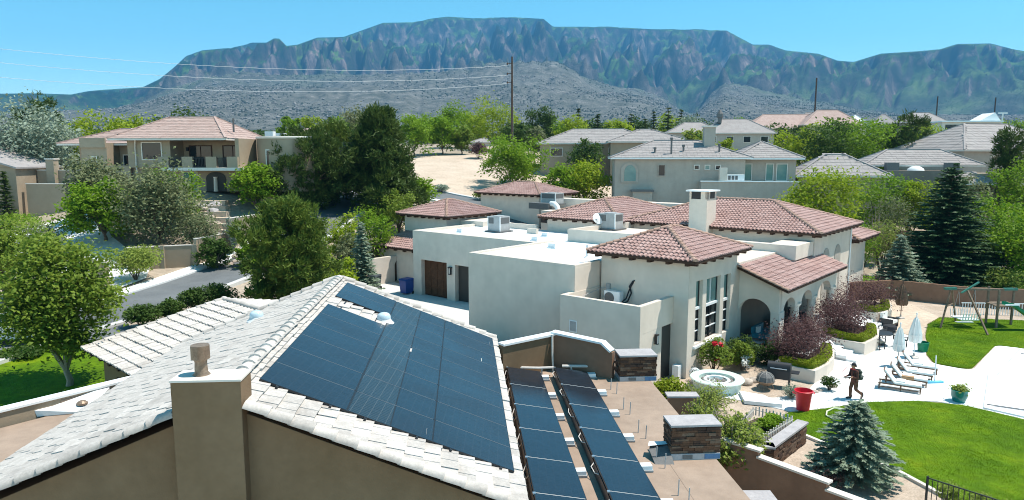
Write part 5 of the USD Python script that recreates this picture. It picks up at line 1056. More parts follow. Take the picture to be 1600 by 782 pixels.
for i in range(4):
    p, q = np.array(ring[i]), np.array(ring[i + 1]); L = np.linalg.norm(q - p); k = int(L / .14)
    pk.part('rail', [bar((*p, .95), (*q, .95), .02, .03)], 'pale_cap')
    for j in range(k):
        c = p + (q - p) * (j + .5) / k; m = boxm(-.028, .028, -.008, .008, 0, .42 if j % 2 else .38); pk.part('picket', rotz(m, atan2(*(q - p)[::-1]), (*c, .7)), 'pale_cap')
for i, (x, y) in enumerate([(9.5, 26.1), (10.3, 26.9), (10.8, 27.4), (9.0, 25.9)]):
    shrub('vegetable_plant', 'leafy green vegetable plant inside the picket fence', x, y, .42, .9, 'leaf_bright', 200 + i, z=.68, leaves=900, ls=.055, cat='plant', group='vegetables in the picket fenced bed')
# brown stepped garden wall
gwall = Thing('garden_wall', 'brown stucco garden wall with pale stepped coping at the bottom of the picture', 'wall', (8.5, 22, 0))
segs = [((6.2, 24.3), (8.32, 22.25), 1.85), ((8.32, 22.25), (9.82, 20.42), 1.62), ((9.82, 20.42), (11.6, 18.3), 1.38)]
for p, q, z in segs:
    d = (np.array(q) - p) / hypot(q[0] - p[0], q[1] - p[1])
    gwall.part('wall_panel', [bar((*p, z / 2 - .2), (*q, z / 2 - .2), .22, z + .4)], 'brown_stucco'); gwall.part('coping', [bar((*(np.array(p) - d * .02), z + .03), (*(np.array(q) + d * .08), z + .03), .3, .07)], 'pale_cap')
t = Thing('low_wall_stub', 'short wall stub with grey flat cap beside the flat roof corner', 'wall', (7.0, 18.9, 0)); t.part('body', [boxm(6.5, 7.45, 18.7, 19.1, 0, 1.9)], 'brown_stucco'); t.part('cap', [boxm(6.4, 7.55, 18.6, 19.2, 1.9, 1.98)], 'flag_stone')
t = Thing('low_wall_stub', 'short dark wall stub with grey cap behind the corner bush', 'wall', (7.6, 29.6, 0)); t.part('body', [boxm(6.9, 8.1, 29.3, 29.7, 0, 1.2)], 'brown_stucco'); t.part('cap', [boxm(6.8, 8.2, 29.2, 29.8, 1.2, 1.28)], 'flag_stone')
fn = Thing('iron_fence', 'black iron railing at the bottom right corner before the lawn', 'fence', (14.3, 20.8, 0)); f0, f1 = np.array([13.65, 21.6]), np.array([16.2, 18.6])
for z in (.25, 1.2): fn.part('rail', [bar((*f0, z), (*f1, z), .035, .035)], 'black_metal')
for k in range(27): c = f0 + (f1 - f0) * k / 26; fn.part('post' if k == 0 else 'baluster', [bar((*c, 0), (*c, 1.26 if k == 0 else 1.2), .055 if k == 0 else .018)], 'black_metal')
for i, (x, y) in enumerate([(14.3, 21.5), (14.9, 20.8), (15.5, 20.2)]): wispy('fence_shrub', 'silvery shrub growing behind the black iron railing', x + .25, y + .3, 1.0, .9, 'leaf_silver', 210 + i, z=0, stems=45, ls=.045, group=None) if False else shrub('fence_shrub', 'silvery green shrub growing behind the black iron railing', x + .25, y + .3, .95, .9, 'leaf_wisp', 210 + i, z=0, leaves=900, ls=.045, group='shrubs behind the iron railing')
# fountain
fo = Thing('fountain', 'round pale mint stone fountain basin with pebbles inside', 'fountain', (10.35, 33.9, 0))
fo.part('rim', [lathe([(.88, .2), (.88, .58), (1.3, .62), (1.34, .58), (1.3, .52), (1.2, .5), (1.15, 0)], 40, (10.35, 33.9, 0))], 'mint_stone', smooth=35)
fo.part('inner_ring', [lathe([(.52, .2), (.52, .52), (.62, .54), (.66, .5), (.66, .2)], 32, (10.35, 33.9, 0))], 'white_trim', smooth=35)
r = np.random.default_rng(4); pb = [trimesh.creation.icosphere(0, float(s)) for s in r.uniform(.035, .08, 130)]
for m in pb: a, q = r.uniform(0, 2 * pi), .84 * math.sqrt(r.random()); m.apply_translation((10.35 + q * cos(a), 33.9 + q * sin(a), .42 + r.uniform(0, .05)))
fo.part('pebbles', pb, 'pebble', kind='stuff'); fo.part('basin_floor', [lathe([(.9, .36), (0, .36)], 32, (10.35, 33.9, 0))], 'mint_stone')
t = Thing('globe_ornament', 'small white wire globe beside the fountain rim', 'ornament', (9.55, 35.1, 0))
for k in range(6):
    a = np.linspace(0, 2 * pi, 18); c = np.column_stack([.3 * np.cos(a) * cos(k * pi / 6), .3 * np.cos(a) * sin(k * pi / 6), .42 + .3 * np.sin(a)]) + [9.55, 35.1, 0]; t.part('hoop', [tube(c, .018, 5)], 'white_trim')
t.part('stand', [lathe([(.2, 0), (.12, .12), (0, .12)], 12, (9.55, 35.1, 0))], 'white_trim')
# barbecue, fire pit, rocks
t = Thing('barbecue', 'black lidded barbecue grill on legs beside the nearest planter', 'barbecue', (13.6, 34.2, 0), -.5, local=True)
hood = trimesh.creation.cylinder(.3, 1.1, sections=20); hood.apply_transform(trimesh.transformations.rotation_matrix(pi / 2, (0, 1, 0))); hood = trimesh.intersections.slice_mesh_plane(hood, (0, 0, 1), (0, 0, 0)); hood.apply_scale((1, 1, 1.35)); hood.apply_translation((0, 0, .92))
t.part('lid', hood, 'black_metal', smooth=40); t.part('firebox', boxm(-.55, .55, -.3, .3, .5, .92), 'black_metal'); t.part('lid_handle', tube([(-.4, -.34, 1.05), (.4, -.34, 1.05)], .022), 'aluminium'); t.part('side_shelf', boxm(.57, .95, -.26, .26, .86, .9), 'black_metal')
for sx in (-.5, .5):
    for sy in (-.25, .25): t.part('leg', bar((sx, sy, 0), (sx, sy, .66), .05), 'black_metal')
t = Thing('fire_pit', 'round dark metal fire pit with domed mesh lid on the gravel', 'fire pit', (12.75, 33.75, 0)); o = (12.75, 33.75, 0)
t.part('bowl', [lathe([(0, .26), (.25, .28), (.42, .42), (.46, .5), (.42, .5), (.2, .36), (0, .34)], 22, o)], 'rust_metal', smooth=50); t.part('mesh_lid', [lathe([(.44, .5), (.38, .72), (.24, .86), (.05, .92), (0, .98)], 14, o)], 'dark_louvre')
for k in range(7):
    a = np.linspace(0, pi / 2, 8); t.part('lid_rib', [tube(np.column_stack([.46 * np.cos(a) * cos(k * .9), .46 * np.cos(a) * sin(k * .9), .5 + .44 * np.sin(a)]) + o, .014, 5)], 'galvanised')
for k in range(3): t.part('leg', [bar((o[0] + .3 * cos(2.1 * k), o[1] + .3 * sin(2.1 * k), .36), (o[0] + .48 * cos(2.1 * k), o[1] + .48 * sin(2.1 * k), 0), .035)], 'rust_metal')
r = np.random.default_rng(8)
for k, (x, y, s) in enumerate([(12.1, 34.6, .32), (12.6, 35.0, .26), (11.8, 35.2, .3), (13.0, 34.9, .22), (15.4, 33.5, .16), (15.1, 33.3, .14), (16.3, 34.0, .18)]):
    m = trimesh.creation.icosphere(2, s); m.vertices *= 1 + .5 * (meshkit.fbm(m.vertices / s * 1.3 + k * 7, 3, k) - .5)[:, None]; m.vertices *= (1.2, 1, .7); m.apply_translation((x, y, s * .35)); single('boulder', m, 'rock', 'rounded tan boulder on the gravel near the fire pit' if k < 4 else 'small tan stone on the gravel beside the nearest planter', 'boulder', smooth=True, group='boulders by the fire pit' if k < 4 else 'small stones by the planter')
for i, (a, b, h, w) in enumerate([(1.2, 4.6, 1.5, 2.4), (2.6, 5.4, 1.3, 1.8)]): broad('shade_bush', ['dark leafy bush in the shade under the porch arch', 'dark leafy bush between the rose bushes and the nearest planter'][i], *W.w(a, b)[:2], h, w, 'leaf_dark', 220 + i, 3000, .07, z=0, trunk=.05, lobes=9, clear=.02, cat='shrub')
t = Thing('stone_ledge', 'low pale stone slab ledge between the fountain and the curved path', 'step', (11.6, 32.0, 0)); t.part('slab', [prism(Polygon([(11.0, 31.6), (12.6, 31.1), (12.2, 32.4), (11.2, 33.0)]), .05, .22)], 'patio_concrete')
# red bin
t = Thing('red_bin', 'large red round plastic bin standing on the path edge', 'bin', (13.45, 30.85, 0)); o = (13.45, 30.85, .05)
t.part('tub', [lathe([(0, 0), (.28, 0), (.37, .86), (.41, .86), (.42, .93), (.38, .95), (.36, .92), (.28, .06), (0, .06)], 28, o)], 'red_plastic', smooth=40)
for k in (0, pi): a = np.linspace(-.35, .35, 7) + k; t.part('handle', [tube(np.column_stack([(.42 + .08 * np.cos((a - k) * 4.4)) * np.cos(a), (.42 + .08 * np.cos((a - k) * 4.4)) * np.sin(a), np.full(7, .82)]) + o, .02, 6)], 'red_plastic')
# pot with plant
t = Thing('plant_pot', 'teal glazed square pot with a leafy plant beside the pool', 'plant pot', (21.4, 32.0, 0)); o = (21.4, 32.0, .05)
t.part('pot', [lathe([(0, 0), (.26, 0), (.36, .3), (.35, .5), (.38, .56), (.32, .57), (.28, .48), (0, .48)], 20, o)], 'green_glaze', smooth=40)
r = np.random.default_rng(3); t.part('leaves', T(*leaf_mesh(np.array(o) + [0, 0, .62] + r.normal(0, 1, (420, 3)) * [.15, .15, .07], .07, r)), 'leaf_wisp')
# pool and its cover
pool = [(25.6, 36.1), (30.6, 41.3), (41, 31.2), (29.6, 22.6), (21.9, 31.0)]
single('pool_coping', prism(Polygon(pool).difference(Polygon(pool).buffer(-.38)), .0, .12), 'patio_concrete', kind='structure')
single('pool_cover', prism(Polygon(pool).buffer(-.4), -.2, .095), 'pool_cover', 'white rigid cover drawn over the swimming pool', 'pool cover', smooth=False)
for i, (p, q) in enumerate([((22.3, 31.35), (23.6, 30.6)), ((24.1, 30.35), (25.3, 29.7)), ((30.1, 39.9), (32.0, 38.2))]): single('cover_slot', bar((*p, .135), (*q, .135), .09, .02), 'dark_louvre', ['dark slot in the pool edge nearest the plant pot', 'dark slot in the near pool edge at the right picture edge', 'dark slot along the far side of the pool cover'][i], 'slot')
# hose, skimmer brush
single('garden_hose', tube(np.array([(16.4, 31.4, .1), (15.7, 31.2, .11), (15.4, 30.8, .11), (14.9, 30.9, .11), (14.4, 30.5, .11), (14.15, 30.0, .11), (14.25, 29.6, .11), (14.7, 29.5, .11), (15.05, 30.0, .11), (15.3, 30.4, .11), (15.75, 30.6, .11), (15.9, 31.0, .11), (16.6, 31.8, .1)]), .035, 7), 'hose_rubber', 'pale yellow garden hose looped on the lawn edge', 'hose', smooth=True)
t = Thing('pool_brush', 'blue pool brush with a white upright pole on the patio', 'pool brush', (21.87, 34.71, .05)); t.part('pole', [tube([(21.87, 34.71, .1), (21.85, 34.72, 1.5)], .03, 8)], 'white_trim'); t.part('brush_head', [bar((21.45, 34.65, .1), (22.3, 34.75, .1), .2, .09)], 'blue_brush')
# loungers
lo = Thing('sun_lounger', 'white cushioned sun lounger with folded towel, nearest the lawn of four', 'sun lounger', (19.5, 33.7, .05), 0, group='sun loungers in a row', local=True)
def make_lounger():
    for s in (-.33, .33):
        lo.part('side_rail', boxm(-.95, .95, s - .03, s + .03, .26, .32), 'brown_cloth')
        for x in (-.9, .05, .9): lo.part('leg', boxm(x - .03, x + .03, s - .03, s + .03, 0, .26), 'brown_cloth')
    lo.part('low_rail', [boxm(-.9, .9, -.36, -.33, .1, .14), boxm(-.93, -.9, -.33, .33, .1, .14)], 'brown_cloth')
    lo.part('seat_cushion', trimesh.creation.extrude_polygon(sbox(-.25, -.33, .95, .33).buffer(-.05).buffer(.05), .1).apply_translation((0, 0, .33)), 'white_cloth')
    c, s_ = cos(radians(52)), sin(radians(52)); m = boxm(0, .75, -.33, .33, 0, .1); v = m.vertices; lo.part('back_cushion', T(np.column_stack([-.25 - v[:, 0] * c + v[:, 2] * s_ * .4, v[:, 1], .36 + v[:, 0] * s_ + v[:, 2] * c]), m.faces), 'white_cloth')
    m = boxm(0, .8, -.34, .34, -.05, -.01); v = m.vertices; lo.part('back_frame', T(np.column_stack([-.25 - v[:, 0] * c + v[:, 2] * s_ * .4, v[:, 1], .36 + v[:, 0] * s_ + v[:, 2] * c]), m.faces), 'brown_cloth')
    lo.part('back_prop', [bar((-.6, -.28, .3), (-.62, -.28, .75), .025), bar((-.6, .28, .3), (-.62, .28, .75), .025)], 'brown_cloth')
    lo.part('towel', boxm(-.15, .25, -.24, .24, .43, .5), 'white_cloth')
make_lounger()
_ang = atan2(33.3 - 34.15, 20.25 - 18.85)
lo.prim.GetAttribute('xformOp:rotateZ').Set(degrees(_ang))
for i, (x, y, lab) in enumerate([(20.35, 34.65, 'white cushioned sun lounger second from the lawn, beside the closed white parasol'), (21.2, 35.6, 'white cushioned sun lounger third from the lawn with blue edging towel'), (22.15, 36.75, 'white cushioned sun lounger farthest from the lawn, below the second parasol')]): copy(lo, (x, y, .05), _ang, lab, 'sun loungers in a row')
t = Thing('tan_towel', 'tan towel draped over the edge of the second sun lounger', 'towel', (20.6, 34.3, .05)); t.part('fold', [rotz(boxm(-.2, .35, -.4, -.33, .3, .47), _ang, (20.35, 34.65, .05)), rotz(boxm(-.2, .35, -.4, -.1, .455, .475), _ang, (20.35, 34.65, .05))], 'tan_towel')
# closed parasols
def parasol(name, lab, x, y, h, m, pole='white_trim', base=True, seed=1, group=None, wid=.3):
    t = Thing(name, lab, 'parasol', (x, y, .05), group=group); n = 24; r = np.random.default_rng(seed); ang = np.linspace(0, 2 * pi, n, endpoint=False); V = []; zs = np.array([.38, .45, .6, .75, .88, .95, 1.0]) * h
    rad = np.array([.8, 1.0, .92, .72, .5, .36, .12]) * wid
    for z, q in zip(zs, rad): f = 1 + .28 * np.cos(ang * 8 + r.uniform(-.2, .2)); V.append(np.column_stack([x + q * f * np.cos(ang), y + q * f * np.sin(ang), np.full(n, z + .05)]))
    V = np.vstack(V); F = [];
    for i in range(len(zs) - 1):
        for j in range(n): a, b = i * n + j, i * n + (j + 1) % n; F += [(a, b, b + n), (a, b + n, a + n)]
    t.part('canopy', T(V, F), m, smooth=60); t.part('pole', [tube([(x, y, .05), (x, y, h + .22)], .028, 8)], pole); t.part('finial', [lathe([(0, 0), (.05, .03), (.03, .1), (0, .12)], 10, (x, y, h + .2))], pole)
    t.part('base', [lathe([(.3, .05), (.3, .1), (.06, .16), (.06, .3), (0, .3)], 20, (x, y, 0))], 'galvanised'); t.part('tie_strap', [lathe([(wid * 1.05, .55 * h), (wid * 1.05, .55 * h + .06)], 16, (x, y, .05))], m)
parasol('closed_parasol', 'closed white parasol standing between the first sun loungers', 21.55, 37.6, 2.25, 'white_cloth', seed=1, wid=.26)
parasol('closed_parasol', 'closed white parasol farther back beside the fourth sun lounger', 23.42, 39.3, 2.4, 'white_cloth', seed=2, wid=.30)
parasol('closed_parasol', 'closed brown cloth parasol beside the farthest planter', 28.2, 49.3, 2.5, 'brown_cloth', 'pole_timber', seed=3, wid=.34)
# dining table and chairs
t = Thing('patio_table', 'dark round patio dining table beside the middle planter', 'table', (22.9, 42.2, .05)); t.part('table_top', [lathe([(0, .70), (.75, .70), (.78, .73), (.75, .76), (0, .76)], 28, (22.9, 42.2, .05))], 'black_metal', smooth=30); t.part('pedestal', [lathe([(.4, 0), (.35, .06), (.08, .12), (.07, .7), (0, .7)], 16, (22.9, 42.2, .05))], 'black_metal', smooth=40)
pcx = Thing('patio_chair', 'dark metal patio armchair at the near side of the round table', 'chair', (22.3, 41.1, .05), .5, local=True)
for sx in (-.24, .24):
    for sy in (-.24, .24): pcx.part('leg', bar((sx, sy, 0), (sx, sy, .42), .04), 'black_metal')
    pcx.part('arm', [bar((sx * 1.15, -.26, .64), (sx * 1.15, .26, .66), .05, .03), bar((sx * 1.15, -.24, .42), (sx * 1.15, -.24, .64), .035)], 'black_metal')
pcx.part('seat', boxm(-.28, .28, -.27, .27, .42, .48), 'olive_pack'); pcx.part('backrest', [bar((-.26, .27, .45), (-.26, .36, .98), .04), bar((.26, .27, .45), (.26, .36, .98), .04), bar((-.26, .36, .96), (.26, .36, .96), .05)] + [bar((-.18 + .09 * k, .28, .5), (-.18 + .09 * k, .35, .95), .02) for k in range(5)], 'black_metal')
copy(pcx, (23.9, 41.6, .05), 1.9, 'dark metal patio armchair at the pool side of the round table'); copy(pcx, (23.6, 43.4, .05), 3.0, 'dark metal patio armchair at the far side of the round table'); copy(pcx, (21.9, 42.7, .05), -1.4, 'dark metal patio armchair between the round table and the planter')
t = Thing('lounge_chair', 'padded white patio armchair with dark frame near the brown parasol', 'chair', (26.0, 46.8, .05), .7, local=True)
t.part('cushion', [boxm(-.42, .42, -.4, .4, .3, .48)], 'white_cloth'); t.part('back_cushion', [boxm(-.42, .42, .28, .45, .48, .95)], 'white_cloth'); t.part('frame', [boxm(-.5, -.43, -.42, .46, 0, .6), boxm(.43, .5, -.42, .46, 0, .6), boxm(-.43, .43, -.4, .44, .18, .3)], 'black_metal')
t = Thing('ottoman', 'dark padded footstool in front of the white patio armchair', 'footstool', (25.2, 45.2, .05)); t.part('pad', [lathe([(0, .46), (.36, .46), (.42, .4), (.42, .2), (0, .2)], 18, (25.2, 45.2, .05))], 'dark_cloth', smooth=50); t.part('base', [lathe([(.34, 0), (.36, .2)], 18, (25.2, 45.2, .05))], 'black_metal')
t = Thing('green_bin', 'small bright green tub at the lawn edge behind the second parasol', 'tub', (24.7, 40.6, .05)); t.part('tub', [lathe([(0, 0), (.26, 0), (.33, .55), (.3, .56), (.24, .05), (0, .05)], 18, (24.7, 40.6, .07))], 'green_vinyl', smooth=40)
# porch furniture seen through the arches
for i, (a, b) in enumerate([(1.0, 8.2), (1.1, 11.4), (1.0, 14.6)]):
    t = Thing('porch_sofa', ['teal cushioned sofa in the porch behind the first arch', 'cushioned bench in the porch behind the second arch', 'cushioned bench in the porch behind the third arch'][i], 'sofa', W.w(a, b, pz)); m = ['teal_paint', 'dark_cloth', 'dark_cloth'][i]
    t.part('seat', [wb(a - .4, a + .4, b - .8, b + .8, pz + .2, pz + .45)], m); t.part('backrest', [wb(a - .45, a - .3, b - .8, b + .8, pz + .45, pz + .85)], m); t.part('cushion', [wb(a - .28, a - .12, b - .5, b - .1, pz + .46, pz + .8)], 'white_cloth')
# swing set with slide
sw = Thing('swing_set', 'timber and green metal swing set with a green slide on the far lawn', 'swing set', (32, 46, .07)); z0 = .07
b0_, b1_ = np.array([29.6, 46.6, 2.7]), np.array([34.9, 47.2, 2.55]); topA = np.array([30.95, 46.0, 2.62])
sw.part('beam', [bar(b0_, b1_, .14, .12)], 'cedar')
sw.part('a_frame_leg', [bar((29.2, 46.2, z0), (30.2, 47.0, 2.65), .1)], 'cedar'); sw.part('a_frame_leg', [bar((31.5, 48.2, z0), (30.4, 47.2, 2.65), .1)], 'cedar'); sw.part('a_frame_leg', [bar((31.15, 44.3, z0), (30.9, 46.3, 2.65), .1)], 'cedar')
sw.part('cross_brace', [bar((29.8, 46.65, 1.5), (30.7, 47.45, 1.5), .07)], 'cedar')
sw.part('metal_bracket', [bar((30.45, 46.25, 2.5), (31.75, 46.5, 3.2), .13, .08), bar(b0_ + [-.1, 0, .04], b0_ + [.75, .08, .04], .18, .16), bar(b1_ - [1.0, .1, -.04], b1_ + [0, 0, .04], .18, .16)], 'green_metal')
sw.part('tower_post', [bar((33.05, 46.3, z0), (33.05, 46.3, 2.7), .12)], 'cedar'); sw.part('tower_post', [bar((33.3, 47.7, z0), (33.3, 47.7, 2.7), .12)], 'cedar'); sw.part('tower_post', [bar((34.7, 47.2, z0), (34.7, 47.2, 2.7), .12)], 'cedar')
sw.part('platform', [T([(32.95, 46.2, 1.5), (34.6, 46.4, 1.5), (34.8, 47.9, 1.5), (33.2, 47.8, 1.5), (32.95, 46.2, 1.58), (34.6, 46.4, 1.58), (34.8, 47.9, 1.58), (33.2, 47.8, 1.58)], [(0, 1, 2), (0, 2, 3), (4, 5, 6), (4, 6, 7), (0, 1, 5), (0, 5, 4), (1, 2, 6), (1, 6, 5), (3, 0, 4), (3, 4, 7)])], 'cedar')
s = np.linspace(0, 1, 12); path = np.column_stack([33.2 + 2.6 * s, 45.9 - .3 * s, 1.75 - .25 * s * (s < .15) - 1.5 * np.clip((s - .12) / .88, 0, 1) ** 1.15]); path[:, 2] = np.where(s < .12, 1.75, 1.75 - 1.5 * np.clip((s - .12) / .8, 0, 1) ** 1.1)
path[:, 2] = np.maximum(path[:, 2], .25); V = []
for p in path: V += [p + [0, -.3, .2], p + [0, -.25, 0], p + [0, .25, 0], p + [0, .3, .2]]
sw.part('slide', [quads(np.array(V), np.vstack([[(4 * i + k, 4 * i + k + 1, 4 * i + k + 5, 4 * i + k + 4) for k in range(3)] for i in range(11)]))], 'green_vinyl', smooth=40)
sw.part('slide_lip', [bar((33.0, 45.55, 1.83), (33.9, 45.5, 1.83), .06, .1)], 'white_trim')
gl = Thing('glider_swing', 'white slatted two seat glider hanging from the swing set beam', 'swing', (31.2, 46.4, .5))
gl.part('seat', [boxm(30.55, 31.75, 46.15, 46.35 + .3, .62, .68), boxm(30.55, 31.75, 46.95, 47.35, .62, .68)], 'white_trim')
for k in range(7): x = 30.6 + k * .19; gl.part('slat', [bar((x, 46.1, .68), (x - .05, 45.95, 1.15), .07, .025)], 'white_trim'); gl.part('slat', [bar((x, 47.38, .68), (x, 47.5, 1.15), .07, .025)], 'white_trim')
for x in (30.6, 31.7):
    for y in (46.3, 47.2): gl.part('hanger', [tube([(x, y, .66), (x, 46.75, 2.6)], .012, 5)], 'grey_metal')
gl.part('footrest', [boxm(30.6, 31.7, 46.6, 46.9, .35, .4)], 'white_trim')
# brown walls of the garden
def run_wall(name, lab, pts, z0, z1, th, m, cap=None):
    t = Thing(name, lab, 'wall', (*pts[0], z0))
    for p, q in zip(pts[:-1], pts[1:]):
        d = (np.array(q) - p) / hypot(q[0] - p[0], q[1] - p[1])
        t.part('wall_panel', [bar((*p, (z0 + z1) / 2), (*(np.array(q) + d * .0), (z0 + z1) / 2), th, z1 - z0)], m)
        if cap: t.part('coping', [bar((*(np.array(p)), z1 + .03), (*(np.array(q) + d * .03), z1 + .03), th + .08, .06)], cap)
    return t
run_wall('retaining_wall', 'brown retaining wall behind the swing set and small spruce', [(27.5, 55.5), (31.5, 56.6), (36.0, 53.2), (42, 52.0)], -.2, 1.55, .25, 'brown_stucco')
run_wall('boundary_wall', 'brown stucco boundary wall below the pale roofs at right', [(33, 74), (45, 76), (62, 70)], -.2, 3.6, .3, 'brown_stucco')
fe = Thing('pale_fence', 'pale low railing behind the slide at the right picture edge', 'fence', (36.5, 50.5, 0)); fe.part('rail', [bar((33.4, 50.6, .9), (41, 50.0, .9), .06, .06)], 'white_trim')
for k in range(40): x = 33.5 + k * .19; fe.part('paling', [bar((x, 50.6 - .6 * k / 40, .0), (x, 50.6 - .6 * k / 40, .86), .05, .03)], 'white_trim')
single('upper_lawn', T([(28.4, 58.5, .55), (31.5, 57.8, .55), (33.6, 63, .75), (30.0, 64.5, .75)], [(0, 1, 2), (0, 2, 3)]), 'lawn', 'small patch of bright lawn between the white house and the spruces', 'grass', 'stuff')
single('upper_lawn', T([(39.5, 55.0, .5), (46, 54.0, .5), (52, 64, 1.2), (41, 66, 1.2)], [(0, 1, 2), (0, 2, 3)]), 'lawn', 'bright lawn strip right of the tall spruce', 'grass', 'stuff')

# ------------------------------------------------------------------ the person
import manifold3d as m3
def ball(p, r, n=12): return m3.Manifold.sphere(r, n).translate(tuple(map(float, p)))
def bone(p, rp, q, rq): return m3.Manifold.batch_hull([ball(p, rp), ball(q, rq)])
def solid(bones, refine=.03, smooth_=12):
    m = m3.Manifold()
    for b in bones: m = m + b
    m = m.refine_to_length(refine); k = m.to_mesh(); t = trimesh.Trimesh(k.vert_properties[:, :3], k.tri_verts); trimesh.smoothing.filter_taubin(t, iterations=smooth_); return t
def hand_bones(wr, fwd, side, up):
    wr, fwd, side, up = (np.array(a, float) for a in (wr, fwd, side, up)); B = [bone(wr, .026, wr + fwd * .07, .034)]
    for i, (o, l) in enumerate([(-.033, .072), (-.011, .082), (.011, .077), (.032, .06)]):
        k = wr + fwd * .085 + side * o; m_ = k + fwd * l * .45 - up * .012; e = m_ + fwd * l * .25 - up * l * .55; B += [bone(k - fwd * .03, .011, k, .0105), bone(k, .0105, m_, .0095), bone(m_, .0095, e, .0085)]
    th = wr + fwd * .03 - side * .035; B += [bone(th, .014, th + fwd * .035 - side * .022 - up * .008, .011), bone(th + fwd * .035 - side * .022 - up * .008, .011, th + fwd * .062 - side * .012 - up * .03, .0095)]
    return B
pe = Thing('person', 'person in brown work clothes and dark cap walking left along the patio with a backpack', 'person', (16.5, 32.3, .05), radians(100), local=True)
J = dict(pel=(0, 0, .95), ch=(0, .05, 1.36), nk=(0, .07, 1.52), hd=(0, .12, 1.66))
LH, LK, LA, LT = (.1, 0, .93), (.11, .12, .5), (.11, .1, .09), (.12, .27, .045)
RH, RK, RA_, RT = (-.1, 0, .93), (-.1, -.02, .5), (-.1, -.36, .24), (-.1, -.32, .06)
LS, LE, LW = (.2, .05, 1.42), (.25, .1, 1.13), (.17, .34, 1.1); RS, RE, RW = (-.2, .05, 1.42), (-.26, .06, 1.13), (-.2, .3, 1.16)
bones = [bone((-.08, 0, .97), .11, (.08, 0, .97), .11), bone((0, 0, .97), .14, (0, .04, 1.2), .135), bone((-.07, .04, 1.25), .11, (.07, .04, 1.25), .11), bone((-.12, .05, 1.4), .085, (.12, .05, 1.4), .085), bone((0, .03, 1.2), .13, (0, .05, 1.38), .12),
         bone((0, .06, 1.45), .06, (0, .09, 1.56), .055), m3.Manifold.batch_hull([ball((0, .1, 1.68), .095), ball((0, .13, 1.6), .065), ball((0, .155, 1.66), .06)]),
         bone(LH, .09, LK, .06), bone(LK, .058, LA, .042), bone(LA, .045, LT, .035), bone(RH, .09, RK, .06), bone(RK, .058, RA_, .042), bone(RA_, .045, RT, .035),
         bone(LS, .06, LE, .043), bone(LE, .042, LW, .03), bone(RS, .06, RE, .043), bone(RE, .042, RW, .03),
         bone((0, .2, 1.655), .014, (0, .225, 1.63), .014), ball((.095, .1, 1.65), .022), ball((-.095, .1, 1.65), .022)]
bones += hand_bones(LW, (-.25, .95, 0), (1, .2, 0), (0, 0, 1)) + hand_bones(RW, (.1, .98, -.1), (-1, .1, 0), (0, 0, 1))
pe.part('body', solid(bones, .02, 6), 'skin', smooth=True)
pe.part('jacket', solid([bone((-.09, 0, .92), .125, (.09, 0, .92), .125), bone((0, 0, .97), .16, (0, .04, 1.2), .152), bone((-.07, .04, 1.25), .125, (.07, .04, 1.25), .125), bone((-.14, .05, 1.4), .095, (.14, .05, 1.4), .095), bone((0, .03, 1.2), .148, (0, .05, 1.4), .13), bone((0, .06, 1.46), .075, (0, .07, 1.5), .068),
    bone(LS, .075, LE, .06), bone(LE, .058, tuple(np.array(LE) + .8 * (np.array(LW) - LE)), .046), bone(RS, .075, RE, .06), bone(RE, .058, tuple(np.array(RE) + .8 * (np.array(RW) - RE)), .046)], .03, 8), 'maroon_clothes', smooth=True)
pe.part('trousers', solid([bone((-.08, 0, .95), .125, (.08, 0, .95), .125), bone(LH, .108, LK, .078), bone(LK, .076, (.11, .1, .13), .066), bone(RH, .108, RK, .078), bone(RK, .076, (-.1, -.33, .27), .066)], .03, 8), 'brown_clothes', smooth=True)
pe.part('boot', solid([bone((.11, .08, .16), .06, (.11, .08, .07), .06), bone((.11, .08, .06), .055, (.12, .28, .05), .045)], .03, 4), 'dark_cloth', smooth=True)
pe.part('boot', solid([bone((-.1, -.35, .3), .06, (-.1, -.38, .22), .06), bone((-.1, -.39, .2), .055, (-.1, -.33, .05), .045)], .03, 4), 'dark_cloth', smooth=True)
cap = trimesh.intersections.slice_mesh_plane(trimesh.creation.icosphere(3, .112), (0, 0, 1), (0, 0, -.005)); cap.apply_translation((0, .09, 1.7)); pe.part('cap', cap, 'dark_cloth', smooth=True)
pe.part('cap_brim', lathe([(.0, 0), (.09, 0), (.1, .012), (0, .02)], 16, (0, .2, 1.695)), 'dark_cloth'); pe.part('hair', solid([bone((-.05, .03, 1.66), .06, (.05, .03, 1.66), .06)], .03, 3), 'dark_cloth')
for s in (-1, 1): e_ = trimesh.creation.icosphere(1, .013); e_.apply_translation((s * .034, .203, 1.672)); pe.part('eye', e_, 'frame_black')
pe.part('mouth', boxm(-.024, .024, .198, .206, 1.597, 1.605), 'maroon_clothes')
R90 = radians(100)
bp = Thing('backpack', 'dark grey green backpack worn by the walking person', 'backpack', (16.5, 32.3, .05), R90, local=True)
bp.part('bag', solid([bone((-.12, -.2, 1.36), .09, (.12, -.2, 1.36), .09), bone((-.13, -.23, 1.08), .11, (.13, -.23, 1.08), .11), bone((0, -.2, 1.4), .1, (0, -.24, 1.05), .13)], .04, 6), 'olive_pack', smooth=True)
bp.part('pocket', solid([bone((-.08, -.35, 1.12), .06, (.08, -.35, 1.12), .06)], .04, 3), 'charcoal_plastic', smooth=True)
for s in (-1, 1): bp.part('strap', tube([(s * .13, -.14, 1.44), (s * .14, .04, 1.535), (s * .13, .2, 1.36), (s * .14, .17, 1.15), (s * .16, -.06, 1.0)], .022, 6), 'dark_cloth')
wd = Thing('spray_wand', 'thin wand with looping pink hose held in front of the walking person', 'hand tool', (16.5, 32.3, .05), R90, local=True)
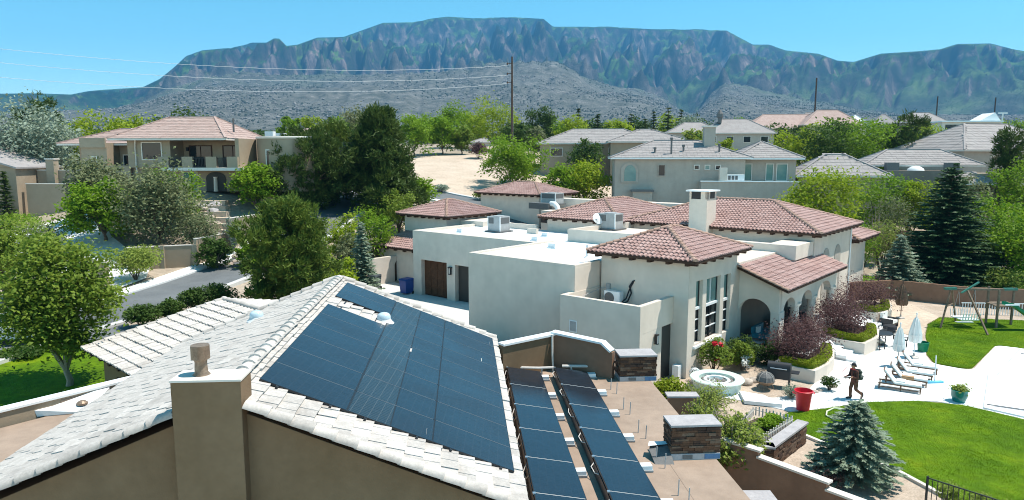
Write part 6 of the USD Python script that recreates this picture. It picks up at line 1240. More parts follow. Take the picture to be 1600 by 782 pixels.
wd.part('wand', tube([(.12, .1, 1.12), (.1, .45, 1.1), (-.05, 1.0, .96), (-.1, 1.25, .9)], .014, 6), 'white_metal'); wd.part('hose', tube([(.1, .35, 1.1), (.05, .62, 1.2), (0, .68, 1.42), (-.05, .5, 1.62), (-.1, .28, 1.55), (-.15, .0, 1.45)], .011, 6), 'red_plastic', smooth=True); wd.part('grip', tube([(-.2, .36, 1.16), (-.12, .62, 1.12)], .03, 8), 'dark_cloth')

# ------------------------------------------------------------------ the car at the left edge
cz = tz(-25.6, 35.6)
car = Thing('parked_car', 'white car cut by the left picture edge, bonnet in the sun', 'car', (-25.9, 35.9, cz + .12), radians(8), local=True)
sec = [(-2.3, .5, .82, .72), (-2.1, .38, 1.0, .84), (-1.2, .34, 1.05, .9), (0, .32, 1.06, .92), (.9, .34, 1.06, .91), (1.6, .36, 1.0, .87), (2.05, .4, .9, .8), (2.25, .46, .76, .66)]
V = [];
for x, zl, zh, hw in sec: V += [(x, -hw, zl), (x, -hw * 1.0, zl + .3), (x, -hw * .94, zh - .08), (x, -hw * .6, zh), (x, hw * .6, zh), (x, hw * .94, zh - .08), (x, hw, zl + .3), (x, hw, zl)]
V = np.array(V); n = 8; q = []
for i in range(len(sec) - 1):
    for k in range(n): q.append((i * n + k, i * n + (k + 1) % n, (i + 1) * n + (k + 1) % n, (i + 1) * n + k))
body = quads(V, q); body = trimesh.util.concatenate([body, T(V[:8], [(0, k, k + 1) for k in range(1, 7)]), T(V[-8:], [(0, k + 1, k) for k in range(1, 7)])])
car.part('body', body, 'car_paint', smooth=35)
G_ = [(-2.0, 1.02, .72), (-1.5, 1.55, .6), (.1, 1.58, .6), (.95, 1.06, .74)]
V = np.array([(x, s * w_, z) for x, z, w_ in G_ for s in (-1, 1)])
car.part('roof', [T(V + [0, 0, .004], [(2, 4, 5), (2, 5, 3)])], 'car_paint')
car.part('windscreen', [T(V, [(4, 6, 7), (4, 7, 5)])], 'dark_glass'); car.part('rear_window', [T(V, [(0, 2, 3), (0, 3, 1)])], 'dark_glass')
for s in (0, 1): car.part('side_window', [T(V, [(0 + s, 2 + s, 4 + s), (0 + s, 4 + s, 6 + s)])], 'dark_glass'); car.part('pillar', [bar(V[4 + s], V[6 + s], .07), bar(V[0 + s], V[2 + s], .07), bar(V[2 + s], V[4 + s], .06), bar((V[2 + s] + V[4 + s]) / 2, (V[0 + s] + V[6 + s]) / 2, .05)], 'car_paint')
for x in (-1.45, 1.4):
    for s in (-1, 1):
        w_ = trimesh.creation.cylinder(.33, .22, sections=24); w_.apply_transform(trimesh.transformations.rotation_matrix(pi / 2, (1, 0, 0))); w_.apply_translation((x, s * .8, .33)); p = car.part('wheel', w_, 'tyre')
        w_ = trimesh.creation.cylinder(.2, .24, sections=20); w_.apply_transform(trimesh.transformations.rotation_matrix(pi / 2, (1, 0, 0))); w_.apply_translation((x, s * .81, .33)); car.part('rim', w_, 'aluminium', p)
for s in (-1, 1): car.part('headlight', boxm(2.06, 2.2, s * .5 - .16, s * .5 + .16, .68, .82), 'aluminium'); car.part('wing_mirror', boxm(.72, .9, s * .93 - .08, s * .93 + .08, 1.02, 1.16), 'car_paint')
car.part('grille', boxm(2.2, 2.27, -.45, .45, .5, .66), 'frame_black')

# ------------------------------------------------------------------ houses around
def hip_roof(fr, a0, a1, b0, b1, ze, rise, th=.18, ridge=None):
    da, db = a1 - a0, b1 - b0; h = min(da, db) / 2 if ridge is None else ridge
    if da >= db: R = [(a0 + h, (b0 + b1) / 2), (a1 - h, (b0 + b1) / 2)]; F = [(0, 1, 5), (0, 5, 4), (1, 2, 5), (2, 3, 4), (2, 4, 5), (3, 0, 4)]
    else: R = [((a0 + a1) / 2, b0 + h), ((a0 + a1) / 2, b1 - h)]; F = [(0, 1, 4), (1, 2, 5), (1, 5, 4), (2, 3, 5), (3, 0, 4), (3, 4, 5)]
    P = [(a0, b0, ze), (a1, b0, ze), (a1, b1, ze), (a0, b1, ze)] + [(*r, ze + rise) for r in R]
    top = T([fr.w(*p) for p in P], F)
    return top, [fr.w(*p) for p in P], F
def roofed(t, fr, a0, a1, b0, b1, ze, rise, m, tw=.45, tl=.6, wallm=None, z0=None, ov=.6, ridge=None, fasc='pale_cap', courses=True):
    top, P, F = hip_roof(fr, a0, a1, b0, b1, ze, rise, ridge=ridge)
    rf = t.part('roof', top, m)
    if courses:   # flat tile courses as real strips
        rr = np.random.default_rng(int(abs(a0 * 7 + b0 * 13)) % 999); h = (b1 - b0) / 2 if (a1 - a0) >= (b1 - b0) else (a1 - a0) / 2; ms = []
        faces = [[P[0], P[1], P[5], P[4]], [P[1], P[2], P[5]], [P[3], P[0], P[4]]] if (a1 - a0) >= (b1 - b0) else [[P[0], P[1], P[4]], [P[1], P[2], P[5], P[4]], [P[3], P[0], P[4], P[5]]]
        for f in faces: ms.append(tiled(f, tw, tl, slab_template(tw * .97, tl, .045, .01), -.02, rr))
        t.part('roof_tiles', ms, m, rf, kind='stuff')
    t.part('hip_caps', [bar(p + [0, 0, .04], q + [0, 0, .04], .24, .14) for p, q in ([(P[0], P[4]), (P[3], P[4]), (P[1], P[5]), (P[2], P[5]), (P[4], P[5])] if (a1 - a0) >= (b1 - b0) else [(P[0], P[4]), (P[1], P[4]), (P[2], P[5]), (P[3], P[5]), (P[4], P[5])])], m, rf)
    t.part('fascia', [fbox(fr, a0 + .02, a1 - .02, b0 + .02, b0 + .1, ze - .2, ze - .01), fbox(fr, a1 - .1, a1 - .02, b0 + .1, b1, ze - .2, ze - .01), fbox(fr, a0 + .02, a0 + .1, b0 + .1, b1, ze - .2, ze - .01)], fasc, rf)
    if wallm: t.part('wall', [fbox(fr, a0 + ov, a1 - ov, b0 + ov, b1 - ov, z0, ze + .02)], wallm)
    return rf
def window(t, fr, a, b, z0, z1, w_, face='b', glass='dark_glass', trim='pale_cap', depth=.05, mull=0):
    """a framed window standing on the wall plane b (front) or a (right side)"""
    f = lambda u0, u1, d0, d1, zz0, zz1: fbox(fr, a + u0, a + u1, b - d1, b - d0, zz0, zz1) if face == 'b' else fbox(fr, a + d0, a + d1, b + u0, b + u1, zz0, zz1)
    p = t.part('window', [f(-w_ / 2 - .1, -w_ / 2, 0, .08, z0 - .1, z1 + .1), f(w_ / 2, w_ / 2 + .1, 0, .08, z0 - .1, z1 + .1), f(-w_ / 2, w_ / 2, 0, .08, z1, z1 + .1), f(-w_ / 2, w_ / 2, 0, .1, z0 - .1, z0)], trim)
    t.part('pane', [f(-w_ / 2, w_ / 2, .01, .03, z0, z1)], glass, p)
    for k in range(mull): u = -w_ / 2 + w_ * (k + 1) / (mull + 1); t.part('glazing_bar', [f(u - .04, u + .04, .03, .06, z0, z1)], trim, p)
    return p
# tan house with balconies
TH = Frame((-38.5, 72.0), 4.0)
th_ = Thing('tan_house', 'large two storey tan stucco house with pink tile roof and balconies on the hill', 'house', TH.w(2, 4, 8))
def tb(*a): return fbox(TH, *a)
zb, zl, ze = 8.1, 10.55, 13.5
th_.part('wall', [tb(-1.0, 10.8, .6, 10, zb, zl), tb(-1.0, .6, .0, 10, zl, ze), tb(.6, 3.2, 0, 10, zl, ze), tb(3.2, 10.8, 2.6, 10, zl, ze), tb(3.2, 3.55, 0, 2.6, zl, ze), tb(10.4, 10.8, 0, 2.6, zl, ze)], 'beige_stucco')
th_.part('balcony_slab', [tb(3.0, 11.6, -1.0, 2.6, zl - .3, zl)], 'pale_cap')
for a in (3.3, 5.8, 8.3, 10.5): th_.part('balcony_pier', [tb(a - .55, a + .55, -1.0, -.6, zl, zl + 1.1)], 'beige_stucco')
for a0, a1 in ((3.85, 5.25), (6.35, 7.75), (8.85, 9.95)):
    p = th_.part('railing', [tb(a0, a1, -.84, -.78, zl + .95, zl + 1.0), tb(a0, a1, -.84, -.78, zl + .1, zl + .14)], 'black_metal')
    for k in range(9): x = a0 + (a1 - a0) * (k + .5) / 9; th_.part('baluster', [tb(x - .02, x + .02, -.83, -.79, zl + .1, zl + .97)], 'black_metal', p)
window(th_, TH, 1.6, 0, zl + .85, zl + 2.5, 2.0, mull=0)
for a, w_ in ((5.4, 2.3), (8.9, 2.0)): window(th_, TH, a, 2.6, zl + .05, zl + 2.2, w_, mull=1, trim='dark_timber')
window(th_, TH, 5.2, .6, zb + .05, zb + 1.95, 1.4, glass='teal_glass', mull=1)
th_.part('arched_door', [wall(TH, (6.9, .56), (9.0, .56), 0, 0, -.06, top=list(arch(0, 2.1, zb, zb + 1.3, zb + 2.0).exterior.coords))], 'dark_door')
th_.part('arch_column', [lathe([(.22, 0), (.2, .1), (.17, 1.4), (.24, 1.5), (0, 1.5)], 12, TH.w(8.0, .3, zb))], 'pale_cap')
th_.part('drain_pipe', [tube([TH.w(.2, -.5, ze - .1), TH.w(-.1, -.1, ze - .6), TH.w(-.1, -.1, zl - 1.5)], .07, 6)], 'pale_cap')
for a in (3.9, 10.0): th_.part('wall_lamp', [tb(a, a + .2, 2.4, 2.6, zl + 1.7, zl + 2.1)], 'black_metal')
roofed(th_, TH, -2.4, 10.0, -1.1, 9.6, ze, 2.35, 'pink_tile', tw=.4, tl=.45, ridge=3.7)
# left wings with recessed terrace
th_.part('wing_wall', [tb(-7.2, -1.0, 6, 11, 7.4, 13.0), tb(-7.0, -4.2, 1.4, 6, 7.4, 13.1), tb(-4.2, -1.0, 3.6, 6, 7.4, 13.2), tb(-4.25, -4.0, .4, 1.4, 9.4, 10.9), tb(-4.2, -1.0, .2, .45, 9.2, 10.75), tb(-4.2, -1.0, .45, 3.6, 9.2, 9.5), tb(-7.0, -4.2, 1.2, 1.4, 12.6, 13.6), tb(-9.9, -7.2, 5.2, 11, 7.4, 12.9)], 'beige_stucco')
window(th_, TH, -3.3, 3.6, 9.9, 11.8, .9); window(th_, TH, -1.9, 3.6, 9.55, 11.7, 1.0, trim='dark_timber'); window(th_, TH, -8.6, 5.2, 10.3, 11.2, .8, mull=1); window(th_, TH, -5.6, 1.4, 9.9, 11.6, .5)
th_.part('lower_door', [tb(-2.4, -1.3, .1, .2, 7.6, 9.0)], 'brown_door')
roofed(th_, TH, -10.6, -.4, 2.6, 11.6, 13.05, 1.7, 'pink_tile', tw=.4, tl=.45)
# right part: curved wall and round corner
ang = np.linspace(-2.9, -.9, 20); cw_ = [TH.w(15.2 + 4.4 * cos(t), 5.2 + 4.4 * sin(t)) for t in ang]
V = np.array([[*c[:2], z] for z in (8.1, 13.6) for c in cw_]); th_.part('curved_wall', [quads(V, [(i, i + 1, 21 + i, 20 + i) for i in range(19)])], 'beige_stucco', smooth=40)
th_.part('curved_coping', [tube([c + np.array([0, 0, 13.62]) for c in cw_], .14, 6)], 'pale_cap')
th_.part('side_wall', [tb(10.8, 16, 5, 11, 8.1, 13.3), tb(15, 23, 6, 12, 8.1, 13.2)], 'beige_stucco')
for a in (13.6, 14.9, 16.1): window(th_, TH, a, 1.0 + .12 * (a - 15) ** 2, 10.6, 12.3, .9)
th_.part('turret_roof', [lathe([(2.6, 0), (2.3, .6), (1.2, 1.2), (0, 1.45)], 14, TH.w(15.6, 7.5, 13.4))], 'pink_tile', smooth=30)
for k, (a, b) in enumerate([(11.6, 6), (12.7, 6.4), (13.6, 6.2)]): th_.part('roof_unit', [tb(a - .45, a + .45, b - .4, b + .4, 13.3, 14.4 - .2 * k)], 'white_metal')
th_.part('vent_pipe', [tube([TH.w(9.4, 2, 14.2), TH.w(9.4, 2, 15.6)], .1, 6)], 'dark_louvre')
# terraces, walls and gate of the tan house
r = np.random.default_rng(12)
for k in range(46):
    f = r.random(); x, y = -24.0 - 6.5 * f + r.normal(0, .9), 58.5 + 11 * f + r.normal(0, .6); s = r.uniform(.2, .55); m = trimesh.creation.icosphere(1, s); m.vertices *= 1 + .6 * (meshkit.fbm(m.vertices / s * 1.5 + k * 3, 2, k) - .5)[:, None]; m.vertices *= (1.2, 1, .7); m.apply_translation((x, y, tz(x, y) + s * .25)); single('terrace_rock', m, 'rock' if r.random() < .6 else 'flag_stone', 'pale tan rock on the terraced slope below the tan house', 'rock', group='rocks on the slope below the tan house')
st = Thing('garden_stairs', 'stone garden stairs climbing the terraced slope to the tan house patio', 'stairs', (-28, 64, 5))
for k in range(9): f = k / 8; x, y = -26.2 - 3.6 * f, 61.5 + 8.2 * f; st.part('step', [boxm(x - 1.2, x + 1.2, y - .5, y + .6, tz(x, y) - .4, tz(x, y) + .25)], 'sand_soil')
def terr_wall(name, lab, pts, h, th, m, cap='pale_cap'):
    t = Thing(name, lab, 'wall', (*pts[0], tz(*pts[0])))
    for (x0, y0), (x1, y1) in zip(pts[:-1], pts[1:]):
        z = max(tz(x0, y0), tz(x1, y1)); lo_ = min(tz(x0, y0), tz(x1, y1))
        t.part('wall_panel', [bar((x0, y0, (z + h + lo_ - .4) / 2), (x1, y1, (z + h + lo_ - .4) / 2), th, z + h - lo_ + .4)], m); t.part('coping', [bar((x0, y0, z + h + .03), (x1, y1, z + h + .03), th + .06, .06)], cap)
        t.part('pilaster', [boxm(x1 - .2, x1 + .2, y1 - .2, y1 + .2, lo_ - .3, z + h + .1)], m)
    return t
terr_wall('roadside_wall', 'beige stepped garden wall along the far side of the road', [(-30.6, 54.6), (-28.3, 55.7), (-26.0, 56.5), (-25.1, 61.0), (-23.7, 66)], 1.75, .25, 'beige_stucco')
t = Thing('gate_pier', 'tan gate pier with pale cap beside the driveway gate', 'gate pier', (-29.2, 48.6, tz(-29.2, 48.6))); z = tz(-29.2, 48.6); t.part('shaft', [boxm(-29.6, -28.8, 48.2, 49.0, z - .2, z + 2.0)], 'beige_stucco'); t.part('cap', [boxm(-29.75, -28.65, 48.05, 49.15, z + 2.0, z + 2.15)], 'pale_cap')
t = Thing('driveway_gate', 'dark rust brown driveway gate standing open beside its pier', 'gate', (-30.5, 48.9, z))
for k in range(8): t.part('gate_bar', [boxm(-31.6 + k * .26, -31.5 + k * .26, 49.2, 49.3, z + .1, z + 1.8)], 'rust_metal')
t.part('gate_rail', [boxm(-31.7, -29.6, 49.18, 49.32, z + .1, z + .22), boxm(-31.7, -29.6, 49.18, 49.32, z + 1.7, z + 1.82)], 'rust_metal')
single('planter_box', boxm(-31.4, -30.3, 47.4, 48.0, z, z + .85), 'clay_tile', 'terracotta planter box beside the driveway gate', 'planter')
single('clay_pipe', tube([(-25.4, 58.2, tz(-25.4, 58.2) + .2), (-24.6, 58.9, tz(-24.6, 58.9) + .2)], .2, 10), 'clay_tile', 'terracotta coloured pipe lying by the roadside wall', 'pipe')
# house at the left edge
LE_ = Frame((-64.5, 85.0), -2); le = Thing('edge_house', 'beige house wall cut by the left picture edge behind the driveway', 'house', LE_.w(-4, 3, 4)); lz = 3.6
le.part('wall', [wall(LE_, (0, 6), (0, -2), 0, 0, -9, top=[(0, lz), (8, lz), (8, 10.6), (4, 12.6), (0, 10.6)]) if False else fbox(LE_, -9, 4.0, 0, 9, lz, 10.4)], 'beige_stucco')
le.part('roof', [T([LE_.w(4.4, -.5, 10.4), LE_.w(-9, -.5, 14.6), LE_.w(-9, 9, 14.6), LE_.w(4.4, 9, 10.4), LE_.w(4.4, -.5, 10.2), LE_.w(-9, -.5, 14.3), LE_.w(-9, 9, 14.3), LE_.w(4.4, 9, 10.2)], [(0, 1, 2), (0, 2, 3), (4, 5, 6), (4, 6, 7), (0, 1, 5), (0, 5, 4), (3, 0, 4), (3, 4, 7)])], 'grey_tile')
le.part('gable_wall', [T([LE_.w(4, .0, 10.35), LE_.w(-9, 0, 10.35), LE_.w(-9, 0, 14.3)], [(0, 1, 2)])], 'beige_stucco')
window(le, LE_, 2.6, 0, 5.0, 5.9, .7)
dw = Thing('courtyard_walls', 'tan driveway retaining walls with square piers beside the left edge house', 'wall', (-58, 86, 4)); 
for a0, a1, b, z1 in ((-60, -53.5, 86, 8.3), (-60.5, -50, 89, 9.9)): dw.part('wall_panel', [boxm(a0, a1, b, b + .4, 2.5, z1)], 'beige_stucco'); dw.part('coping', [boxm(a0 - .05, a1 + .05, b - .05, b + .45, z1, z1 + .1)], 'pale_cap')
for x in (-58.3, -53.0): dw.part('pier', [boxm(x - .5, x + .5, 88.2, 89.2, 6, 11.3)], 'beige_stucco'); dw.part('pier_cap', [boxm(x - .6, x + .6, 88.1, 89.3, 11.3, 11.45)], 'pale_cap')
dw.part('dark_bin_bay', [boxm(-53.4, -51.6, 85.4, 86, 3.4, 5.0)], 'dark_louvre')
# grey neighbour house
NB = Frame((12.4, 88.0), 6.0); nb = Thing('grey_neighbour_house', 'grey stucco house with pale flat tile hip roof behind the white house', 'house', NB.w(12, 6, 5))
nb.part('wall', [fbox(NB, .6, 16.6, .6, 11, 2.0, 11.5), fbox(NB, 16.6, 23.2, 2.4, 11, 2.0, 11.5), fbox(NB, 11.0, 22.6, -1.4, .6, 2.0, 8.6), fbox(NB, 22.4, 22.6, .6, 2.4, 2.0, 8.6)], 'grey_stucco')
nb.part('terrace_coping', [fbox(NB, 10.9, 22.75, -1.5, -1.2, 8.6, 8.72)], 'white_trim'); nb.part('terrace_pier', [fbox(NB, 13.2, 14.1, -1.3, -.6, 8.6, 10.3)], 'white_stucco')
u_ = nb.part('rooftop_unit', [fbox(NB, 14.1, 16.2, -1.1, -.2, 8.72, 9.5)], 'white_trim')
for k in range(3): nb.part('unit_grille', [fbox(NB, 14.25 + k * .42, 14.55 + k * .42, -1.13, -1.08, 8.85, 9.35)], 'dark_louvre', u_)
roofed(nb, NB, 0, 17.4, 0, 11.6, 11.55, 2.2, 'grey_tile', fasc='white_trim'); roofed(nb, NB, 15.4, 24.0, 1.4, 11.0, 11.5, 2.1, 'grey_tile', fasc='white_trim')
p = nb.part('arched_window', [wall(NB, (1.3, .58), (3.5, .58), 0, 0, -.1, top=list(arch(0, 2.2, 8.4, 9.9, 10.9).exterior.coords))], 'grey_stucco'); nb.part('pane', [wall(NB, (1.75, .46), (3.2, .46), 0, 0, -.02, top=list(arch(0, 1.45, 8.6, 9.7, 10.6).exterior.coords))], 'teal_glass', p)
window(nb, NB, 6.4, .6, 9.3, 10.6, .75, trim='grey_stucco'); window(nb, NB, 10.7, .6, 10.1, 10.55, .5); window(nb, NB, 12.0, .6, 10.1, 10.55, .5, glass='teal_glass'); window(nb, NB, 13.3, .6, 10.1, 10.55, .5)
window(nb, NB, 17.3, 2.4, 8.7, 10.7, .9, glass='teal_glass'); window(nb, NB, 21.5, 2.4, 8.7, 10.7, 1.2, glass='teal_glass'); window(nb, NB, 20.0, 2.4, 8.7, 10.7, .8, glass='teal_glass')
nb.part('bay_window_roof', [fbox(NB, 2.6, 5.4, -.6, .6, 7.3, 7.55)], 'dark_louvre'); nb.part('bay_window', [fbox(NB, 2.8, 5.2, -.4, .6, 2, 7.3)], 'grey_stucco')
c_ = nb.part('chimney', [fbox(NB, 12.0, 13.4, 3.6, 5.0, 11.5, 15.4)], 'grey_stucco'); nb.part('chimney_cap', [fbox(NB, 11.85, 13.55, 3.45, 5.15, 15.4, 15.6)], 'pale_cap', c_)
for a, b, h in ((7.6, 1.2, 2.1), (9.2, 2.0, 1.2), (5.6, 1.6, .9), (13.6, 1.8, 1.3)): nb.part('roof_vent', [tube([NB.w(a, b, 11.6), NB.w(a, b, 11.8 + h)], .12, 7), tube([NB.w(a, b, 11.7 + h), NB.w(a, b, 11.95 + h)], .2, 7)], 'dark_louvre')
# generic houses farther off
def far_house(lab, px, d, w_, dep, ze, rise, rot, wallm='grey_stucco', roofm='grey_tile', z0=None, wins=4, cat='house', wing=None):
    x, y = P3(px, d); fr = Frame((x, y), rot); z0 = tz(x, y) - 2 if z0 is None else z0; t = Thing('far_house', lab, cat, fr.w(w_ / 2, dep / 2, z0 + 2))
    roofed(t, fr, 0, w_, 0, dep, ze, rise, roofm, tw=.6, tl=.8, wallm=wallm, z0=z0, courses=d < 140)
    for k in range(wins): window(t, fr, w_ * (k + .7) / (wins + .4), .6, ze - 2.2, ze - .9, w_ * .09)
    if wing:
        for (a0, a1, q0, q1, dz, rs) in wing: roofed(t, fr, a0, a1, q0, q1, ze + dz, rs, roofm, tw=.6, tl=.8, wallm=wallm, z0=z0, courses=d < 140)
    return t, fr
far_house('long grey house with pale hip roofs behind the dark feathery tree', 838, 122, 22, 13, 14.0, 2.6, 4, 'beige_stucco', wing=[(12, 26, -3, 9, .2, 2.2)])
h3, f3 = far_house('grey hip roofed house with arched windows and a black roof vent', 1092, 172, 18, 12, 17.4, 3.6, 6, wing=[(-8, 6, 2, 12, .3, 2.6)])
h3.part('black_cowl', [lathe([(.5, 0), (.5, 1.2), (.8, 1.3), (.8, 2.2), (.3, 3.0), (0, 3.4)], 10, f3.w(5, 4, 20.0))], 'dark_louvre')
far_house('pale pinkish roofed house left of the utility pole on the skyline at right', 1160, 215, 30, 14, 20.2, 4.6, 4, 'beige_stucco', 'pink_tile', wing=[(16, 34, -3, 9, 1.0, 4.6)])
far_house('wide pale hip roofed house below the second utility pole', 1228, 225, 24, 14, 21.0, 5.0, 6, 'white_stucco', 'grey_tile')
far_house('small white pyramid roofed pavilion on the right skyline', 1322, 250, 5, 5, 24.2, 2.2, 0, 'white_stucco', 'white_membrane', wins=0)
far_house('small dark gabled house on the right skyline', 1352, 255, 9, 8, 23.4, 3.6, 20, 'grey_stucco', 'grey_tile', wins=1)
far_house('pale rounded hip roof house under the third utility pole', 1405, 245, 16, 10, 23.5, 3.6, 0, 'beige_stucco', 'grey_tile', wins=2)
t = Thing('modern_house', 'white modern flat roofed house on the right skyline', 'house', (*P3(1500, 225), 15)); fr = Frame(P3(1462, 225), 4); t.part('wall', [fbox(fr, 0, 18, 0, 10, 12, 22.6)], 'white_stucco'); t.part('flat_roof', [fbox(fr, -.5, 18.5, -.6, 10.5, 22.6, 23.0)], 'white_trim'); t.part('ribbon_window', [fbox(fr, 1, 12, -.06, 0, 20.2, 21.8)], 'dark_glass'); t.part('roof_wedge', [T([fr.w(12, 1, 23), fr.w(18.4, 1, 23), fr.w(16.5, 1, 25.6), fr.w(12, 8, 23), fr.w(18.4, 8, 23), fr.w(16.5, 8, 25.6)], [(0, 1, 2), (3, 5, 4), (0, 2, 5), (0, 5, 3), (1, 4, 5), (1, 5, 2)])], 'white_trim')
far_house('low house with reddish tile roofs behind the pale right roof', 1432, 165, 12, 9, 14.4, 1.6, 5, 'beige_stucco', 'pink_tile', wing=[(8, 15, -2, 6, -.6, 1.4)])
far_house('small house glimpsed between the trees left of the utility pole', 735, 185, 7, 7, 15.5, 1.2, 0, 'white_stucco', 'grey_tile', wins=3)
big, fb = far_house('large house with sweeping pale hip roofs at the right picture edge', 1500, 98, 22, 14, 12.6, 4.0, -14, 'grey_stucco', 'grey_tile', wins=2)
fh, ff = far_house('low house with pale ribbed hip roof and grey parapet wall behind the brown wall', 1240, 88, 11.5, 9, 9.3, 2.6, 10, 'beige_stucco', 'grey_tile', z0=2, wins=0)
fh.part('parapet_wall', [fbox(ff, 9.5, 20.2, 1.5, 9, 2, 9.9)], 'dark_stucco'); fh.part('parapet_wall', [fbox(ff, 20.2, 24.5, .6, 9, 2, 9.6)], 'beige_stucco'); roofed(fh, ff, 9.5, 24, 5, 13, 10.6, 2.0, 'grey_tile')
fh.part('roof_dome', [lathe([(1.0, 0), (.9, .25), (.5, .5), (0, .6)], 14, ff.w(15.4, 4, 9.9))], 'white_trim', smooth=True)
for a in (12.4, 19.4): fh.part('roof_unit', [fbox(ff, a - .7, a + .7, 3, 4.2, 9.9, 10.9)], 'dark_louvre')
po, fp = far_house('small hipped porch roof right of the grey parapet wall', 1486, 84, 5, 4, 8.5, 1.3, 6, 'beige_stucco', 'grey_tile', z0=2, wins=0)
# utility poles, wires and a street light
def pole(lab, x, y, top, r_=.2, arms=True):
    z = tz(x, y); t = Thing('utility_pole', lab, 'utility pole', (x, y, z)); t.part('pole', [tube([(x, y, z - .5), (x, y, top)], r_, 10, r_ * .7)], 'pole_timber', smooth=50)
    if arms:
        for dz in (1.3, 3.2, 4.9): t.part('insulator', [bar((x, y, top - dz), (x - .9, y - .3, top - dz - .1), .12), lathe([(.12, -.2), (.16, 0), (.1, .2)], 8, (x - .9, y - .3, top - dz - .1))], 'pole_timber')
        t.part('lightning_wire', [tube([(x + r_, y, z), (x + r_ * .8, y, top + .5)], .025, 5)], 'grey_metal')
    return t
pole('tall brown wooden utility pole in the middle of the picture', 0.0, 140, 31.1, .24)
for px, d, top, lab in ((1265, 240, 38, 'slim dark utility pole on the skyline above the pale roofs'), (1452, 300, 37, 'slim dark utility pole above the rounded hip roof, third from the left'), (1541, 300, 36.5, 'slim dark utility pole beside the modern house'), (1597, 300, 33, 'slim dark utility pole at the right picture edge')): pole(lab, *P3(px, d), top, .34, False)
t = Thing('street_light', 'white street light with two arms on the right skyline', 'street light', (*P3(1554, 215), 14)); x, y = P3(1554, 215); t.part('post', [tube([(x, y, 14), (x, y, 24.8)], .2, 6)], 'white_trim'); t.part('lamp_head', [boxm(x - 1.3, x - .1, y - .3, y + .3, 24.6, 25.0), boxm(x + .1, x + 1.3, y - .3, y + .3, 24.6, 25.0)], 'white_trim')
for k, (z0_, z1_, lab) in enumerate(((29.35, 28.1, 'topmost pale power line running left from the tall pole'), (27.5, 26.2, 'middle pale power line running left from the tall pole'), (25.9, 24.1, 'lowest pale power line running left from the tall pole'))):
    s = np.linspace(0, 1, 50); x = -.9 - 89.1 * s; y = 139.7 - 52 * s; z = z0_ + (z1_ - z0_) * s - 4 * 2.85 * s * (1 - s); single('power_line', tube(np.column_stack([x, y, z]), .027, 5), 'wire_metal', lab, 'power line')

# ------------------------------------------------------------------ mountains and air
def prof(pts): p = np.array(pts, float); return lambda x: np.interp(x, p[:, 0], p[:, 1])
sky_line = prof([(-700, 160), (-300, 140), (0, 147), (60, 146), (125, 148), (150, 143), (170, 141), (200, 139), (235, 137), (262, 124), (285, 106), (305, 88), (330, 79), (375, 75), (405, 67), (428, 67), (440, 60), (448, 61), (458, 72), (475, 70), (505, 59), (545, 58), (575, 47), (605, 36), (650, 35), (680, 29), (705, 26), (740, 29), (800, 27), (848, 30), (862, 42), (945, 42), (1010, 46), (1080, 46), (1125, 48), (1165, 70), (1190, 70), (1215, 79), (1265, 84), (1295, 95), (1320, 97), (1360, 84), (1420, 80), (1450, 77), (1475, 69), (1525, 68), (1555, 75), (1590, 83), (1640, 84), (1800, 60), (2100, 90), (2400, 130)])
foot = prof([(-700, 190), (0, 182), (120, 176), (190, 172), (235, 158), (270, 137), (330, 118), (400, 112), (470, 112), (520, 110), (600, 112), (680, 117), (740, 112), (800, 106), (845, 102), (870, 106), (900, 116), (935, 127), (985, 134), (1030, 150), (1055, 170), (1075, 180), (1085, 172), (1105, 145), (1125, 127), (1160, 133), (1210, 146), (1270, 158), (1340, 172), (1400, 180), (2400, 186)])
spur = prof([(-700, 170), (0, 165), (200, 160), (300, 120), (380, 105), (480, 104), (600, 102), (720, 98), (800, 88), (846, 79), (880, 90), (960, 110), (1040, 120), (1120, 105), (1200, 108), (1290, 118), (1350, 120), (1450, 110), (1550, 112), (1650, 120), (2400, 150)])
nA, nR = 1000, 293
pxs = np.linspace(-560, 2160, nA); azs = np.arctan((pxs - 800) / 1085)
rs = np.concatenate([np.geomspace(255, 1500, 34)[:-1], np.linspace(1500, 3700, 110), np.linspace(3720, 6900, 150)])[:nR]; nR = len(rs)
A, R = np.meshgrid(azs, rs); PX = np.broadcast_to(pxs, A.shape)
def elev(py): return np.tan(np.arctan((391 - py) / 1085) - radians(7.65)) * np.cos(A)   # tangent of the elevation
X, Y = R * np.sin(A), R * np.cos(A)
jit = meshkit.fbm(np.stack([X / 900, Y / 900, 0 * X], -1), 3, 3) - .5
base = 14 + (R - 240) * .036
h1 = CAM_Z + 3200 * elev(foot(PX)); d1 = 3200 + 700 * jit; l1 = 1500.0
h2 = CAM_Z + 4600 * elev(spur(PX)); d2 = 4600 + 900 * jit; l2 = 1500.0
h3 = CAM_Z + 6300 * elev(sky_line(PX)); d3 = 6300.0; l3 = 1900.0
def ridge(h, d, l, p, back): s = np.clip((R - (d - l)) / l, 0, 1); b = np.clip((R - d) / l, 0, 1); return (h - base) * np.where(R < d, s ** p, 1 - back * b)
n1 = meshkit.fbm(np.stack([X / 420, Y / 420, 0 * X], -1), 6, 11); wrp = meshkit.fbm(np.stack([X / 700, Y / 700, 0 * X + 3], -1), 4, 31) - .5
gul = .62 * (1 - np.abs(2 * meshkit.fbm(np.stack([A * 15 + 2.4 * wrp, R / 900 + wrp, 0 * X], -1), 5, 21) - 1)) + .38 * (1 - np.abs(2 * meshkit.fbm(np.stack([A * 52 + 3 * wrp, R / 420, 0 * X], -1), 4, 23) - 1))
Hh = np.maximum.reduce([ridge(h1, d1, l1, 1.15, .45), ridge(h2, d2, l2, 1.3, .35), np.zeros_like(R)])
h2c = np.maximum(Hh, 0)
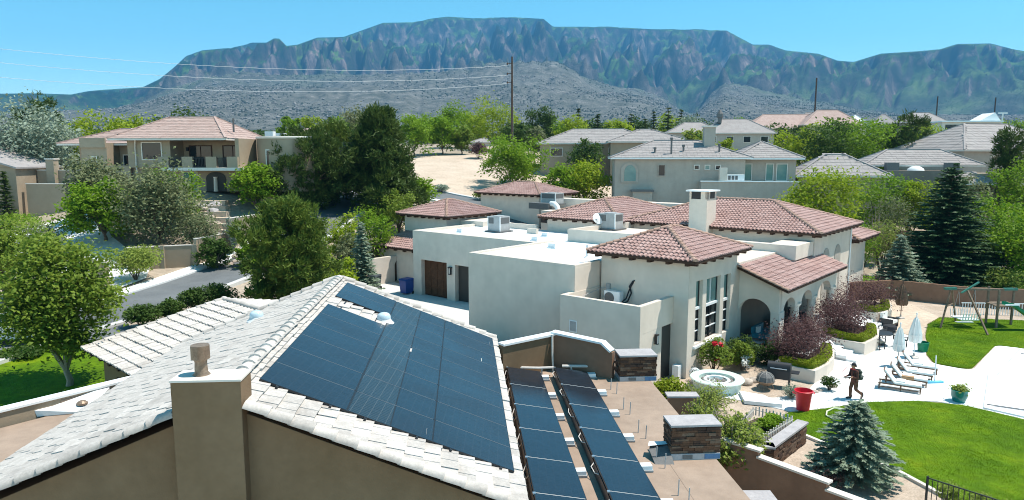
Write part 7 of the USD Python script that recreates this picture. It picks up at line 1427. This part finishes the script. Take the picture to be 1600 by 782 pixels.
cl = np.clip((R - (d3 - l3)) / l3, 0, 1); cliff = np.where(cl < .62, .55 * (cl / .62) ** 1.1, .55 + .45 * np.clip((cl - .62) / .38, 0, 1) ** .7)
H3 = (h3 - base) * np.where(R < d3, cliff, 1 - .4 * np.clip((R - d3) / 900, 0, 1))
Hm = np.maximum(Hh, H3)
rough = np.clip(Hm / 300, 0, 1)
near_crest = np.clip(np.abs(R - d3) / 350, 0, 1); nc1 = np.clip(np.abs(R - d1) / 160, .15, 1)
Z = base + Hm + rough * ((gul - .62) * 560 * near_crest + (n1 - .5) * 150 * near_crest) * np.where(R < 3500, .17 * nc1, 1.0) + rough * (meshkit.fbm(np.stack([X / 60, Y / 60, 0 * X], -1), 3, 7) - .5) * np.where(R < 3500, 0, 60) * np.clip(near_crest, .2, 1)
Z = np.where(R < 420, base, Z); Z = np.minimum(Z, CAM_Z + R * elev(sky_line(PX) + np.where(R < d3 - 60, 1.2, 0) + .8 * (n1 - .5)))
gi = np.arange(nA * nR).reshape(nR, nA); q = np.stack([gi[:-1, :-1], gi[:-1, 1:], gi[1:, 1:], gi[1:, :-1]], -1).reshape(-1, 4)
mat('mountain', {'g': ('geometry', {}), 'sx': ('separate_xyz', {}), 'sp': ('separate_xyz', {}),
    'n1': ('noise_texture', {'scale': .004, 'detail': 6.0, 'roughness': .65}), 'n2': ('noise_texture', {'scale': .022, 'detail': 7.0, 'roughness': .78}), 'mpv': ('mapping', {'scale': (.011, .011, .004)}), 'n4': ('noise_texture', {'scale': 1.0, 'detail': 6.0, 'roughness': .65}),
    'len': ('vector_math', {'math_type': 'length'}), 'fr': ('map_range', {'from_min': 2700, 'from_max': 4200, 'to_min': 0, 'to_max': 1, 'clamp': True}),
    'forest': ('rgb_ramp', {'ramp': [(.34, (.004, .014, .008)), (.48, (.014, .042, .014)), (.6, (.07, .13, .03))]}),
    'rock': ('rgb_ramp', {'ramp': [(.38, (.010, .018, .020)), (.52, (.055, .05, .05)), (.68, (.27, .205, .185))]}),
    'scrub': ('rgb_ramp', {'ramp': [(.36, (.06, .066, .05)), (.48, (.11, .11, .092)), (.58, (.155, .15, .132)), (.70, (.27, .255, .235))]}),
    'steep': ('map_range', {'from_min': .78, 'from_max': .60, 'to_min': 0, 'to_max': 1, 'clamp': True}),
    'adds': ('math', {'math_type': 'multiply_add', 'value2': 1.25, 'value3': -.70}), 'sum': ('math', {'math_type': 'add', 'use_clamp': True}),
    'mx1': ('mix', {'mix_type': 'mix'}), 'mx2': ('mix', {'mix_type': 'mix'}), 'bm': ('bump', {'strength': .8, 'distance': 14.0}),
    'p': ('principled_bsdf', {'roughness': .95, 'specular_ior_level': .1})},
    [('g.position', 'n1.vector'), ('g.position', 'n2.vector'), ('g.position', 'mpv.vector'), ('mpv.vector', 'n4.vector'), ('g.position', 'len.vector1'), ('len.value', 'fr.value'), ('n1.fac', 'forest.fac'), ('n4.fac', 'rock.fac'), ('n2.fac', 'scrub.fac'),
     ('g.normal', 'sx.vector'), ('sx.z', 'steep.value'), ('n4.fac', 'adds.value1'), ('steep.result', 'sum.value1'), ('adds.value', 'sum.value2'), ('sum.value', 'mx1.fac'), ('forest.color', 'mx1.color1'), ('rock.color', 'mx1.color2'),
     ('fr.result', 'mx2.fac'), ('scrub.color', 'mx2.color1'), ('mx1.color', 'mx2.color2'), ('mx2.color', 'p.base_color'), ('n2.fac', 'bm.height'), ('bm.normal', 'p.normal')], 'p.BSDF')
single('mountains', quads(np.column_stack([X.ravel(), Y.ravel(), Z.ravel()]), q), 'mountain', kind='structure', smooth=True)
# boulders and scrub standing on the foothills: far too many to count
r = np.random.default_rng(70)
def scatter(n, rr0, rr1, s0, s1, tall, dens):
    i = r.integers(0, nA - 1, n * 6); R_ = r.uniform(rr0, rr1, n * 6); px_ = pxs[i]; ok = (px_ > -60) & (px_ < 1660)
    a_ = azs[i] + r.uniform(0, azs[1] - azs[0], n * 6); x, y = R_ * np.sin(a_), R_ * np.cos(a_)
    ok &= (meshkit.fbm(np.stack([x / 260, y / 260, 0 * x], -1), 4, dens) > .56 - .1 * r.random(n * 6)); ok = np.nonzero(ok)[0][:n]
    j = np.clip(np.searchsorted(rs, R_[ok]) , 1, nR - 1); f = ((R_[ok] - rs[j - 1]) / (rs[j] - rs[j - 1])); z = Z[j - 1, i[ok]] * (1 - f) + Z[j, i[ok]] * f
    k = len(ok); s = r.uniform(s0, s1, k) * r.uniform(.5, 1.2, k); C = np.column_stack([x[ok], y[ok], z + .25 * s * tall])
    o8 = np.array([(1, 0, 0), (0, 1, 0), (-1, 0, 0), (0, -1, 0), (0, 0, 1), (0, 0, -1)], float); f8 = np.array([(0, 1, 4), (1, 2, 4), (2, 3, 4), (3, 0, 4), (1, 0, 5), (2, 1, 5), (3, 2, 5), (0, 3, 5)])
    V = C[:, None] + o8[None] * s[:, None, None] * r.uniform(.6, 1.25, (k, 6, 1)) * np.array([.62, .62, .5 * tall]); F = (f8[None] + (np.arange(k) * 6)[:, None, None]).reshape(-1, 3)
    return T(V.reshape(-1, 3), F)
basic('pale_boulder', (0.20, 0.19, 0.175), (0.36, 0.335, 0.31), .02, .95, island=.3)
basic('scrub_green', (0.06, 0.07, 0.045), (0.095, 0.105, 0.07), .02, .95, island=.3)
single('hill_boulders', scatter(7000, 1750, 3400, 3, 9, .8, 51), 'pale_boulder', 'pale granite boulders strewn over the grey foothills', 'boulders', 'stuff')
single('hill_scrub', scatter(12000, 1500, 3900, 2.5, 6.5, 1.1, 52), 'scrub_green', 'dark scrub dotted over the grey foothills', 'scrub', 'stuff')
# strip of scrub and far tree tops at the foot of the mountains
r = np.random.default_rng(77); C = []
for k in range(420):
    d = r.uniform(230, 430); px = r.uniform(-60, 1700); x, y = P3(px, d); h = r.uniform(2.5, 6.0); z = 14 + (hypot(x, y) - 240) * .036 if hypot(x, y) > 250 else tz(x, y); m = 60; e = r.normal(size=(m, 3)); e /= np.linalg.norm(e, axis=1, keepdims=True); C.append(np.array([x, y, z + h * .5]) + e * [h * .6, h * .6, h * .5])
single('far_trees', T(*leaf_mesh(np.vstack(C), .9, r)), 'leaf_dark', 'belt of small far trees and scrub at the foot of the mountains', 'trees', 'stuff')
# air
mat('air', {'v': ('principled_volume', {'color': (.17, .56, 1.0), 'density': 8.5e-5, 'anisotropy': .1})}, [], None, 'v.volume')
single('haze', boxm(-7500, 7500, -150, 7600, -30, float(Z.max()) + 60), 'air', 'thin blue haze over the valley and mountains', 'haze', 'stuff')
